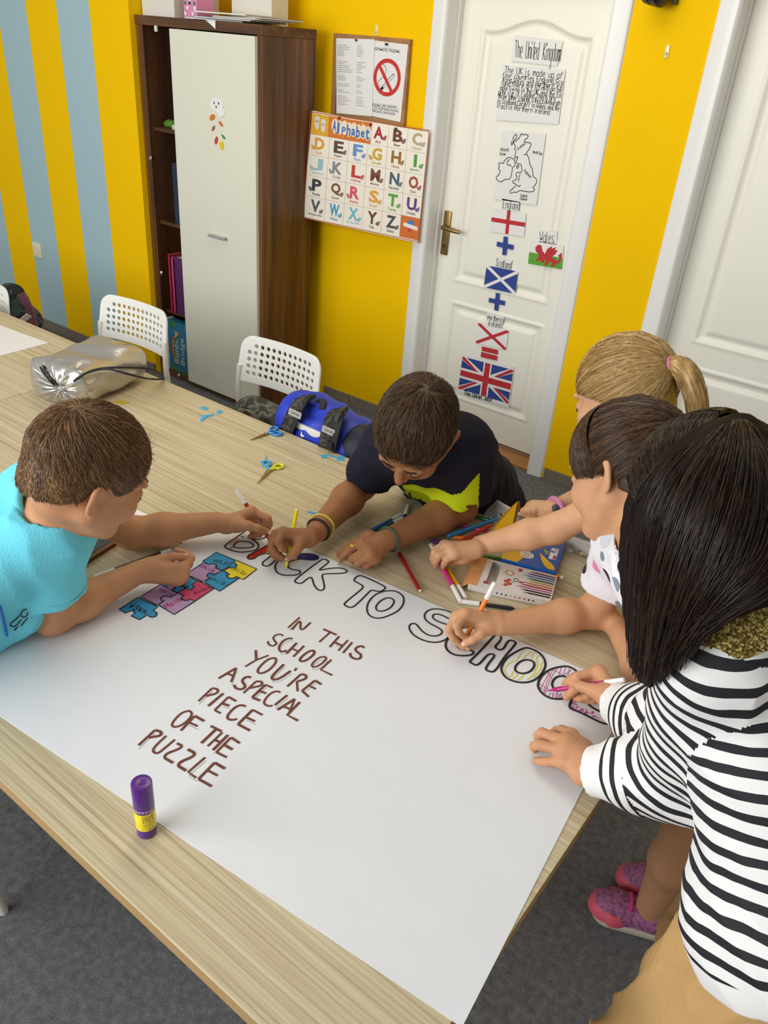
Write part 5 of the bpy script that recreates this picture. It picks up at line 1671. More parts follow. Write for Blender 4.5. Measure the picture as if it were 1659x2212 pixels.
# ================================================================== soft bodies: blended distance shapes -> one surface
class Soft:
    def __init__(self, h):
        self.h, self.prims = h, []
    def cone(self, a, b, ra, rb, k=.012):
        self.prims.append(('c', A(*a), A(*b), ra, rb, k, 1)); return self
    def flat(self, a, b, ra, rb, k=.012, op=1):
        self.prims.append(('f', A(*a), A(*b), ra, rb, k, op)); return self
    def ell(self, c, r, R=None, k=.012, op=1):
        self.prims.append(('e', A(*c), A(*(r if hasattr(r, '__len__') else (r, r, r))), np.eye(3) if R is None else np.asarray(R), None, k, op)); return self
    def cut(self, c, n):
        self.prims.append(('p', A(*c), unit(n), None, None, 0, -1)); return self
    def chain(self, pts, rs, k=.012):
        for i in range(len(pts) - 1):
            self.cone(pts[i], pts[i + 1], rs[i], rs[i + 1], k)
        return self
    def bounds(self):
        lo, hi = np.full(3, 9.), np.full(3, -9.)
        for p in self.prims:
            if p[0] == 'p' or p[6] < 0:
                continue
            r = max(p[3], p[4]) if p[0] in 'cf' else float(np.max(p[2]))
            for q in ((p[1], p[2]) if p[0] in 'cf' else (p[1],)):
                lo, hi = np.minimum(lo, q - r), np.maximum(hi, q + r)
        return lo - .012, hi + .012
    def build(self, fold=0.0, seed=1):
        h = self.h
        lo, hi = self.bounds()
        n = np.ceil((hi - lo) / h).astype(int) + 1
        F = np.full(n, .03, np.float32)
        axs = [(lo[i] + np.arange(n[i]) * h).astype(np.float32) for i in range(3)]
        for p in self.prims:
            kind, op, k = p[0], p[6], p[5]
            if kind == 'p':
                sl = [slice(0, n[i]) for i in range(3)]
            else:
                r = max(p[3], p[4]) if kind in 'cf' else float(np.max(p[2]))
                qs = (p[1], p[2]) if kind in 'cf' else (p[1],)
                e = r + max(k, 0) + 3 * h
                l_, h_ = np.min(qs, 0) - e, np.max(qs, 0) + e
                sl = [slice(max(0, int((l_[i] - lo[i]) / h)), min(n[i], int((h_[i] - lo[i]) / h) + 2)) for i in range(3)]
            X, Y, Z = np.meshgrid(axs[0][sl[0]], axs[1][sl[1]], axs[2][sl[2]], indexing='ij')
            if X.size == 0:
                continue
            if kind == 'p':
                d = (X - p[1][0]) * p[2][0] + (Y - p[1][1]) * p[2][1] + (Z - p[1][2]) * p[2][2]
            elif kind in 'cf':
                ab = p[2] - p[1]
                L2 = float(ab @ ab) + 1e-12
                t = ((X - p[1][0]) * ab[0] + (Y - p[1][1]) * ab[1] + (Z - p[1][2]) * ab[2]) / L2
                tc_ = np.clip(t, 0, 1)
                d = np.sqrt((X - p[1][0] - tc_ * ab[0]) ** 2 + (Y - p[1][1] - tc_ * ab[1]) ** 2 + (Z - p[1][2] - tc_ * ab[2]) ** 2)
                if kind == 'f':
                    L = math.sqrt(L2)
                    dr = np.sqrt(np.maximum((X - p[1][0] - t * ab[0]) ** 2 + (Y - p[1][1] - t * ab[1]) ** 2 + (Z - p[1][2] - t * ab[2]) ** 2, 0)) - (p[3] + tc_ * (p[4] - p[3]))
                    d = np.maximum(dr, np.maximum(-t, t - 1) * L)
                else:
                    d = d - (p[3] + tc_ * (p[4] - p[3]))
            else:
                R = p[3]
                dx, dy, dz = X - p[1][0], Y - p[1][1], Z - p[1][2]
                lx = (dx * R[0, 0] + dy * R[1, 0] + dz * R[2, 0]) / p[2][0]
                ly = (dx * R[0, 1] + dy * R[1, 1] + dz * R[2, 1]) / p[2][1]
                lz = (dx * R[0, 2] + dy * R[1, 2] + dz * R[2, 2]) / p[2][2]
                k0 = np.sqrt(lx * lx + ly * ly + lz * lz) + 1e-9
                k1 = np.sqrt((lx / p[2][0]) ** 2 + (ly / p[2][1]) ** 2 + (lz / p[2][2]) ** 2) + 1e-9
                d = k0 * (k0 - 1) / k1
            G = F[sl[0], sl[1], sl[2]]
            if op > 0:
                if k > 0:
                    hh = np.clip(.5 + .5 * (G - d) / k, 0, 1)
                    G[...] = G * (1 - hh) + d * hh - k * hh * (1 - hh)
                else:
                    np.minimum(G, d, out=G)
            else:
                if k > 0:
                    d = -d
                    hh = np.clip(.5 - .5 * (G - d) / k, 0, 1)
                    G[...] = G * (1 - hh) + d * hh + k * hh * (1 - hh)
                else:
                    np.maximum(G, -d, out=G)
        if fold:
            rg = np.random.default_rng(seed)
            X, Y, Z = np.meshgrid(*axs, indexing='ij', sparse=True)
            N = np.zeros(n, np.float32)
            for q in range(6):
                w_ = rg.normal(0, 1, 3); w_ = w_ / np.linalg.norm(w_) * rg.uniform(35, 95)
                N += np.sin(w_[0] * X + w_[1] * Y + w_[2] * Z + rg.uniform(0, 6)) / 6
            F += fold * (np.abs(N) * 3 - .6)
        return nets(F, lo, h)
def nets(F, lo, h):
    F[0], F[-1], F[:, 0], F[:, -1], F[:, :, 0], F[:, :, -1] = .02, .02, .02, .02, .02, .02
    S = F < 0
    cnt = np.zeros(tuple(np.array(F.shape) - 1), np.uint8)
    for a in (0, 1):
        for b in (0, 1):
            for c in (0, 1):
                cnt += S[a:F.shape[0] - 1 + a, b:F.shape[1] - 1 + b, c:F.shape[2] - 1 + c]
    ii = np.argwhere((cnt > 0) & (cnt < 8))
    vid = np.full(cnt.shape, -1, np.int32)
    vid[ii[:, 0], ii[:, 1], ii[:, 2]] = np.arange(len(ii))
    corner = {}
    for a in (0, 1):
        for b in (0, 1):
            for c in (0, 1):
                corner[(a, b, c)] = F[ii[:, 0] + a, ii[:, 1] + b, ii[:, 2] + c]
    acc = np.zeros((len(ii), 3)); num = np.zeros(len(ii))
    for c0 in corner:
        for ax in range(3):
            if c0[ax] == 0:
                c1 = tuple(1 if i == ax else c0[i] for i in range(3))
                f0, f1 = corner[c0], corner[c1]
                m = (f0 < 0) != (f1 < 0)
                t = np.where(m, f0 / np.where(m, f0 - f1, 1), 0)
                pos = np.tile(np.array(c0, float), (len(ii), 1))
                pos[:, ax] += t
                acc += pos * m[:, None]
                num += m
    V = lo + (ii + acc / num[:, None]) * h
    faces = []
    for ax in range(3):
        o1, o2 = [(1, 2), (2, 0), (0, 1)][ax]
        s0 = [slice(1, -1)] * 3; s1 = [slice(1, -1)] * 3
        s0[ax] = slice(0, -1); s1[ax] = slice(1, None)
        A0, A1 = S[tuple(s0)], S[tuple(s1)]
        e = np.argwhere(A0 != A1)
        if not len(e):
            continue
        sgn = A0[e[:, 0], e[:, 1], e[:, 2]]
        base = e.copy()
        base[:, o1] += 1; base[:, o2] += 1
        def at(d1, d2):
            q = base.copy(); q[:, o1] += d1; q[:, o2] += d2
            return vid[q[:, 0], q[:, 1], q[:, 2]]
        q = np.stack([at(-1, -1), at(0, -1), at(0, 0), at(-1, 0)], 1)
        q[~sgn] = q[~sgn][:, ::-1]
        faces.append(q)
    return V, np.concatenate(faces)
def np_mesh(name, V, Q, material, parent, attrs=None, smooth=True):
    base = np.array(root_loc(parent)) if parent is not None else np.zeros(3)
    me = bpy.data.meshes.new(name)
    me.vertices.add(len(V))
    me.vertices.foreach_set('co', (V - base).astype(np.float32).ravel())
    k = Q.shape[1]
    me.loops.add(len(Q) * k)
    me.loops.foreach_set('vertex_index', Q.astype(np.int32).ravel())
    me.polygons.add(len(Q))
    me.polygons.foreach_set('loop_start', np.arange(0, len(Q) * k, k, dtype=np.int32))
    me.polygons.foreach_set('loop_total', np.full(len(Q), k, np.int32))
    if smooth:
        me.polygons.foreach_set('use_smooth', np.ones(len(Q), bool))
    me.update(calc_edges=True)
    me.validate()
    for nm, arr in (attrs or {}).items():
        if arr.ndim == 1 and len(arr) == len(Q) * k and len(arr) != len(V):
            at = me.attributes.new(nm, 'FLOAT', 'CORNER')
            at.data.foreach_set('value', arr.astype(np.float32))
            continue
        if arr.ndim == 1:
            at = me.attributes.new(nm, 'FLOAT', 'POINT')
            at.data.foreach_set('value', arr.astype(np.float32))
        else:
            at = me.attributes.new(nm, 'FLOAT_COLOR', 'POINT')
            at.data.foreach_set('color', np.concatenate([arr, np.ones((len(arr), 1))], 1).astype(np.float32).ravel())
    return link(name, me, material, parent)
def strands(name, lines, rad, material, parent, taper=.35):
    """many thin three sided strands; lines: (n, m, 3)"""
    P = np.asarray(lines, float)
    n, m, _ = P.shape
    T = np.gradient(P, axis=1)
    T /= np.linalg.norm(T, axis=2, keepdims=True) + 1e-9
    ref = RNG.normal(0, 1, (n, 1, 3))
    U = np.cross(T, ref); U /= np.linalg.norm(U, axis=2, keepdims=True) + 1e-9
    W_ = np.cross(T, U)
    rr = (rad * np.linspace(1, taper, m))[None, :, None] * RNG.uniform(.75, 1.25, (n, 1, 1))
    V = np.stack([P + rr * (math.cos(a) * U + math.sin(a) * W_) for a in (0, 2.094, 4.189)], 2)      # n m 3 3
    idx = np.arange(n * m * 3).reshape(n, m, 3)
    Q = []
    for j in range(3):
        a, b = idx[:, :-1, j], idx[:, :-1, (j + 1) % 3]
        c, d = idx[:, 1:, (j + 1) % 3], idx[:, 1:, j]
        Q.append(np.stack([a, b, c, d], -1).reshape(-1, 4))
    rnd = np.repeat(RNG.uniform(0, 1, n), m * 3)
    o = np_mesh(name, V.reshape(-1, 3), np.concatenate(Q), material, parent, {'rnd': rnd})
    return o
def hair_mat(name, dark, mid, light, rough=.42):
    m, nt, b, tc = node_mat(name)
    at = nt.nodes.new('ShaderNodeAttribute'); at.attribute_name = 'rnd'
    nt.links.new(ramp(nt, at.outputs['Fac'], [(0, dark), (.55, mid), (1, light)]), b.inputs['Base Color'])
    b.inputs['Roughness'].default_value = rough
    b.inputs['Specular IOR Level'].default_value = .35
    return m
def skin_mat(name, color):
    m = mat(name, color, .52, spec=.3, var=.05, vscale=45, sss=.12, bump=.04, bscale=320)
    return m
def frame(F, U):
    F = unit(F); U = np.asarray(U, float); U = unit(U - F * (U @ F))
    return np.stack([np.cross(F, U), F, U], 1)      # columns: right, forward, up

def add_head(s, C, M, sc, neck_to, ear=(1, 1)):
    """head in local axes right, forward, up"""
    def P(x, y, z): return C + M @ (A(x, y, z) * sc)
    s.ell(P(0, -.012, .028), A(.074, .094, .086) * sc, M, .02)
    s.ell(P(0, .030, -.035), A(.060, .066, .072) * sc, M, .03)
    s.cone(P(0, .045, -.070), P(0, .072, -.088), .036 * sc, .020 * sc, .025)
    for q in (-1, 1):
        s.cone(P(.058 * q, -.005, -.045), P(.018 * q, .070, -.092), .020 * sc, .014 * sc, .02)     # jaw line
        s.ell(P(.036 * q, .062, -.032), A(.026, .026, .026) * sc, M, .02)                            # cheek
        s.ell(P(.031 * q, .079, .020), A(.022, .012, .008) * sc, M, .012)                            # brow
        s.ell(P(.032 * q, .096, -.001), A(.019, .012, .012) * sc, M, .012, -1)                       # eye hollow
        s.ell(P(.031 * q, .079, -.003), A(.0150, .0150, .0135) * sc, M, .004)                        # closed lid over the eye
    s.cone(P(0, .090, .004), P(0, .108, -.026), .0065 * sc, .0095 * sc, .010)                         # nose
    s.ell(P(0, .110, -.030), A(.0095, .0105, .009) * sc, M, .006)
    for q in (-1, 1):
        s.ell(P(.010 * q, .101, -.034), A(.0068, .009, .0068) * sc, M, .005)
    s.ell(P(0, .091, -.056), A(.020, .0085, .0055) * sc, M, .006)
    s.ell(P(0, .089, -.065), A(.017, .0085, .0060) * sc, M, .006)
    s.ell(P(0, .100, -.0605), A(.022, .006, .0016) * sc, M, .003, -1)
    for q, on in ((1, ear[0]), (-1, ear[1])):
        if on:
            E_ = M @ np.array([[math.cos(.50 * q), -math.sin(.50 * q), 0], [math.sin(.50 * q), math.cos(.50 * q), 0], [0, 0, 1]])
            s.ell(P(.079 * q, -.016, -.012), A(.0070, .0185, .0285) * sc, E_, .003)
            s.ell(P(.081 * q, -.019, .001), A(.0078, .0170, .0180) * sc, E_, .003)
            s.ell(P(.074 * q, -.008, -.036), A(.0065, .008, .009) * sc, E_, .004)
            s.ell(P(.087 * q, -.013, -.006), A(.0055, .0115, .018) * sc, E_, .002, -1)
            s.ell(P(.083 * q, -.006, -.014), A(.007, .006, .008) * sc, E_, .002, -1)
    s.cone(P(0, -.030, -.045), neck_to, .047 * sc, .050 * sc, .03)
def add_hand(s, W_, fingers, thumb, r=.0082, palm=.0115):
    """fingers: four of (knuckle, middle joint, tip) index..little; thumb: four places"""
    ks = [f[0] for f in fingers]
    W_ = A(*W_)
    for i, k_ in enumerate(ks):
        off = (ks[0] - ks[3]) * (.30 - .2 * i)
        s.cone(W_ + off * .55, k_, palm * 1.25, palm * (1.0 - .05 * i), .012)
    for i in range(3):
        s.cone(ks[i], ks[i + 1], palm * .95, palm * .92, .008)
    s.cone(W_, (ks[1] + ks[2]) / 2, palm * 1.4, palm, .012)
    for i, (k_, p, t) in enumerate(fingers):
        rr = r * (1.0, 1.04, .98, .86)[i]
        bend = (k_ + t) / 2
        out = p - bend
        d = p * .42 + t * .58 + out * .22
        s.cone(k_, p, rr * 1.12, rr, .005)
        s.cone(p, d, rr * 1.0, rr * .90, .002)
        s.cone(d, t, rr * .90, rr * .78, .002)
    th = [A(*q) for q in thumb]
    s.cone(W_, th[0], palm * 1.3, palm * 1.25, .012)
    s.cone(th[0], th[1], palm * 1.25, r * 1.25, .012)
    s.cone(th[1], th[2], r * 1.22, r * 1.08, .006)
    s.cone(th[2], th[3], r * 1.08, r * .90, .003)
def nail(parent, tip, prev, up, r, name='nail'):
    tip, prev = A(*tip), A(*prev)
    ax = unit(tip - prev)
    up = unit(A(*up) - ax * (A(*up) @ ax))
    c = tip + up * r * .62 - ax * r * .1
    R = np.stack([np.cross(ax, up), ax, up], 1)
    MB().ball(c, A(.55, .72, .22) * r, R, 10, 6).make(name, mat('nail', '#dfb09a', .3), parent, smooth=True)

m_navy = mat('navy_cotton', '#23222f', .9, bump=.15, bscale=300, spec=.15)
def ring_tube(parent, name, c, axis, r, rt, m_, n=32, squash=1.0, bead=0):
    ax = unit(axis)
    a = np.array([0, 0, 1.]) if abs(ax[2]) < .9 else np.array([1., 0, 0])
    u = unit(np.cross(ax, a)); w_ = np.cross(ax, u)
    pts = [A(*c) + r * (math.cos(t) * u + squash * math.sin(t) * w_) for t in np.linspace(0, 2 * math.pi, n, endpoint=False)]
    mb = MB()
    if bead:
        for p in pts:
            mb.ball(p, rt * 1.15, nu=7, nv=5)
    mb.tube(pts, rt * (.8 if bead else 1), 8, closed=True)
    return mb.make(name, m_, parent, smooth=1.2)

# ---- hair on a head ------------------------------------------------------
def cap_soft(h, C, M, sc, grow, cuts, ears=()):
    s = Soft(h)
    def P(x, y, z): return C + M @ (A(x, y, z) * sc)
    s.ell(P(0, -.014, .030), A(.078 + grow, .097 + grow, .089 + grow) * sc, M, .02)
    s.ell(P(0, -.045, -.035), A(.060 + grow, .052 + grow, .060 + grow) * sc, M, .03)
    for c, n in cuts:
        s.cut(P(*c), M @ A(*n))
    for q in ears:
        s.ell(P(.078 * q, -.006, -.022), A(.030, .027, .038) * sc, M, .006, -1)
    return s
def short_hair(parent, C, M, sc, material, whorl, length, n, cuts, grow=.004, lift=.35, fr=.0):
    s = cap_soft(.004, C, M, sc, grow, [(c, tuple(-np.array(nn))) for c, nn in cuts], (-1, 1))
    V, Q = s.build()
    ctr = C + M @ (A(0, -.014, .03) * sc)
    loc = (V - ctr) @ M / sc
    np_mesh('hair_cap', V, Q, material, parent, {'rnd': np.clip(.35 + .25 * np.sin(loc[:, 0] * 160 + loc[:, 2] * 40) + RNG.normal(0, .12, len(V)), 0, 1)})
    # strands
    tri = Q[RNG.integers(0, len(Q), n)]
    w_ = RNG.dirichlet(np.ones(4), n)
    R0 = (V[tri] * w_[:, :, None]).sum(1)
    nr = np.cross(V[tri[:, 2]] - V[tri[:, 0]], V[tri[:, 3]] - V[tri[:, 1]])
    nr /= np.linalg.norm(nr, axis=1, keepdims=True) + 1e-12
    rad = R0 - ctr
    rad /= np.linalg.norm(rad, axis=1, keepdims=True)
    sgn = np.sign((nr * rad).sum(1, keepdims=True)); nr *= np.where(sgn == 0, 1, sgn)
    keep = (nr * rad).sum(1) > .45
    R0, nr, rad = R0[keep], nr[keep], rad[keep]
    wp = ctr + M @ (A(*whorl) * sc)
    # comb direction: away from the whorl along the surface, then downwards and forwards
    d = R0 - wp
    d -= nr * (d * nr).sum(1, keepdims=True)
    d /= np.linalg.norm(d, axis=1, keepdims=True) + 1e-9
    tw = np.cross(nr, d)
    d = d + tw * .25 + RNG.normal(0, .16, d.shape) + (M @ A(0, fr, 0))[None]
    d -= nr * (d * nr).sum(1, keepdims=True)
    d /= np.linalg.norm(d, axis=1, keepdims=True) + 1e-9
    L = length * RNG.uniform(.55, 1.15, (len(R0), 1)) * sc
    upz = ((R0 - ctr) @ M[:, 2] / sc)[:, None]
    L = L * np.clip(.32 + (upz + .02) / .07, .25, 1)
    pts = []
    for t in np.linspace(0, 1, 5):
        q = R0 + d * L * t + nr * L * (lift * t - lift * .95 * t * t) - rad * (L * t) ** 2 * 3.2
        pts.append(q)
    strands('hair_strands', np.stack(pts, 1), .00055, material, parent)['kind'] = 'stuff'

# ================================================================== people
def PX(x, y, z):
    return onZ(x, y, z)
def hand_px(cr, wrist, fingers, thumb):
    def g(p): return PX(*crop(*cr, [(p[0], p[1])])[0], p[2])
    return g(wrist), [tuple(g(q) for q in f) for f in fingers], [g(q) for q in thumb]
def face_lines(parent, C, M, sc, col, brow):
    def P(x, y, z): return C + M @ (A(x, y, z) * sc)
    for q in (-1, 1):
        MB().tube([P(.019 * q, .0905, -.006), P(.026 * q, .0945, -.0095), P(.034 * q, .0940, -.0105), P(.041 * q, .0895, -.0085), P(.046 * q, .0840, -.005)], [.0006, .0013, .0014, .0013, .0006], 6).make('eyelashes', cm(col, .8), parent, smooth=True)
        MB().tube([P(.015 * q, .0925, .0195), P(.026 * q, .0925, .0235), P(.037 * q, .0885, .0245), P(.047 * q, .0800, .0205)], [.0016, .0024, .0022, .0010], 6).make('eyebrow', cm(brow, .9), parent, smooth=True)
    mb = MB()
    mb.ball(P(0, .0950, -.0560), A(.0165, .0052, .0038) * sc, M, 14, 8)
    mb.ball(P(0, .0930, -.0650), A(.0145, .0056, .0044) * sc, M, 14, 8)
    mb.make('lips', mat('lip_rose', '#b5705f', .45), parent, smooth=2.0)
def to_px(V):
    q = V - CPOS
    z = q @ CFW
    return np.stack([IMG_W / 2 + FPX * (q @ CRT) / z, IMG_H / 2 - FPX * (q @ CUP) / z], 1), np.linalg.norm(q, axis=1)
def decal(parent, name, V, lines, width, m_, lift=.0016):
    """strokes printed on a cloth surface V, given by where they show"""
    uvp, dist = to_px(V)
    mb = MB()
    for ln in lines:
        pts = []
        dense = []
        for i in range(len(ln) - 1):
            for t in np.linspace(0, 1, 5)[:-1]:
                dense.append(np.array(ln[i]) * (1 - t) + np.array(ln[i + 1]) * t)
        dense.append(np.array(ln[-1], float))
        for p in dense:
            dd = np.hypot(uvp[:, 0] - p[0], uvp[:, 1] - p[1])
            m = dd < 6
            if not m.any():
                continue
            pts.append(atD(p[0], p[1], dist[m].min() - lift))
        if len(pts) < 2:
            continue
        vs, fs = [], []
        for i, p in enumerate(pts):
            t = unit(pts[min(i + 1, len(pts) - 1)] - pts[max(i - 1, 0)])
            w_ = unit(np.cross(t, p - CPOS)) * width / 2
            vs += [p - w_, p + w_]
        for i in range(len(pts) - 1):
            fs.append((2 * i, 2 * i + 1, 2 * i + 3, 2 * i + 2))
        mb.add(vs, fs)
    if mb.v:
        mb.make(name, m_, parent)
VOX = 0.0027

# ---------------------------------------------------------------- boy in light blue
def arm(s, sh, el, wr, r0=.040, r1=.033, r2=.023, k=.02):
    s.chain([sh, el], [r0, r1], k)
    mid = el * .65 + wr * .35
    s.chain([el, mid, wr], [r1, r1 * 1.03, r2], k)
def torso(s, pv, nk, shl, shr, r=.070, k=.04):
    ax = unit(shl - shr)
    for q, sh in ((1, shl), (-1, shr)):
        s.cone(sh * .8 + nk * .2, pv + ax * .055 * q, r * .82, r, k)
    s.cone(shl * .85 + nk * .15, shr * .85 + nk * .15, r * .70, r * .70, k)
    s.cone(nk, pv, r, r * 1.1, k)
def legs(s, pv, ax, knees, feet, r=(.075, .05, .034)):
    for q, kn, ft in ((1, knees[0], feet[0]), (-1, knees[1], feet[1])):
        s.cone(pv + ax * .065 * q, kn, r[0], r[1], .03)
        s.cone(kn, ft, r[1], r[2], .02)
        s.cone(ft, ft + A(*(unit(kn - pv) * A(1, 1, 0) * .10)) - A(0, 0, ft[2] - .035), .03, .024, .02)
def sleeve(s, sh, el, frac, r0, r1, k=.03, ext=.0):
    hem = sh + (el - sh) * frac
    s.flat(sh, hem, r0, r1, k)
    ax = unit(el - sh)
    return hem, ax
def hollow(s, hem, ax, r):
    s.flat(hem - ax * .010, hem + ax * .012, r - .006, r - .006, .004, -1)

def person(label, loc):
    return thing('person', label, 'person', loc)

# --- BL: facing the wall, leaning over the near edge
BLs = dict(C=A(-1.022, .634, 1.103), M=frame((.14, .86, -.49), (.20, .42, .88)), sc=.935)
shR, shL = PX(112, 1160, .985), A(-1.275, .690, .950)
elR, wrR = PX(112, 1330, .778), PX(292, 1240, .790)
elL, wrL = PX(286, 1152, .782), PX(470, 1128, .792)
nk = (shR + shL) / 2 + A(.045, .0, .035)
pvB = A(-1.31, .255, .755)
p1 = person('child in a light blue T-shirt leaning over the table with a red marker', (pvB[0], pvB[1], .46))
sk1 = skin_mat('tan_skin', '#c08a63')
s = Soft(VOX)
add_head(s, BLs['C'], BLs['M'], BLs['sc'], nk)
arm(s, shR, elR, wrR); arm(s, shL, elL, wrL)
torso(s, pvB, nk, shL, shR, .055)
knB = (A(-1.43, .27, .505), A(-1.31, .27, .505))
for q, k_ in zip((-1, 1), knB):
    s.cone(pvB + A(.055 * q, 0, 0), k_, .065, .050, .03)
    s.cone(k_, k_ + A(0, -.27, -.01), .046, .034, .02)
    s.cone(k_ + A(0, -.27, -.01), k_ + A(0, -.34, .005), .030, .022, .02)
Q1 = (440, 1040, 5.925)
w_, f_, t_ = hand_px(Q1, (300, 545, .790), [((610, 385, .815), (822, 470, .805), (818, 610, .778)), ((600, 440, .800), (760, 560, .785), (712, 690, .757)), ((575, 500, .785), (700, 610, .768), (652, 700, .752)), ((540, 550, .770), (640, 640, .757), (590, 708, .750))],
                   [(430, 560, .795), (565, 565, .803), (690, 600, .797), (795, 635, .786)])
add_hand(s, w_, f_, t_)
nl1 = (t_[3], t_[2])
Q2 = (280, 1160, 10.37)
w_, f_, t2 = hand_px(Q2, (280, 770, .790), [((1190, 700, .792), (1380, 480, .797), (1060, 305, .802)), ((1180, 830, .780), (1330, 600, .783), (1080, 430, .787)), ((1120, 930, .768), (1240, 740, .770), (1060, 620, .774)), ((1020, 985, .758), (1120, 840, .757), (980, 720, .762))],
                   [(480, 640, .797), (700, 510, .804), (950, 440, .808), (1260, 440, .806)])
add_hand(s, w_, f_, t2)
V, Q = s.build()
np_mesh('body', V, Q, sk1, p1)
nail(p1, t2[3], t2[2], (-.3, -.3, .9), .0085)
nail(p1, nl1[0], nl1[1], (.2, -.6, .7), .0085)
sky = mat('light_blue_cotton', '#6fd0e2', .85, bump=.2, bscale=260, spec=.15)
s = Soft(.0036)
torso(s, pvB, nk - A(.025, .01, .012), shL, shR, .074, .05)
s.cone(pvB, pvB + A(0, -.05, -.06), .12, .12, .04)
h1, a1 = sleeve(s, shR, elR, .60, .050, .057, .02); h2, a2 = sleeve(s, shL, elL, .62, .050, .054)
hollow(s, h1, a1, .052); hollow(s, h2, a2, .049)
s.cone(BLs['C'] + BLs['M'] @ A(0, -.03, -.05), nk + A(.0, .0, .012), .050, .052, 0); s.prims[-1] = s.prims[-1][:6] + (-1,)
cdir = unit(BLs['C'] + BLs['M'] @ A(0, -.03, -.05) - nk)
s.flat(nk - cdir * .02, nk + cdir * .072, .074, .064, .03)
s.flat(nk + cdir * .05, nk + cdir * .10, .056, .056, .004, -1)
s.cone(PX(25, 1285, .83), pvB + A(.02, .08, .0), .075, .10, .05)
V, Q = s.build(.0032, 3)
sT = (V, Q)
q1 = Soft(.005)
q1.cone(pvB + A(0, -.015, .0), pvB + A(0, -.01, -.04), .112, .112, .03)
for q, k_ in zip((-1, 1), knB):
    q1.flat(pvB + A(.055 * q, 0, -.02), pvB * .3 + k_ * .7, .080, .072, .03)
V, Q = q1.build(.003, 8)
np_mesh('shorts', V, Q, mat('grey_shorts', '#4a4f58', .9, bump=.2, bscale=200), p1)
V, Q = sT
sh_o = np_mesh('tshirt', V, Q, sky, p1)
decal(sh_o, 'blue_line_print', V, [[(0, 1308), (8, 1335), (16, 1375)]], .004, cm('#1f62c0'))
decal(sh_o, 'shirt_lettering', V, [[(58, 1316), (50, 1318), (44, 1328), (50, 1334), (58, 1330), (60, 1322)], [(42, 1330), (32, 1340), (24, 1346), (22, 1352), (30, 1354), (40, 1346), (46, 1338)], [(40, 1352), (30, 1362), (36, 1358)], [(60, 1334), (52, 1344), (46, 1352)]], .0022, m_ink)
face_lines(p1, BLs['C'], BLs['M'], BLs['sc'], '#2a1c12', '#4a3420')
cdir = unit(BLs['C'] + BLs['M'] @ A(0, -.03, -.05) - nk)
ring_tube(p1, 'collar', nk + cdir * .072, cdir, .060, .0075, sky)
for hh, aa, r_ in ((h1, a1, .0570), (h2, a2, .0545)):
    ring_tube(p1, 'sleeve_seam', hh - aa * .017, aa, r_, .0012, mat('seam_blue', '#58b4c6', .9))
hA = hair_mat('brown_hair_boy', '#4a3423', '#7a5a3b', '#ab855a')
short_hair(p1, BLs['C'], BLs['M'], BLs['sc'], hA, (.0, -.055, .085), .030, 9000,
           [((0, .090, .034), (0, .42, -.92)), ((0, -.01, -.070), (0, .45, -1)), ((0, .034, -.02), (0, .93, -.36))], .006, .5, .25)

# --- BM: boy in the dark shirt, behind the far edge, head bowed
C2 = atD(899, 932, 1.665)
M2 = frame((.06, -.60, -.80), (.30, -.70, .64))
shL, shR = PX(1012, 962, .965), PX(836, 962, .945)
elL, wrL = PX(996, 1096, .785), PX(838, 1166, .790)
elR, wrR = PX(782, 1046, .800), PX(684, 1148, .792)
nk = (shL + shR) / 2 + A(.01, -.03, .035)
pvM = A(-.90, 1.75, .63)
p2 = person('child in a dark navy T-shirt bent over the table with a yellow marker', (pvM[0], pvM[1], 0))
sk2 = skin_mat('deep_tan_skin', '#a06d48')
s = Soft(VOX)
add_head(s, C2, M2, .96, nk)
arm(s, shR, elR, wrR, .041, .035, .024); arm(s, shL, elL, wrL, .041, .036, .025)
torso(s, pvM, nk, shL, shR, .052)
legs(s, pvM, A(1, 0, 0), (A(-.77, 1.80, .38), A(-.93, 1.82, .38)), (A(-.77, 1.96, .06), A(-.95, 1.98, .06)), (.06, .045, .03))
w_, f_, t_ = hand_px(Q1, (1350, 720, .794), [((1010, 655, .818), (945, 770, .812), (1052, 885, .785)), ((940, 690, .803), (868, 835, .790), (1005, 970, .765)), ((905, 750, .787), (858, 885, .771), (965, 985, .753)), ((895, 810, .772), (875, 905, .758), (985, 1000, .750))],
                   [(1255, 760, .797), (1205, 855, .795), (1150, 930, .786), (1085, 985, .774)])
add_hand(s, w_, f_, t_)
nb_ = (t_[3], t_[2])
Q3 = (700, 1120, 9.217)
w_, f_, t3 = hand_px(Q3, (1170, 470, .790), [((745, 510, .788), (490, 640, .777), (325, 815, .751)), ((850, 630, .789), (560, 800, .768), (680, 830, .749)), ((940, 735, .785), (675, 890, .767), (800, 890, .749)), ((1025, 810, .776), (835, 945, .758), (930, 915, .749))],
                   [(900, 370, .773), (640, 480, .767), (450, 600, .758), (310, 705, .751)])
add_hand(s, w_, f_, t3, .0086)
V, Q = s.build()
np_mesh('body', V, Q, sk2, p2)
nail(p2, nb_[0], nb_[1], (.3, -.5, .8), .0085)
nail(p2, f_[0][2], f_[0][1], (.2, -.2, .9), .008)
MB().ball(f_[0][1] * .75 + f_[0][0] * .25 + A(0, 0, .0088), (.005, .004, .0015), nu=8, nv=6).make('ink_spot', cm('#e8cc10'), p2)
s = Soft(.0036)
torso(s, pvM, nk - A(0, -.02, .03), shL, shR, .074, .05)
h1, a1 = sleeve(s, shR, elR, .74, .048, .058); h2, a2 = sleeve(s, shL, elL, .78, .054, .066)
hollow(s, h1, a1, .057); hollow(s, h2, a2, .061)
V, Q = s.build(.0030, 5)
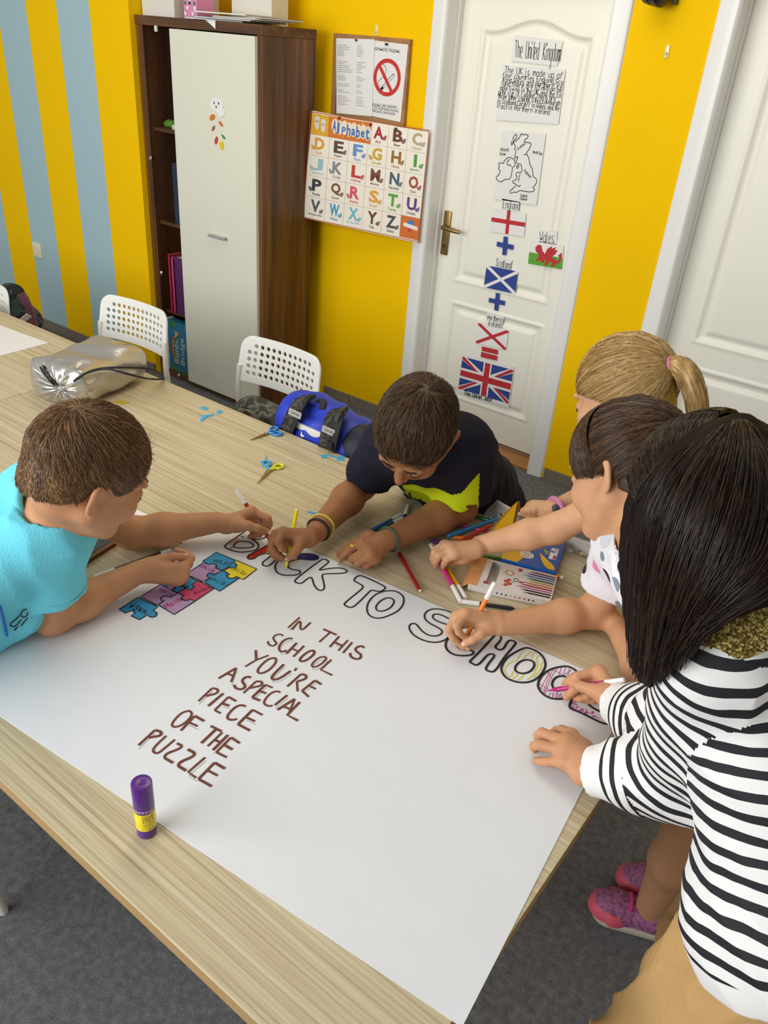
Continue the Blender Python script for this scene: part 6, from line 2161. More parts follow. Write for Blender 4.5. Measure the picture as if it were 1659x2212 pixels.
# lime print low on the chest, painted by place on the shirt
chest = nk * .45 + pvM * .55
rt = unit(shR - shL)
up_ = unit(nk - pvM)
fw = unit(np.cross(up_, rt)); fw = fw if fw[1] < 0 else -fw
loc = np.stack([(V - nk) @ rt, (V - nk) @ fw, (V - nk) @ up_], 1)
xx = loc[:, 0]
edge = -.100 + .018 * np.cos(xx * 55) + .016 * np.abs(np.sin(xx * 38))
lime = ((loc[:, 2] < edge) & (loc[:, 2] > -.22) & (xx > -.12) & (xx < .055) & (loc[:, 1] > .01)).astype(float)
mm, nt, b, tc = node_mat('navy_print_cotton')
at_ = nt.nodes.new('ShaderNodeAttribute'); at_.attribute_name = 'lime'
nt.links.new(ramp(nt, at_.outputs['Fac'], [(.45, '#23222f'), (.55, '#c3d21a')]), b.inputs['Base Color'])
b.inputs['Roughness'].default_value = .88; b.inputs['Specular IOR Level'].default_value = .15
ts2 = np_mesh('tshirt', V, Q, mm, p2, {'lime': lime})
decal(ts2, 'print_mark', V, [[(872, 1066), (880, 1072), (886, 1082)], [(884, 1064), (888, 1078)], [(906, 1078), (912, 1088), (918, 1094)], [(898, 1090), (912, 1096), (924, 1092)]], .005, m_ink)
decal(ts2, 'print_lettering', V, [[(899, 1102), (899, 1096), (905, 1098)], [(899, 1099), (904, 1100)], [(899, 1102), (904, 1104)], [(908, 1105), (909, 1098), (914, 1100), (909, 1102), (914, 1106)]], .0018, m_paper)
face_lines(p2, C2, M2, .96, '#1a120c', '#2a1c12')
cdir = unit(C2 + M2 @ A(0, -.03, -.05) - nk)
ring_tube(p2, 'collar', nk + cdir * .004, cdir, .058, .007, m_navy)
s = Soft(.005)
ax = A(1, 0, 0)
s.cone(pvM + A(0, -.01, .06), pvM, .105, .112, .03)
for q, kn in ((1, A(-.77, 1.80, .38)), (-1, A(-.93, 1.82, .38))):
    s.flat(pvM + ax * .065 * q, kn, .085, .075, .03)
V, Q = s.build(.003, 6)
np_mesh('shorts', V, Q, mat('black_shorts', '#1e1e24', .9, bump=.2, bscale=200), p2)
hB = hair_mat('dark_brown_hair_boy', '#2e2118', '#523c27', '#7d6040')
short_hair(p2, C2, M2, .96, hB, (-.012, -.055, .085), .034, 9000,
           [((0, .090, .046), (0, .42, -.92)), ((0, -.01, -.052), (0, .45, -1)), ((0, .045, -.01), (0, .93, -.36))], .006, .55, .55)
wd_ = unit(elR - wrR)
ring_tube(p2, 'yellow_bracelet', wrR + wd_ * .028, wd_, .0275, .0026, cm('#d8d040', .5), 30, bead=1)
ring_tube(p2, 'black_bracelet', wrR + wd_ * .008, wd_, .0265, .0030, cm('#2a2622', .7), 30)
wd_ = unit(elL - wrL)
ring_tube(p2, 'green_bracelet', wrL + wd_ * .004, wd_, .0275, .0028, cm('#3f5a46', .7), 30)

# --- GB: brown haired girl in the patterned white shirt
C3 = A(-.374, 1.262, 1.113)
M3 = frame((-.82, .18, -.54), (-.42, .40, .81))
shR, shL = PX(1352, 1160, .985), A(-.150, 1.085, .975)
elR, wrR = PX(1288, 1322, .778), PX(1078, 1350, .792)
elL, wrL = PX(1415, 1485, .778), PX(1332, 1352, .772)
nk = (shL + shR) / 2 + A(-.02, .01, .05)
pvG = A(-.055, 1.27, .66)
p3 = person('child with tied brown hair and a patterned white T-shirt, drawing with an orange marker', (pvG[0], pvG[1], 0))
sk3 = skin_mat('fair_tan_skin', '#cb9871')
s = Soft(VOX)
add_head(s, C3, M3, 1.0, nk)
arm(s, shR, elR, wrR, .036, .031, .021); arm(s, shL, elL, wrL, .036, .031, .022)
torso(s, pvG, nk, shL, shR, .050)
kn = (A(-.085, 1.34, .36), A(-.075, 1.22, .36)); ft = (PX(1440, 1905, .07), PX(1405, 1960, .07))
for q, k_, f0 in ((1, kn[0], ft[0]), (-1, kn[1], ft[1])):
    s.cone(pvG + A(0, .06 * q, 0), k_, .065, .048, .03); s.cone(k_, f0, .047, .032, .02)
Q5 = (940, 1240, 9.217)
w_, f_, t_ = hand_px(Q5, (1170, 930, .794), [((590, 800, .820), (425, 1025, .811), (565, 1245, .780)), ((440, 860, .806), (275, 1095, .790), (470, 1365, .759)), ((420, 930, .787), (290, 1170, .771), (560, 1455, .751)), ((470, 980, .772), (420, 1230, .758), (660, 1485, .750))],
                   [(1040, 1050, .792), (905, 1180, .788), (755, 1290, .778), (585, 1390, .766)])
add_hand(s, w_, f_, t_, .0080, .0112)
nb_ = (t_[3], t_[2])
s.cone(wrL, wrL + unit(wrL - elL) * .05, .018, .016, .01)
V, Q = s.build()
np_mesh('body', V, Q, sk3, p3)
nail(p3, nb_[0], nb_[1], (.1, -.6, .75), .0085)
face_lines(p3, C3, M3, 1.0, '#1e140c', '#3a2818')
def pattern_mat():
    m, nt, b, tc = node_mat('patterned_white_cotton')
    v = nt.nodes.new('ShaderNodeTexVoronoi'); v.inputs['Scale'].default_value = 17
    v.inputs['Randomness'].default_value = .8
    nt.links.new(tc.outputs['Object'], v.inputs['Vector'])
    c = nt.nodes.new('ShaderNodeSeparateColor')
    nt.links.new(v.outputs['Color'], c.inputs[0])
    spot = ramp(nt, c.outputs[0], [(0, '#242428'), (.34, '#e58cb4'), (.62, '#7a8794'), (.85, '#c9ced6')], 'CONSTANT')
    m_ = nt.nodes.new('ShaderNodeMath'); m_.operation = 'LESS_THAN'; m_.inputs[1].default_value = .30
    nt.links.new(v.outputs['Distance'], m_.inputs[0])
    mx = nt.nodes.new('ShaderNodeMix'); mx.data_type = 'RGBA'
    mx.inputs[6].default_value = (*srgb('#e6e2e6'), 1)
    nt.links.new(m_.outputs[0], mx.inputs[0]); nt.links.new(spot, mx.inputs[7])
    nt.links.new(mx.outputs[2], b.inputs['Base Color'])
    b.inputs['Roughness'].default_value = .85
    return m
s = Soft(.0036)
torso(s, pvG, nk - A(-.015, 0, .03), shL, shR, .070, .05)
h1, a1 = sleeve(s, shR, elR, .60, .046, .052); h2, a2 = sleeve(s, shL, elL, .60, .048, .056)
hollow(s, h1, a1, .048); hollow(s, h2, a2, .051)
s.cone(C3 + M3 @ A(0, -.03, -.05), nk - A(.01, .0, .015), .05, .056, 0); s.prims[-1] = s.prims[-1][:6] + (-1,)
V, Q = s.build(.0026, 9)
np_mesh('tshirt', V, Q, pattern_mat(), p3)
s = Soft(.006)
s.cone(pvG + A(0, 0, .03), pvG, .105, .11, .03)
for q, k_ in ((1, kn[0]), (-1, kn[1])):
    s.flat(pvG + A(0, .055 * q, 0), pvG * .75 + k_ * .25, .08, .07, .03)
V, Q = s.build()
np_mesh('shorts', V, Q, cm('#b86a86', .9), p3)
# pink trainers
shoe_pat = mat('pink_shoe_fabric', '#94587f', .7, var=.55, vscale=110)
for f0, tx, nm in ((ft[0], PX(1335, 1885, .03), 'shoe'), (ft[1], PX(1275, 1945, .03), 'shoe')):
    f0 = A(f0[0], f0[1], 0); tx = A(tx[0], tx[1], 0)
    ax = unit(tx - f0)
    L = .205
    heel = tx - ax * L
    s = Soft(.003)
    s.cone(heel + ax * .035 + A(0, 0, .045), tx - ax * .045 + A(0, 0, .034), .034, .036, .02)
    s.cone(tx - ax * .06 + A(0, 0, .034), tx - ax * .030 + A(0, 0, .030), .037, .028, .02)
    s.cone(heel + ax * .045 + A(0, 0, .075), heel + ax * .06 + A(0, 0, .05), .033, .036, .02)
    s.cut((0, 0, .012), (0, 0, -1))
    s.prims[-1] = ('p', A(0, 0, .012), A(0, 0, 1.), None, None, 0, -1)
    V, Q = s.build()
    so_ = np_mesh('shoe', V, Q, shoe_pat, p3)
    s = Soft(.003)
    s.cone(heel + ax * .04 + A(0, 0, .02), tx - ax * .045 + A(0, 0, .02), .037, .041, .01)
    s.cut((0, 0, .002), (0, 0, 1)); s.cut((0, 0, .024), (0, 0, -1))
    V, Q = s.build()
    np_mesh('sole', V, Q, mat('off_white_rubber', '#bdb4a4', .7), so_)
    s = Soft(.003)
    s.cone(tx - ax * .05 + A(0, 0, .026), tx - ax * .036 + A(0, 0, .024), .0480, .041, .01)
    s.cut((0, 0, .022), (0, 0, 1)); s.cut((0, 0, .052), (0, 0, -1))
    V, Q = s.build()
    np_mesh('toe_cap', V, Q, cm('#d4586a', .6), so_)
    sd_ = np.array([-ax[1], ax[0], 0])
    for i in range(4):
        q = tx - ax * (.085 + .018 * i) + A(0, 0, .079 + .005 * i)
        MB().tube([q - sd_ * .024 - A(0, 0, .012), q, q + sd_ * .024 - A(0, 0, .012)], .0045, 6).make('lace_band', cm('#d23a90', .6), so_, smooth=True)
# hair: fringe, swept back into a tail
hC = hair_mat('brown_hair_girl', '#241811', '#45301f', '#76573a', .36)
def hair_sweep(parent, C, M, sc, material, tie, n, grow, front, down, jit, rad=.0006, name='hair_strands', segs=12):
    """strands from the hairline over the skull to the tie point"""
    cen = A(0, -.014, .030)
    rr = A(.078 + grow, .097 + grow, .089 + grow)
    out = []
    for i in range(n):
        a = RNG.uniform(-1, 1)
        # hairline point: angle round the head from fringe to nape
        th = a * 2.75
        z0 = np.interp(abs(th), [0, .8, 1.3, 1.7, 2.2, 2.75], [front, front - .008, down, -.055, -.085, -.10])
        d0 = unit(A(math.sin(th), math.cos(th), (z0 + RNG.uniform(0, .095) * RNG.uniform(0, 1)) / .095))
        d1 = unit(A(*tie) - cen)
        pts = []
        lay = RNG.uniform(-.002, .0035)
        for t in np.linspace(0, 1, segs):
            d = unit(d0 * (1 - t) + d1 * t + A(0, 0, .55 * math.sin(math.pi * t) * (1 if z0 > 0 else .1)))
            q = cen + d * (rr + lay) * (1 - .12 * max(0, t - .8) / .2)
            pts.append(C + M @ (q * sc) + RNG.normal(0, jit, 3) * t)
        out.append(pts)
    strands(name, np.array(out), rad, material, parent, .8)['kind'] = 'stuff'
def tail(parent, root, pts, n, spread, material, rad=.0007, segs=14, name='ponytail'):
    P = np.array(smooth_poly([A(*p) for p in pts], 3))
    idx = np.linspace(0, len(P) - 1, segs)
    base = np.stack([np.interp(idx, np.arange(len(P)), P[:, k]) for k in range(3)], 1)
    prof = np.interp(np.linspace(0, 1, segs), [0, .15, .5, .85, 1], [.35, .9, 1, .75, .3])[:, None]
    out = []
    for i in range(n):
        o = RNG.normal(0, 1, 3); o = o / np.linalg.norm(o) * spread * RNG.uniform(.5, 1.05)
        wob = np.cumsum(RNG.normal(0, .0007, (segs, 3)), 0)
        out.append(base + o * prof + wob)
    strands(name, np.array(out), rad, material, parent, .6)['kind'] = 'stuff'
    s = Soft(.005)
    for i in range(segs - 1):
        s.cone(base[i], base[i + 1], float(spread * prof[i, 0] * .8), float(spread * prof[i + 1, 0] * .8), .01)
    V, Q = s.build()
    np_mesh(name + '_core', V, Q, material, parent, {'rnd': np.clip(.4 + .3 * np.sin((V @ A(220, 90, 40))), 0, 1)})
def girl_cap(parent, C, M, sc, material, grow, cuts, ears=()):
    s = cap_soft(.004, C, M, sc, grow, [(c, tuple(-np.array(nn))) for c, nn in cuts], ears)
    V, Q = s.build()
    np_mesh('hair_cap', V, Q, material, parent, {'rnd': np.clip(.35 + RNG.normal(0, .1, len(V)), 0, 1)})
girl_cap(p3, C3, M3, 1.0, hC, .006, [((0, .092, .020), (0, .42, -.92)), ((0, -.01, -.058), (0, .45, -1)), ((0, .045, -.01), (0, .93, -.36))], (-1, 1))
hair_sweep(p3, C3, M3, 1.0, hC, (0, -.10, .055), 6500, .010, -.01, -.03, .0012)
fr_ = []
for i in range(2600):        # fringe falling over the forehead and temple
    a = RNG.uniform(-1.45, 1.45)
    top = unit(A(.5 * math.sin(a), .25, .95))
    bot = unit(A(math.sin(a), math.cos(a), RNG.uniform(-.30, .02) - .12 * abs(a)))
    pts = []
    for t in np.linspace(0, 1, 9):
        d = unit(top * (1 - t) + bot * t)
        q = A(0, -.014, .030) + d * (A(.078, .097, .089) + .013 + .006 * math.sin(math.pi * t) + RNG.uniform(-.0005, .0005))
        pts.append(C3 + M3 @ q)
    fr_.append(pts)
strands('fringe', np.array(fr_), .0006, hC, p3, .5)['kind'] = 'stuff'
tb = C3 + M3 @ A(0, -.115, .055)
ring_tube(p3, 'hair_tie', tb, M3 @ A(0, -1, .3), .014, .005, cm('#2a2a30', .7))
tail(p3, tb, [tb, C3 + M3 @ A(0, -.15, .05), C3 + M3 @ A(0, -.16, -.02), C3 + M3 @ A(0, -.13, -.10)], 900, .022, hC)

# --- BG: blond girl on the far chair
C4 = atD(1347, 858, 1.77)
M4 = frame((-.84, .16, -.50), (-.46, .24, .85))
shL, shR = PX(1312, 1085, .945), A(-.40, 1.80, .945)
elL, wrL = PX(1200, 1142, .862), PX(1036, 1178, .797)
elR, wrR = A(-.520, 1.70, .87), PX(1192, 1102, .835)
nk = (shL + shR) / 2 + A(-.02, -.01, .05)
pvD = A(-.42, 1.87, .58)
p4 = person('child with a blond ponytail and a pale blue flowered dress behind the white chair', (pvD[0], pvD[1], .45))
sk4 = skin_mat('fair_skin', '#d8a67f')
s = Soft(VOX)
add_head(s, C4, M4, 1.03, nk, (0, 0))
arm(s, shL, elL, wrL, .035, .030, .021); arm(s, shR, elR, wrR, .035, .028, .020)
torso(s, pvD, nk, shL, shR, .045)
s.cone(pvD + A(0, .06, -.05), A(-.60, 1.90, .49), .05, .042); s.cone(pvD + A(0, -.06, -.05), A(-.60, 1.80, .49), .05, .042)
s.cone(A(-.60, 1.90, .49), A(-.36, 1.90, .48), .04, .03); s.cone(A(-.60, 1.80, .49), A(-.36, 1.80, .48), .04, .03)
Q4 = (910, 1140, 10.37)
w_, f_, t_ = hand_px(Q4, (1200, 490, .798), [((740, 600, .800), (570, 715, .789), (492, 870, .757)), ((660, 500, .805), (390, 625, .796), (318, 850, .755)), ((580, 420, .803), (300, 560, .793), (272, 780, .754)), ((520, 380, .795), (310, 480, .782), (262, 650, .753))],
                   [(930, 660, .783), (780, 715, .772), (670, 760, .762), (570, 800, .756)])
add_hand(s, w_, f_, t_, .0080, .0108)
Q7 = (1100, 1060, 8.295)
w_, f_, t7 = hand_px(Q7, (740, 340, .832), [((540, 310, .830), (450, 350, .829), (462, 555, .790)), ((480, 290, .830), (365, 345, .828), (400, 560, .788)), ((420, 285, .828), (295, 345, .826), (335, 500, .790)), ((370, 285, .824), (245, 360, .818), (275, 450, .792))],
                   [(690, 400, .824), (640, 440, .820), (660, 480, .815), (720, 470, .812)])
add_hand(s, w_, f_, t7, .0080, .0108)
V, Q = s.build()
np_mesh('body', V, Q, sk4, p4)
s = Soft(.0045)
torso(s, pvD, nk - A(0, 0, .04), shL, shR, .074, .05)
s.cone(pvD, pvD - A(.04, -.02, .06), .12, .14, .05)
V, Q = s.build(.003, 12)
face_lines(p4, C4, M4, 1.03, '#4a341c', '#9a7a48')
def dress_mat():
    m, nt, b, tc = node_mat('pale_blue_flower_cotton')
    v = nt.nodes.new('ShaderNodeTexVoronoi'); v.inputs['Scale'].default_value = 9
    nt.links.new(tc.outputs['Object'], v.inputs['Vector'])
    nt.links.new(ramp(nt, v.outputs['Distance'], [(0, '#d8b070'), (.07, '#d8b070'), (.08, '#e8e6ea'), (.20, '#e8e6ea'), (.22, '#8fa0bd')]), b.inputs['Base Color'])
    b.inputs['Roughness'].default_value = .85
    return m
np_mesh('dress', V, Q, dress_mat(), p4)
wd_ = unit(elR - wrR)
ring_tube(p4, 'watch_strap', wrR + wd_ * .012, wd_, .0235, .007, mat('pink_silicone', '#d98ab4', .45))
wc = wrR + wd_ * .012 + unit(CPOS - wrR) * .024
MB().ball(wc, (.010, .010, .007), frame(wd_, unit(CPOS - wrR)), 12, 8).make('watch_face', cm('#4a464a', .3), p4, smooth=True)
hD = hair_mat('blond_hair', '#8a6a36', '#b8945a', '#dcc08a', .36)
girl_cap(p4, C4, M4, 1.03, hD, .004, [((0, .090, .036), (0, .42, -.92)), ((0, -.01, -.075), (0, .45, -1)), ((0, .040, -.02), (0, .93, -.36))])
hair_sweep(p4, C4, M4, 1.03, hD, (0, -.105, .040), 6500, .008, -.002, -.03, .001)
tb = C4 + M4 @ (A(0, -.118, .040) * 1.03)
ring_tube(p4, 'hair_tie', tb, M4 @ A(0, -1, .2), .015, .006, mat('pink_elastic', '#e07ab0', .6))
tail(p4, tb, [tb, C4 + M4 @ A(0, -.150, .030), C4 + M4 @ A(0, -.165, -.04), C4 + M4 @ A(0, -.150, -.13)], 900, .022, hD)

# --- T: girl in the striped top
C5 = atD(1550, 1118, 1.055)
M5 = frame((-.62, .10, -.78), (-.76, .02, .64))
shL, shR = A(-.088, .795, 1.160), A(-.105, 1.075, 1.140)
elL, wrL = PX(1468, 1672, .862), PX(1262, 1668, .782)
elR, wrR = PX(1470, 1585, .875), PX(1328, 1518, .792)
nk = (shL + shR) / 2 + A(.0, .0, .05)
pvT = A(.105, .860, .86)
p5 = person('person with long dark hair in a striped top and khaki trousers, holding a magenta marker', (pvT[0], pvT[1], 0))
sk5 = skin_mat('warm_skin', '#c48f69')
s = Soft(VOX)
add_head(s, C5, M5, 1.02, nk)
arm(s, shL, elL, wrL, .040, .034, .022); arm(s, shR, elR, wrR, .040, .034, .022)
torso(s, pvT, nk, shL, shR, .060)
kL, kR = A(.045, .74, .47), A(.07, 1.0, .47)
s.cone(pvT + A(0, -.07, 0), kL, .08, .055); s.cone(pvT + A(0, .07, 0), kR, .08, .055)
s.cone(kL, A(.12, .74, .07), .05, .038); s.cone(kR, A(.14, 1.0, .07), .05, .038)
s.cone(A(.12, .74, .05), A(-.02, .74, .035), .035, .028); s.cone(A(.14, 1.0, .05), A(.0, 1.0, .035), .035, .028)
Q6 = (1140, 1420, 6.38)
w_, f_, t_ = hand_px(Q6, (800, 1500, .782), [((600, 1090, .784), (455, 1010, .778), (350, 1040, .753)), ((545, 1170, .788), (195, 1045, .780), (160, 1150, .753)), ((510, 1290, .786), (150, 1205, .776), (100, 1270, .753)), ((480, 1430, .780), (275, 1440, .766), (112, 1425, .753))],
                   [(760, 1270, .768), (640, 1120, .760), (545, 1040, .755), (470, 990, .752)])
add_hand(s, w_, f_, t_, .0088, .0125)
w_, f2_, t2 = hand_px(Q6, (1200, 590, .793), [((985, 200, .803), (680, 262, .793), (512, 375, .766)), ((995, 280, .788), (735, 390, .778), (535, 545, .753)), ((1010, 400, .774), (820, 540, .760), (660, 560, .751)), ((1050, 500, .765), (900, 590, .755), (770, 570, .750))],
                   [(1070, 520, .796), (905, 455, .796), (745, 402, .790), (610, 352, .781)])
add_hand(s, w_, f2_, t2, .0086, .0122)
V, Q = s.build()
np_mesh('body', V, Q, sk5, p5)
nail(p5, t2[3], t2[2], (.1, -.5, .85), .0088)
# striped top, stripes follow the trunk and each sleeve
s = Soft(.0034)
ax5 = unit(shL - shR)
for q, sh_ in ((1, shL), (-1, shR)):
    s.cone(sh_ * .62 + nk * .38, pvT + ax5 * .075 * q + A(-.01, 0, .03), .064, .108, .05)
s.cone(shL * .80 + nk * .20, shR * .80 + nk * .20, .056, .056, .05)
s.cone(nk - A(0, 0, .04), pvT + A(0, 0, .03), .085, .12, .05)
s.cone(pvT + A(-.01, .08, .0), pvT + A(-.01, -.08, .0), .126, .126, .03)
for sh_, el_, wr_ in ((shL, elL, wrL), (shR, elR, wrR)):
    s.cone(sh_, el_, .060, .064, .03)
    cu = wr_ + unit(el_ - wr_) * .010
    s.cone(el_, el_ * .5 + cu * .5, .064, .052, .03)
    s.flat(el_ * .5 + cu * .5, cu, .052, .037, .02)
dn = unit(pvT - nk)
s.prims.append(('p', pvT + dn * .048, -dn, None, None, 0, -1))
V, Q = s.build(.0024, 21)
def seg_d(P, a, b):
    ab = b - a; t = np.clip((P - a) @ ab / (ab @ ab), 0, 1)
    return np.linalg.norm(P - a - t[:, None] * ab, axis=1), t * np.linalg.norm(ab)
def cone_d(P, a, b, ra, rb):
    ab = b - a; t = np.clip((P - a) @ ab / (ab @ ab), 0, 1)
    return np.linalg.norm(P - a - t[:, None] * ab, axis=1) - (ra + t * (rb - ra)), t * np.linalg.norm(ab)
def region_of(P):
    """stripe coordinate, white trim and gold yoke for trunk (0), sleeves (1, 3) and forearms (2, 4)"""
    gl = (P - nk) @ dn
    S_ = [(P - nk) @ unit(dn + A(-.12, -.1, 0))]
    W_r = [(P - pvT) @ dn - .012]
    G_r = [.050 - gl]
    D_ = [None]
    for sh_, el_, wr_ in ((shL, elL, wrL), (shR, elR, wrR)):
        cu = wr_ + unit(el_ - wr_) * .010
        d1, t1 = cone_d(P, sh_, el_, .060, .064)
        d2, t2_ = cone_d(P, el_, cu, .064, .040)
        along = (P - sh_) @ unit(el_ - sh_)
        L1, Lw = np.linalg.norm(el_ - sh_), np.linalg.norm(cu - el_)
        S_ += [along, L1 + t2_ * 1.2]
        W_r += [np.full(len(P), -1.), (P - cu) @ unit(cu - el_) + .040]
        G_r += [np.full(len(P), -1.)] * 2
        o_ = unit(sh_ - nk)
        ns_ = unit(o_ * .75 + unit(el_ - sh_) * .65)
        D_ += [np.where((P - sh_ + o_ * .022) @ ns_ > 0, d1 - .014, 9), d2]
    return np.stack(S_), np.stack(W_r), np.stack(G_r), D_
FC = V[Q].mean(1)
bf = np.full(len(FC), 9.)
for q, sh_ in ((1, shL), (-1, shR)):
    bf = np.minimum(bf, cone_d(FC, sh_ * .62 + nk * .38, pvT + ax5 * .075 * q + A(-.01, 0, .03), .064, .108)[0])
bf = np.minimum(bf, cone_d(FC, nk - A(0, 0, .04), pvT + A(0, 0, .03), .085, .12)[0])
bf = np.minimum(bf, cone_d(FC, shL * .80 + nk * .20, shR * .80 + nk * .20, .056, .056)[0])
bf = np.minimum(bf, cone_d(FC, pvT + A(0, .08, .02), pvT + A(0, -.08, .02), .118, .118)[0])
SF, WF, GF, DF = region_of(FC)
reg = np.zeros(len(FC), int)
bf = bf - .004
for r_ in (1, 2, 3, 4):
    u = DF[r_] < bf
    reg[u] = r_; bf = np.where(u, DF[r_], bf)
SV, WV, GV, _ = region_of(V)
r4 = np.repeat(reg, 4)
sv = SV[r4, Q.ravel()]
white = WV[r4, Q.ravel()]
gold = GV[r4, Q.ravel()]
def stripe_top():
    m, nt, b, tc = node_mat('striped_cotton')
    def attr(n_):
        a = nt.nodes.new('ShaderNodeAttribute'); a.attribute_name = n_
        return a.outputs['Fac']
    def mth(op, a, b_):
        q = nt.nodes.new('ShaderNodeMath'); q.operation = op
        for i, v in enumerate((a, b_)):
            if isinstance(v, (int, float)):
                q.inputs[i].default_value = v
            elif v is not None:
                nt.links.new(v, q.inputs[i])
        return q.outputs[0]
    nz = nt.nodes.new('ShaderNodeTexNoise'); nz.inputs['Scale'].default_value = 14
    nt.links.new(tc.outputs['Object'], nz.inputs['Vector'])
    f = mth('FRACT', mth('MULTIPLY', mth('ADD', attr('sv'), mth('MULTIPLY', nz.outputs['Fac'], .012)), 1 / .0245), None)
    blk = mth('LESS_THAN', f, .42)
    blk = mth('MULTIPLY', blk, mth('SUBTRACT', 1.0, mth('GREATER_THAN', attr('white'), 0.0)))
    mx = nt.nodes.new('ShaderNodeMix'); mx.data_type = 'RGBA'
    mx.inputs[6].default_value = (*srgb('#e9e7e4'), 1); mx.inputs[7].default_value = (*srgb('#17161d'), 1)
    nt.links.new(blk, mx.inputs[0])
    # glittering gold patch
    v = nt.nodes.new('ShaderNodeTexVoronoi'); v.inputs['Scale'].default_value = 420
    nt.links.new(tc.outputs['Object'], v.inputs['Vector'])
    g = ramp(nt, v.outputs['Color'], [(.25, '#5a4a1a'), (.55, '#8f7a34'), (.85, '#e6d68a')])
    m2 = nt.nodes.new('ShaderNodeMix'); m2.data_type = 'RGBA'
    gd = mth('GREATER_THAN', attr('gold'), 0.0)
    nt.links.new(gd, m2.inputs[0]); nt.links.new(mx.outputs[2], m2.inputs[6]); nt.links.new(g, m2.inputs[7])
    nt.links.new(m2.outputs[2], b.inputs['Base Color'])
    nt.links.new(mth('MULTIPLY', gd, .5), b.inputs['Metallic'])
    b.inputs['Roughness'].default_value = .75
    return m
np_mesh('striped_top', V, Q, stripe_top(), p5, {'sv': sv, 'white': white, 'gold': gold})
# khaki trousers
khaki = mat('khaki_cotton', '#bd9763', .85, bump=.25, bscale=40, spec=.2)
s = Soft(.005)
s.cone(pvT + A(.005, .070, -.04), pvT + A(.005, -.070, -.04), .104, .104, .03)
for q, kn_, an in ((-1, kL, A(.10, .74, .12)), (1, kR, A(.12, 1.0, .12))):
    s.cone(pvT + A(-.005, .070 * q, -.05), kn_, .108, .112, .04)
    s.flat(kn_, an, .105, .075, .03)
V, Q = s.build(.007, 31)
np_mesh('trousers', V, Q, khaki, p5)
pk0 = PX(1370, 2075, .74)
for q, kn_ in ((-1, A(.12, .74, 0)), (1, A(.14, 1.0, 0))):
    s = Soft(.004)
    s.cone(kn_ + A(.03, 0, .045), kn_ + A(-.13, 0, .035), .042, .038, .02)
    s.cut((0, 0, .002), (0, 0, 1))
    V, Q = s.build()
    np_mesh('shoe', V, Q, cm('#d8d6d2', .6), p5)
# long hair falling forwards: guides through the visible sweep of the hair
hE = hair_mat('long_dark_hair', '#120c0a', '#251812', '#463022', .33)
sc_ = []
for i in range(5000):      # hair parted over the skull
    sd2 = RNG.choice((-1, 1)); y0 = RNG.uniform(-.09, .075)
    d0 = unit(A(.02 * sd2, y0 * 9, 1.0)); d1 = unit(A(sd2 * 1.0, y0 * 6 + RNG.normal(0, .1), RNG.uniform(-.75, -.2)))
    pts = []
    for t in np.linspace(0, 1, 11):
        d = unit(d0 * (1 - t) + d1 * t + A(sd2 * .5 * math.sin(math.pi * t), 0, .25 * math.sin(math.pi * t)))
        pts.append(C5 + M5 @ ((A(0, -.014, .030) + d * (A(.078, .097, .089) + .013 + RNG.uniform(-.004, .002))) * .98))
    sc_.append(pts)
strands('scalp_hair', np.array(sc_), .00065, hE, p5, .9)['kind'] = 'stuff'
girl_cap(p5, C5, M5, .98, hE, .004, [((0, .10, -.02), (0, .9, -.4)), ((0, -.01, -.065), (0, .4, -1))])
def guide(pts):
    return np.array(smooth_poly([atD(x, y, d) for x, y, d in pts], 3))
GD = [[(1552, 930, .995), (1455, 975, .985), (1390, 1060, .995), (1366, 1180, 1.015), (1372, 1310, 1.04), (1374, 1448, 1.06)],
      [(1565, 920, .970), (1485, 980, .940), (1420, 1080, .935), (1392, 1200, .955), (1390, 1320, .99), (1388, 1470, 1.02)],
      [(1578, 916, .955), (1522, 985, .910), (1468, 1090, .895), (1432, 1210, .91), (1416, 1330, .945), (1404, 1480, .985)],
      [(1590, 914, .945), (1565, 990, .890), (1525, 1100, .868), (1485, 1215, .875), (1450, 1330, .905), (1424, 1468, .955)],
      [(1600, 914, .945), (1610, 995, .885), (1590, 1110, .855), (1550, 1220, .855), (1495, 1318, .875), (1446, 1446, .93)],
      [(1612, 916, .95), (1655, 1000, .895), (1655, 1120, .855), (1615, 1225, .845), (1545, 1300, .855), (1476, 1412, .905)],
      [(1625, 922, .965), (1700, 1010, .915), (1715, 1130, .870), (1680, 1220, .850), (1600, 1280, .850), (1485, 1370, .88)],
      [(1640, 932, .99), (1740, 1030, .95), (1765, 1150, .90), (1730, 1230, .87), (1650, 1275, .86), (1525, 1340, .87)]]
segs = 18
def resample(P, n):
    i = np.linspace(0, len(P) - 1, n)
    return np.stack([np.interp(i, np.arange(len(P)), P[:, k]) for k in range(3)], 1)
G8 = np.array([resample(guide(g), segs) for g in GD])
out = []
for i in range(11000):
    u = RNG.uniform(-.15, len(G8) - 1.001)
    a = max(int(u), 0); fr2 = u - a
    base = G8[a] * (1 - fr2) + G8[a + 1] * fr2
    cl_ = .5 + .5 * math.sin(u * 9 + 1.3 * math.sin(u * 3.1))          # locks
    depth = (-.014 + .004 * cl_ + abs(RNG.normal(0, .010))) * np.interp(np.linspace(0, 1, segs), [0, .2, .7, 1], [.35, 1, 1, .8])
    away = base - CPOS; away /= np.linalg.norm(away, axis=1, keepdims=True)
    wob = np.cumsum(RNG.normal(0, .0010, (segs, 3)), 0) + RNG.normal(0, .0014, 3)
    line = base + away * depth[:, None] + wob
    out.append(resample(line[:max(8, int(segs * RNG.uniform(.80, 1.0)))], segs))
strands('hair_strands', np.array(out), .00060, hE, p5, .6)['kind'] = 'stuff'
s = Soft(.006)
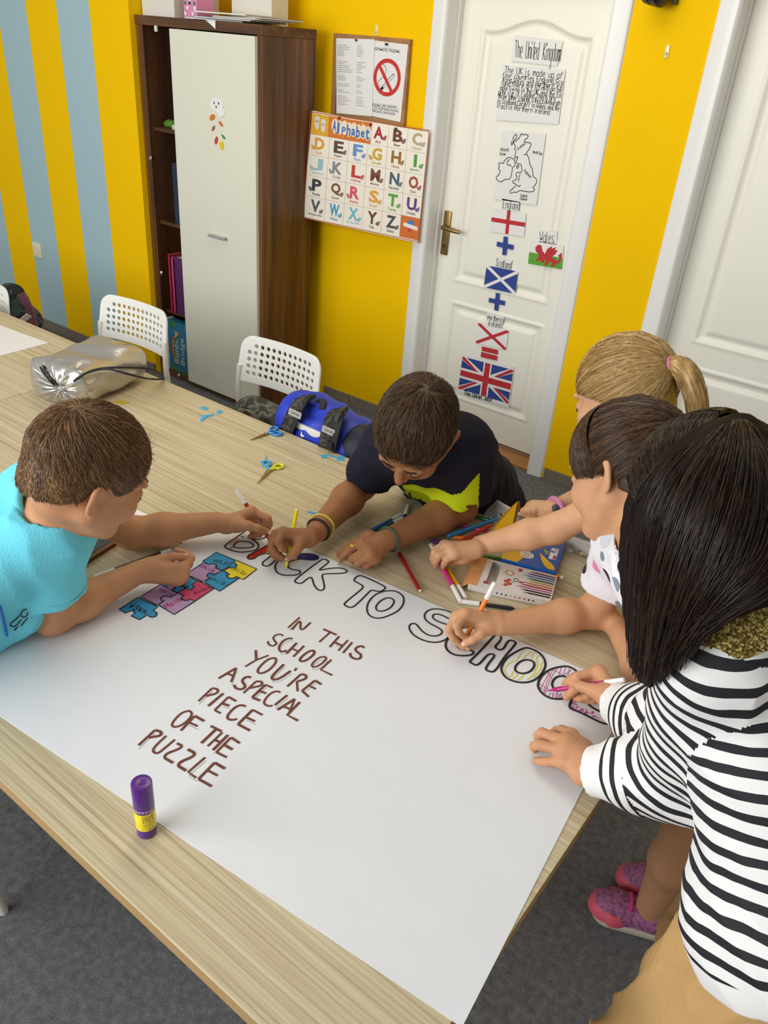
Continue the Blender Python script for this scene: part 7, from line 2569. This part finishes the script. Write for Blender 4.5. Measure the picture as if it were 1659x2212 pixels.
for g in range(len(G8)):
    for j in range(0, segs - 1):
        aw = unit(G8[g][j] - CPOS)
        w0 = float(np.interp(j / segs, [0, .2, .65, .9, 1], [.008, .020, .016, .004, .002]))
        s.cone(G8[g][j] + aw * (w0 + .010), G8[g][j + 1] + aw * (w0 + .010), w0, w0, .008)
V, Q = s.build()
mass = np_mesh('hair_mass', V, Q, mat('dark_hair_underlayer', '#1c130e', .7, spec=.1), p5)

# ================================================================== bags on the chairs
def band3(parent, name, pts, wid, thick, m_, up=None):
    """flat strap along a path; wid is a vector across the strap"""
    P = smooth_poly([A(*p) for p in pts], 2)
    wid = A(*wid)
    mb = MB()
    vs, fs = [], []
    for i, p in enumerate(P):
        t = unit(P[min(i + 1, len(P) - 1)] - P[max(i - 1, 0)])
        w_ = wid - t * (wid @ t)
        n = unit(np.cross(t, w_)) * thick / 2
        vs += [p - w_ / 2 - n, p + w_ / 2 - n, p + w_ / 2 + n, p - w_ / 2 + n]
    for i in range(len(P) - 1):
        a = i * 4
        for j in range(4):
            fs.append((a + j, a + (j + 1) % 4, a + 4 + (j + 1) % 4, a + 4 + j))
    fs += [(3, 2, 1, 0), tuple(len(vs) - 4 + j for j in range(4))]
    return mb.add(vs, fs).make(name, m_, parent, smooth=0.9)
def camo_mat(name, cols, sc):
    m, nt, b, tc = node_mat(name)
    n = nt.nodes.new('ShaderNodeTexNoise'); n.inputs['Scale'].default_value = sc; n.inputs['Detail'].default_value = 1.5
    nt.links.new(tc.outputs['Object'], n.inputs['Vector'])
    nt.links.new(ramp(nt, n.outputs['Fac'], [(0, cols[0]), (.42, cols[1]), (.50, cols[2]), (.58, cols[3])], 'CONSTANT'), b.inputs['Base Color'])
    b.inputs['Roughness'].default_value = .8
    return m
bb = thing('backpack', 'blue backpack with camouflage straps hung over a white chair', 'backpack', (-1.37, 1.64, .62))
s = Soft(.004)
s.cone((-1.47, 1.640, .742), (-1.27, 1.625, .730), .080, .086, .03)
s.cone((-1.45, 1.640, .690), (-1.27, 1.630, .680), .085, .090, .03)
s.cone((-1.41, 1.640, .790), (-1.34, 1.635, .785), .040, .040, .04)
V, Q = s.build(.003, 40)
np_mesh('body', V, Q, mat('royal_blue_nylon', '#1a36b4', .5, bump=.15, bscale=40), bb)
s = Soft(.004)
s.cone((-1.235, 1.615, .735), (-1.225, 1.615, .66), .072, .078, .03)
V, Q = s.build(.002, 41)
np_mesh('base', V, Q, mat('navy_nylon', '#141a30', .6), bb)
cam_st = camo_mat('dark_camouflage', ['#17171a', '#2b2a26', '#4a4436', '#1c1c1e'], 45)
blk = mat('black_webbing', '#141416', .7)
y_ = 1.556
def fy(px, py, Y=y_): return onY(px, py, Y)
W1 = A(.052, 0, .020)
band3(bb, 'strap', [fy(668, 856, 1.60), fy(650, 866, 1.565), fy(635, 890, 1.550), fy(622, 922, 1.545), fy(612, 950, 1.55)], W1, .010, cam_st)
band3(bb, 'strap', [fy(735, 884, 1.60), fy(722, 896, 1.555), fy(712, 925, 1.538), fy(706, 955, 1.535), fy(702, 985, 1.54)], W1, .010, cam_st)
band3(bb, 'webbing', [fy(742, 888, 1.595), fy(735, 905, 1.545), fy(726, 940, 1.528), fy(718, 975, 1.53)], A(.020, 0, .006), .005, blk)
band3(bb, 'webbing', [fy(672, 853, 1.60), fy(660, 866, 1.558), fy(640, 905, 1.540), fy(628, 935, 1.54)], A(.018, 0, .006), .005, blk)
band3(bb, 'handle', [fy(685, 868, 1.575), fy(692, 862, 1.56), fy(700, 868, 1.56), fy(695, 884, 1.545)], A(.022, 0, .006), .006, blk)
MB().box((-.010, -.006, -.012), (.010, .006, .012), .002, Matrix.Translation(Vector(fy(714, 962, 1.526)))).make('buckle', blk, bb)
for (x0, y0, dx) in ((632, 888, 1), (704, 925, 1)):
    PLb = Plane('W', 1.530)
    k = MB()
    c = [(x0 - 6, y0 - 7), (x0 + 20, y0 + 5), (x0 + 17, y0 + 18), (x0 - 9, y0 + 6)]
    fill_poly(k, PLb, px_uv(PLb, c), .001, .0015)
    k.make('name_patch', cm('#a9a8a4', .6), bb)
    k = MB()
    printed(k, PLb, 'Cerruti', (x0 - 4, y0 + 4), (x0 + 14, y0 + 12), (x0 - 2, y0 - 3), .0016)
    k.make('patch_lettering', m_ink, bb)
k = MB()
PLs = Plane('W', 1.548)
fill_poly(k, PLs, px_uv(PLs, [(652, 930), (654, 938), (659, 942), (654, 944), (650, 941)]), .002)
k.make('star_print', m_paper, bb)

cb = thing('camouflage_bag', 'grey camouflage bag on the seat of the chair by the cabinet', 'bag', (-1.80, 1.70, .455))
s = Soft(.005)
s.cone(PX(545, 893, .585), PX(610, 918, .575), .060, .055, .03)
s.cone(PX(545, 900, .53), PX(610, 922, .52), .075, .07, .03)
V, Q = s.build(.003, 44)
np_mesh('body', V, Q, camo_mat('grey_camouflage', ['#2e2f2a', '#4c4c44', '#6f6d60', '#3a3a36'], 22), cb)
band3(cb, 'piping', [PX(515, 885, .635), PX(530, 884, .645), PX(545, 893, .63), PX(548, 905, .60)], A(.010, .006, 0), .006, cm('#8f8a76', .7))

db = thing('backpack', 'dark patterned backpack on the chair by the striped wall', 'backpack', tuple(PX(45, 668, .56)))
s = Soft(.006)
s.cone(PX(30, 640, .66), PX(46, 690, .55), .045, .085, .03)
s.cone(PX(22, 640, .66), PX(26, 680, .54), .05, .08, .03)
V, Q = s.build(.004, 46)
np_mesh('body', V, Q, camo_mat('dark_teal_pattern', ['#1a1c20', '#23282c', '#3f5558', '#2a2c36'], 16), db)
band3(db, 'strap', [PX(44, 635, .70), PX(58, 655, .66), PX(68, 682, .60), PX(73, 705, .55)], A(.03, .02, 0), .008, cm('#8a5a6e', .7))
band3(db, 'tag', [PX(50, 684, .63), PX(60, 690, .61)], A(.02, .02, .03), .004, m_paper)
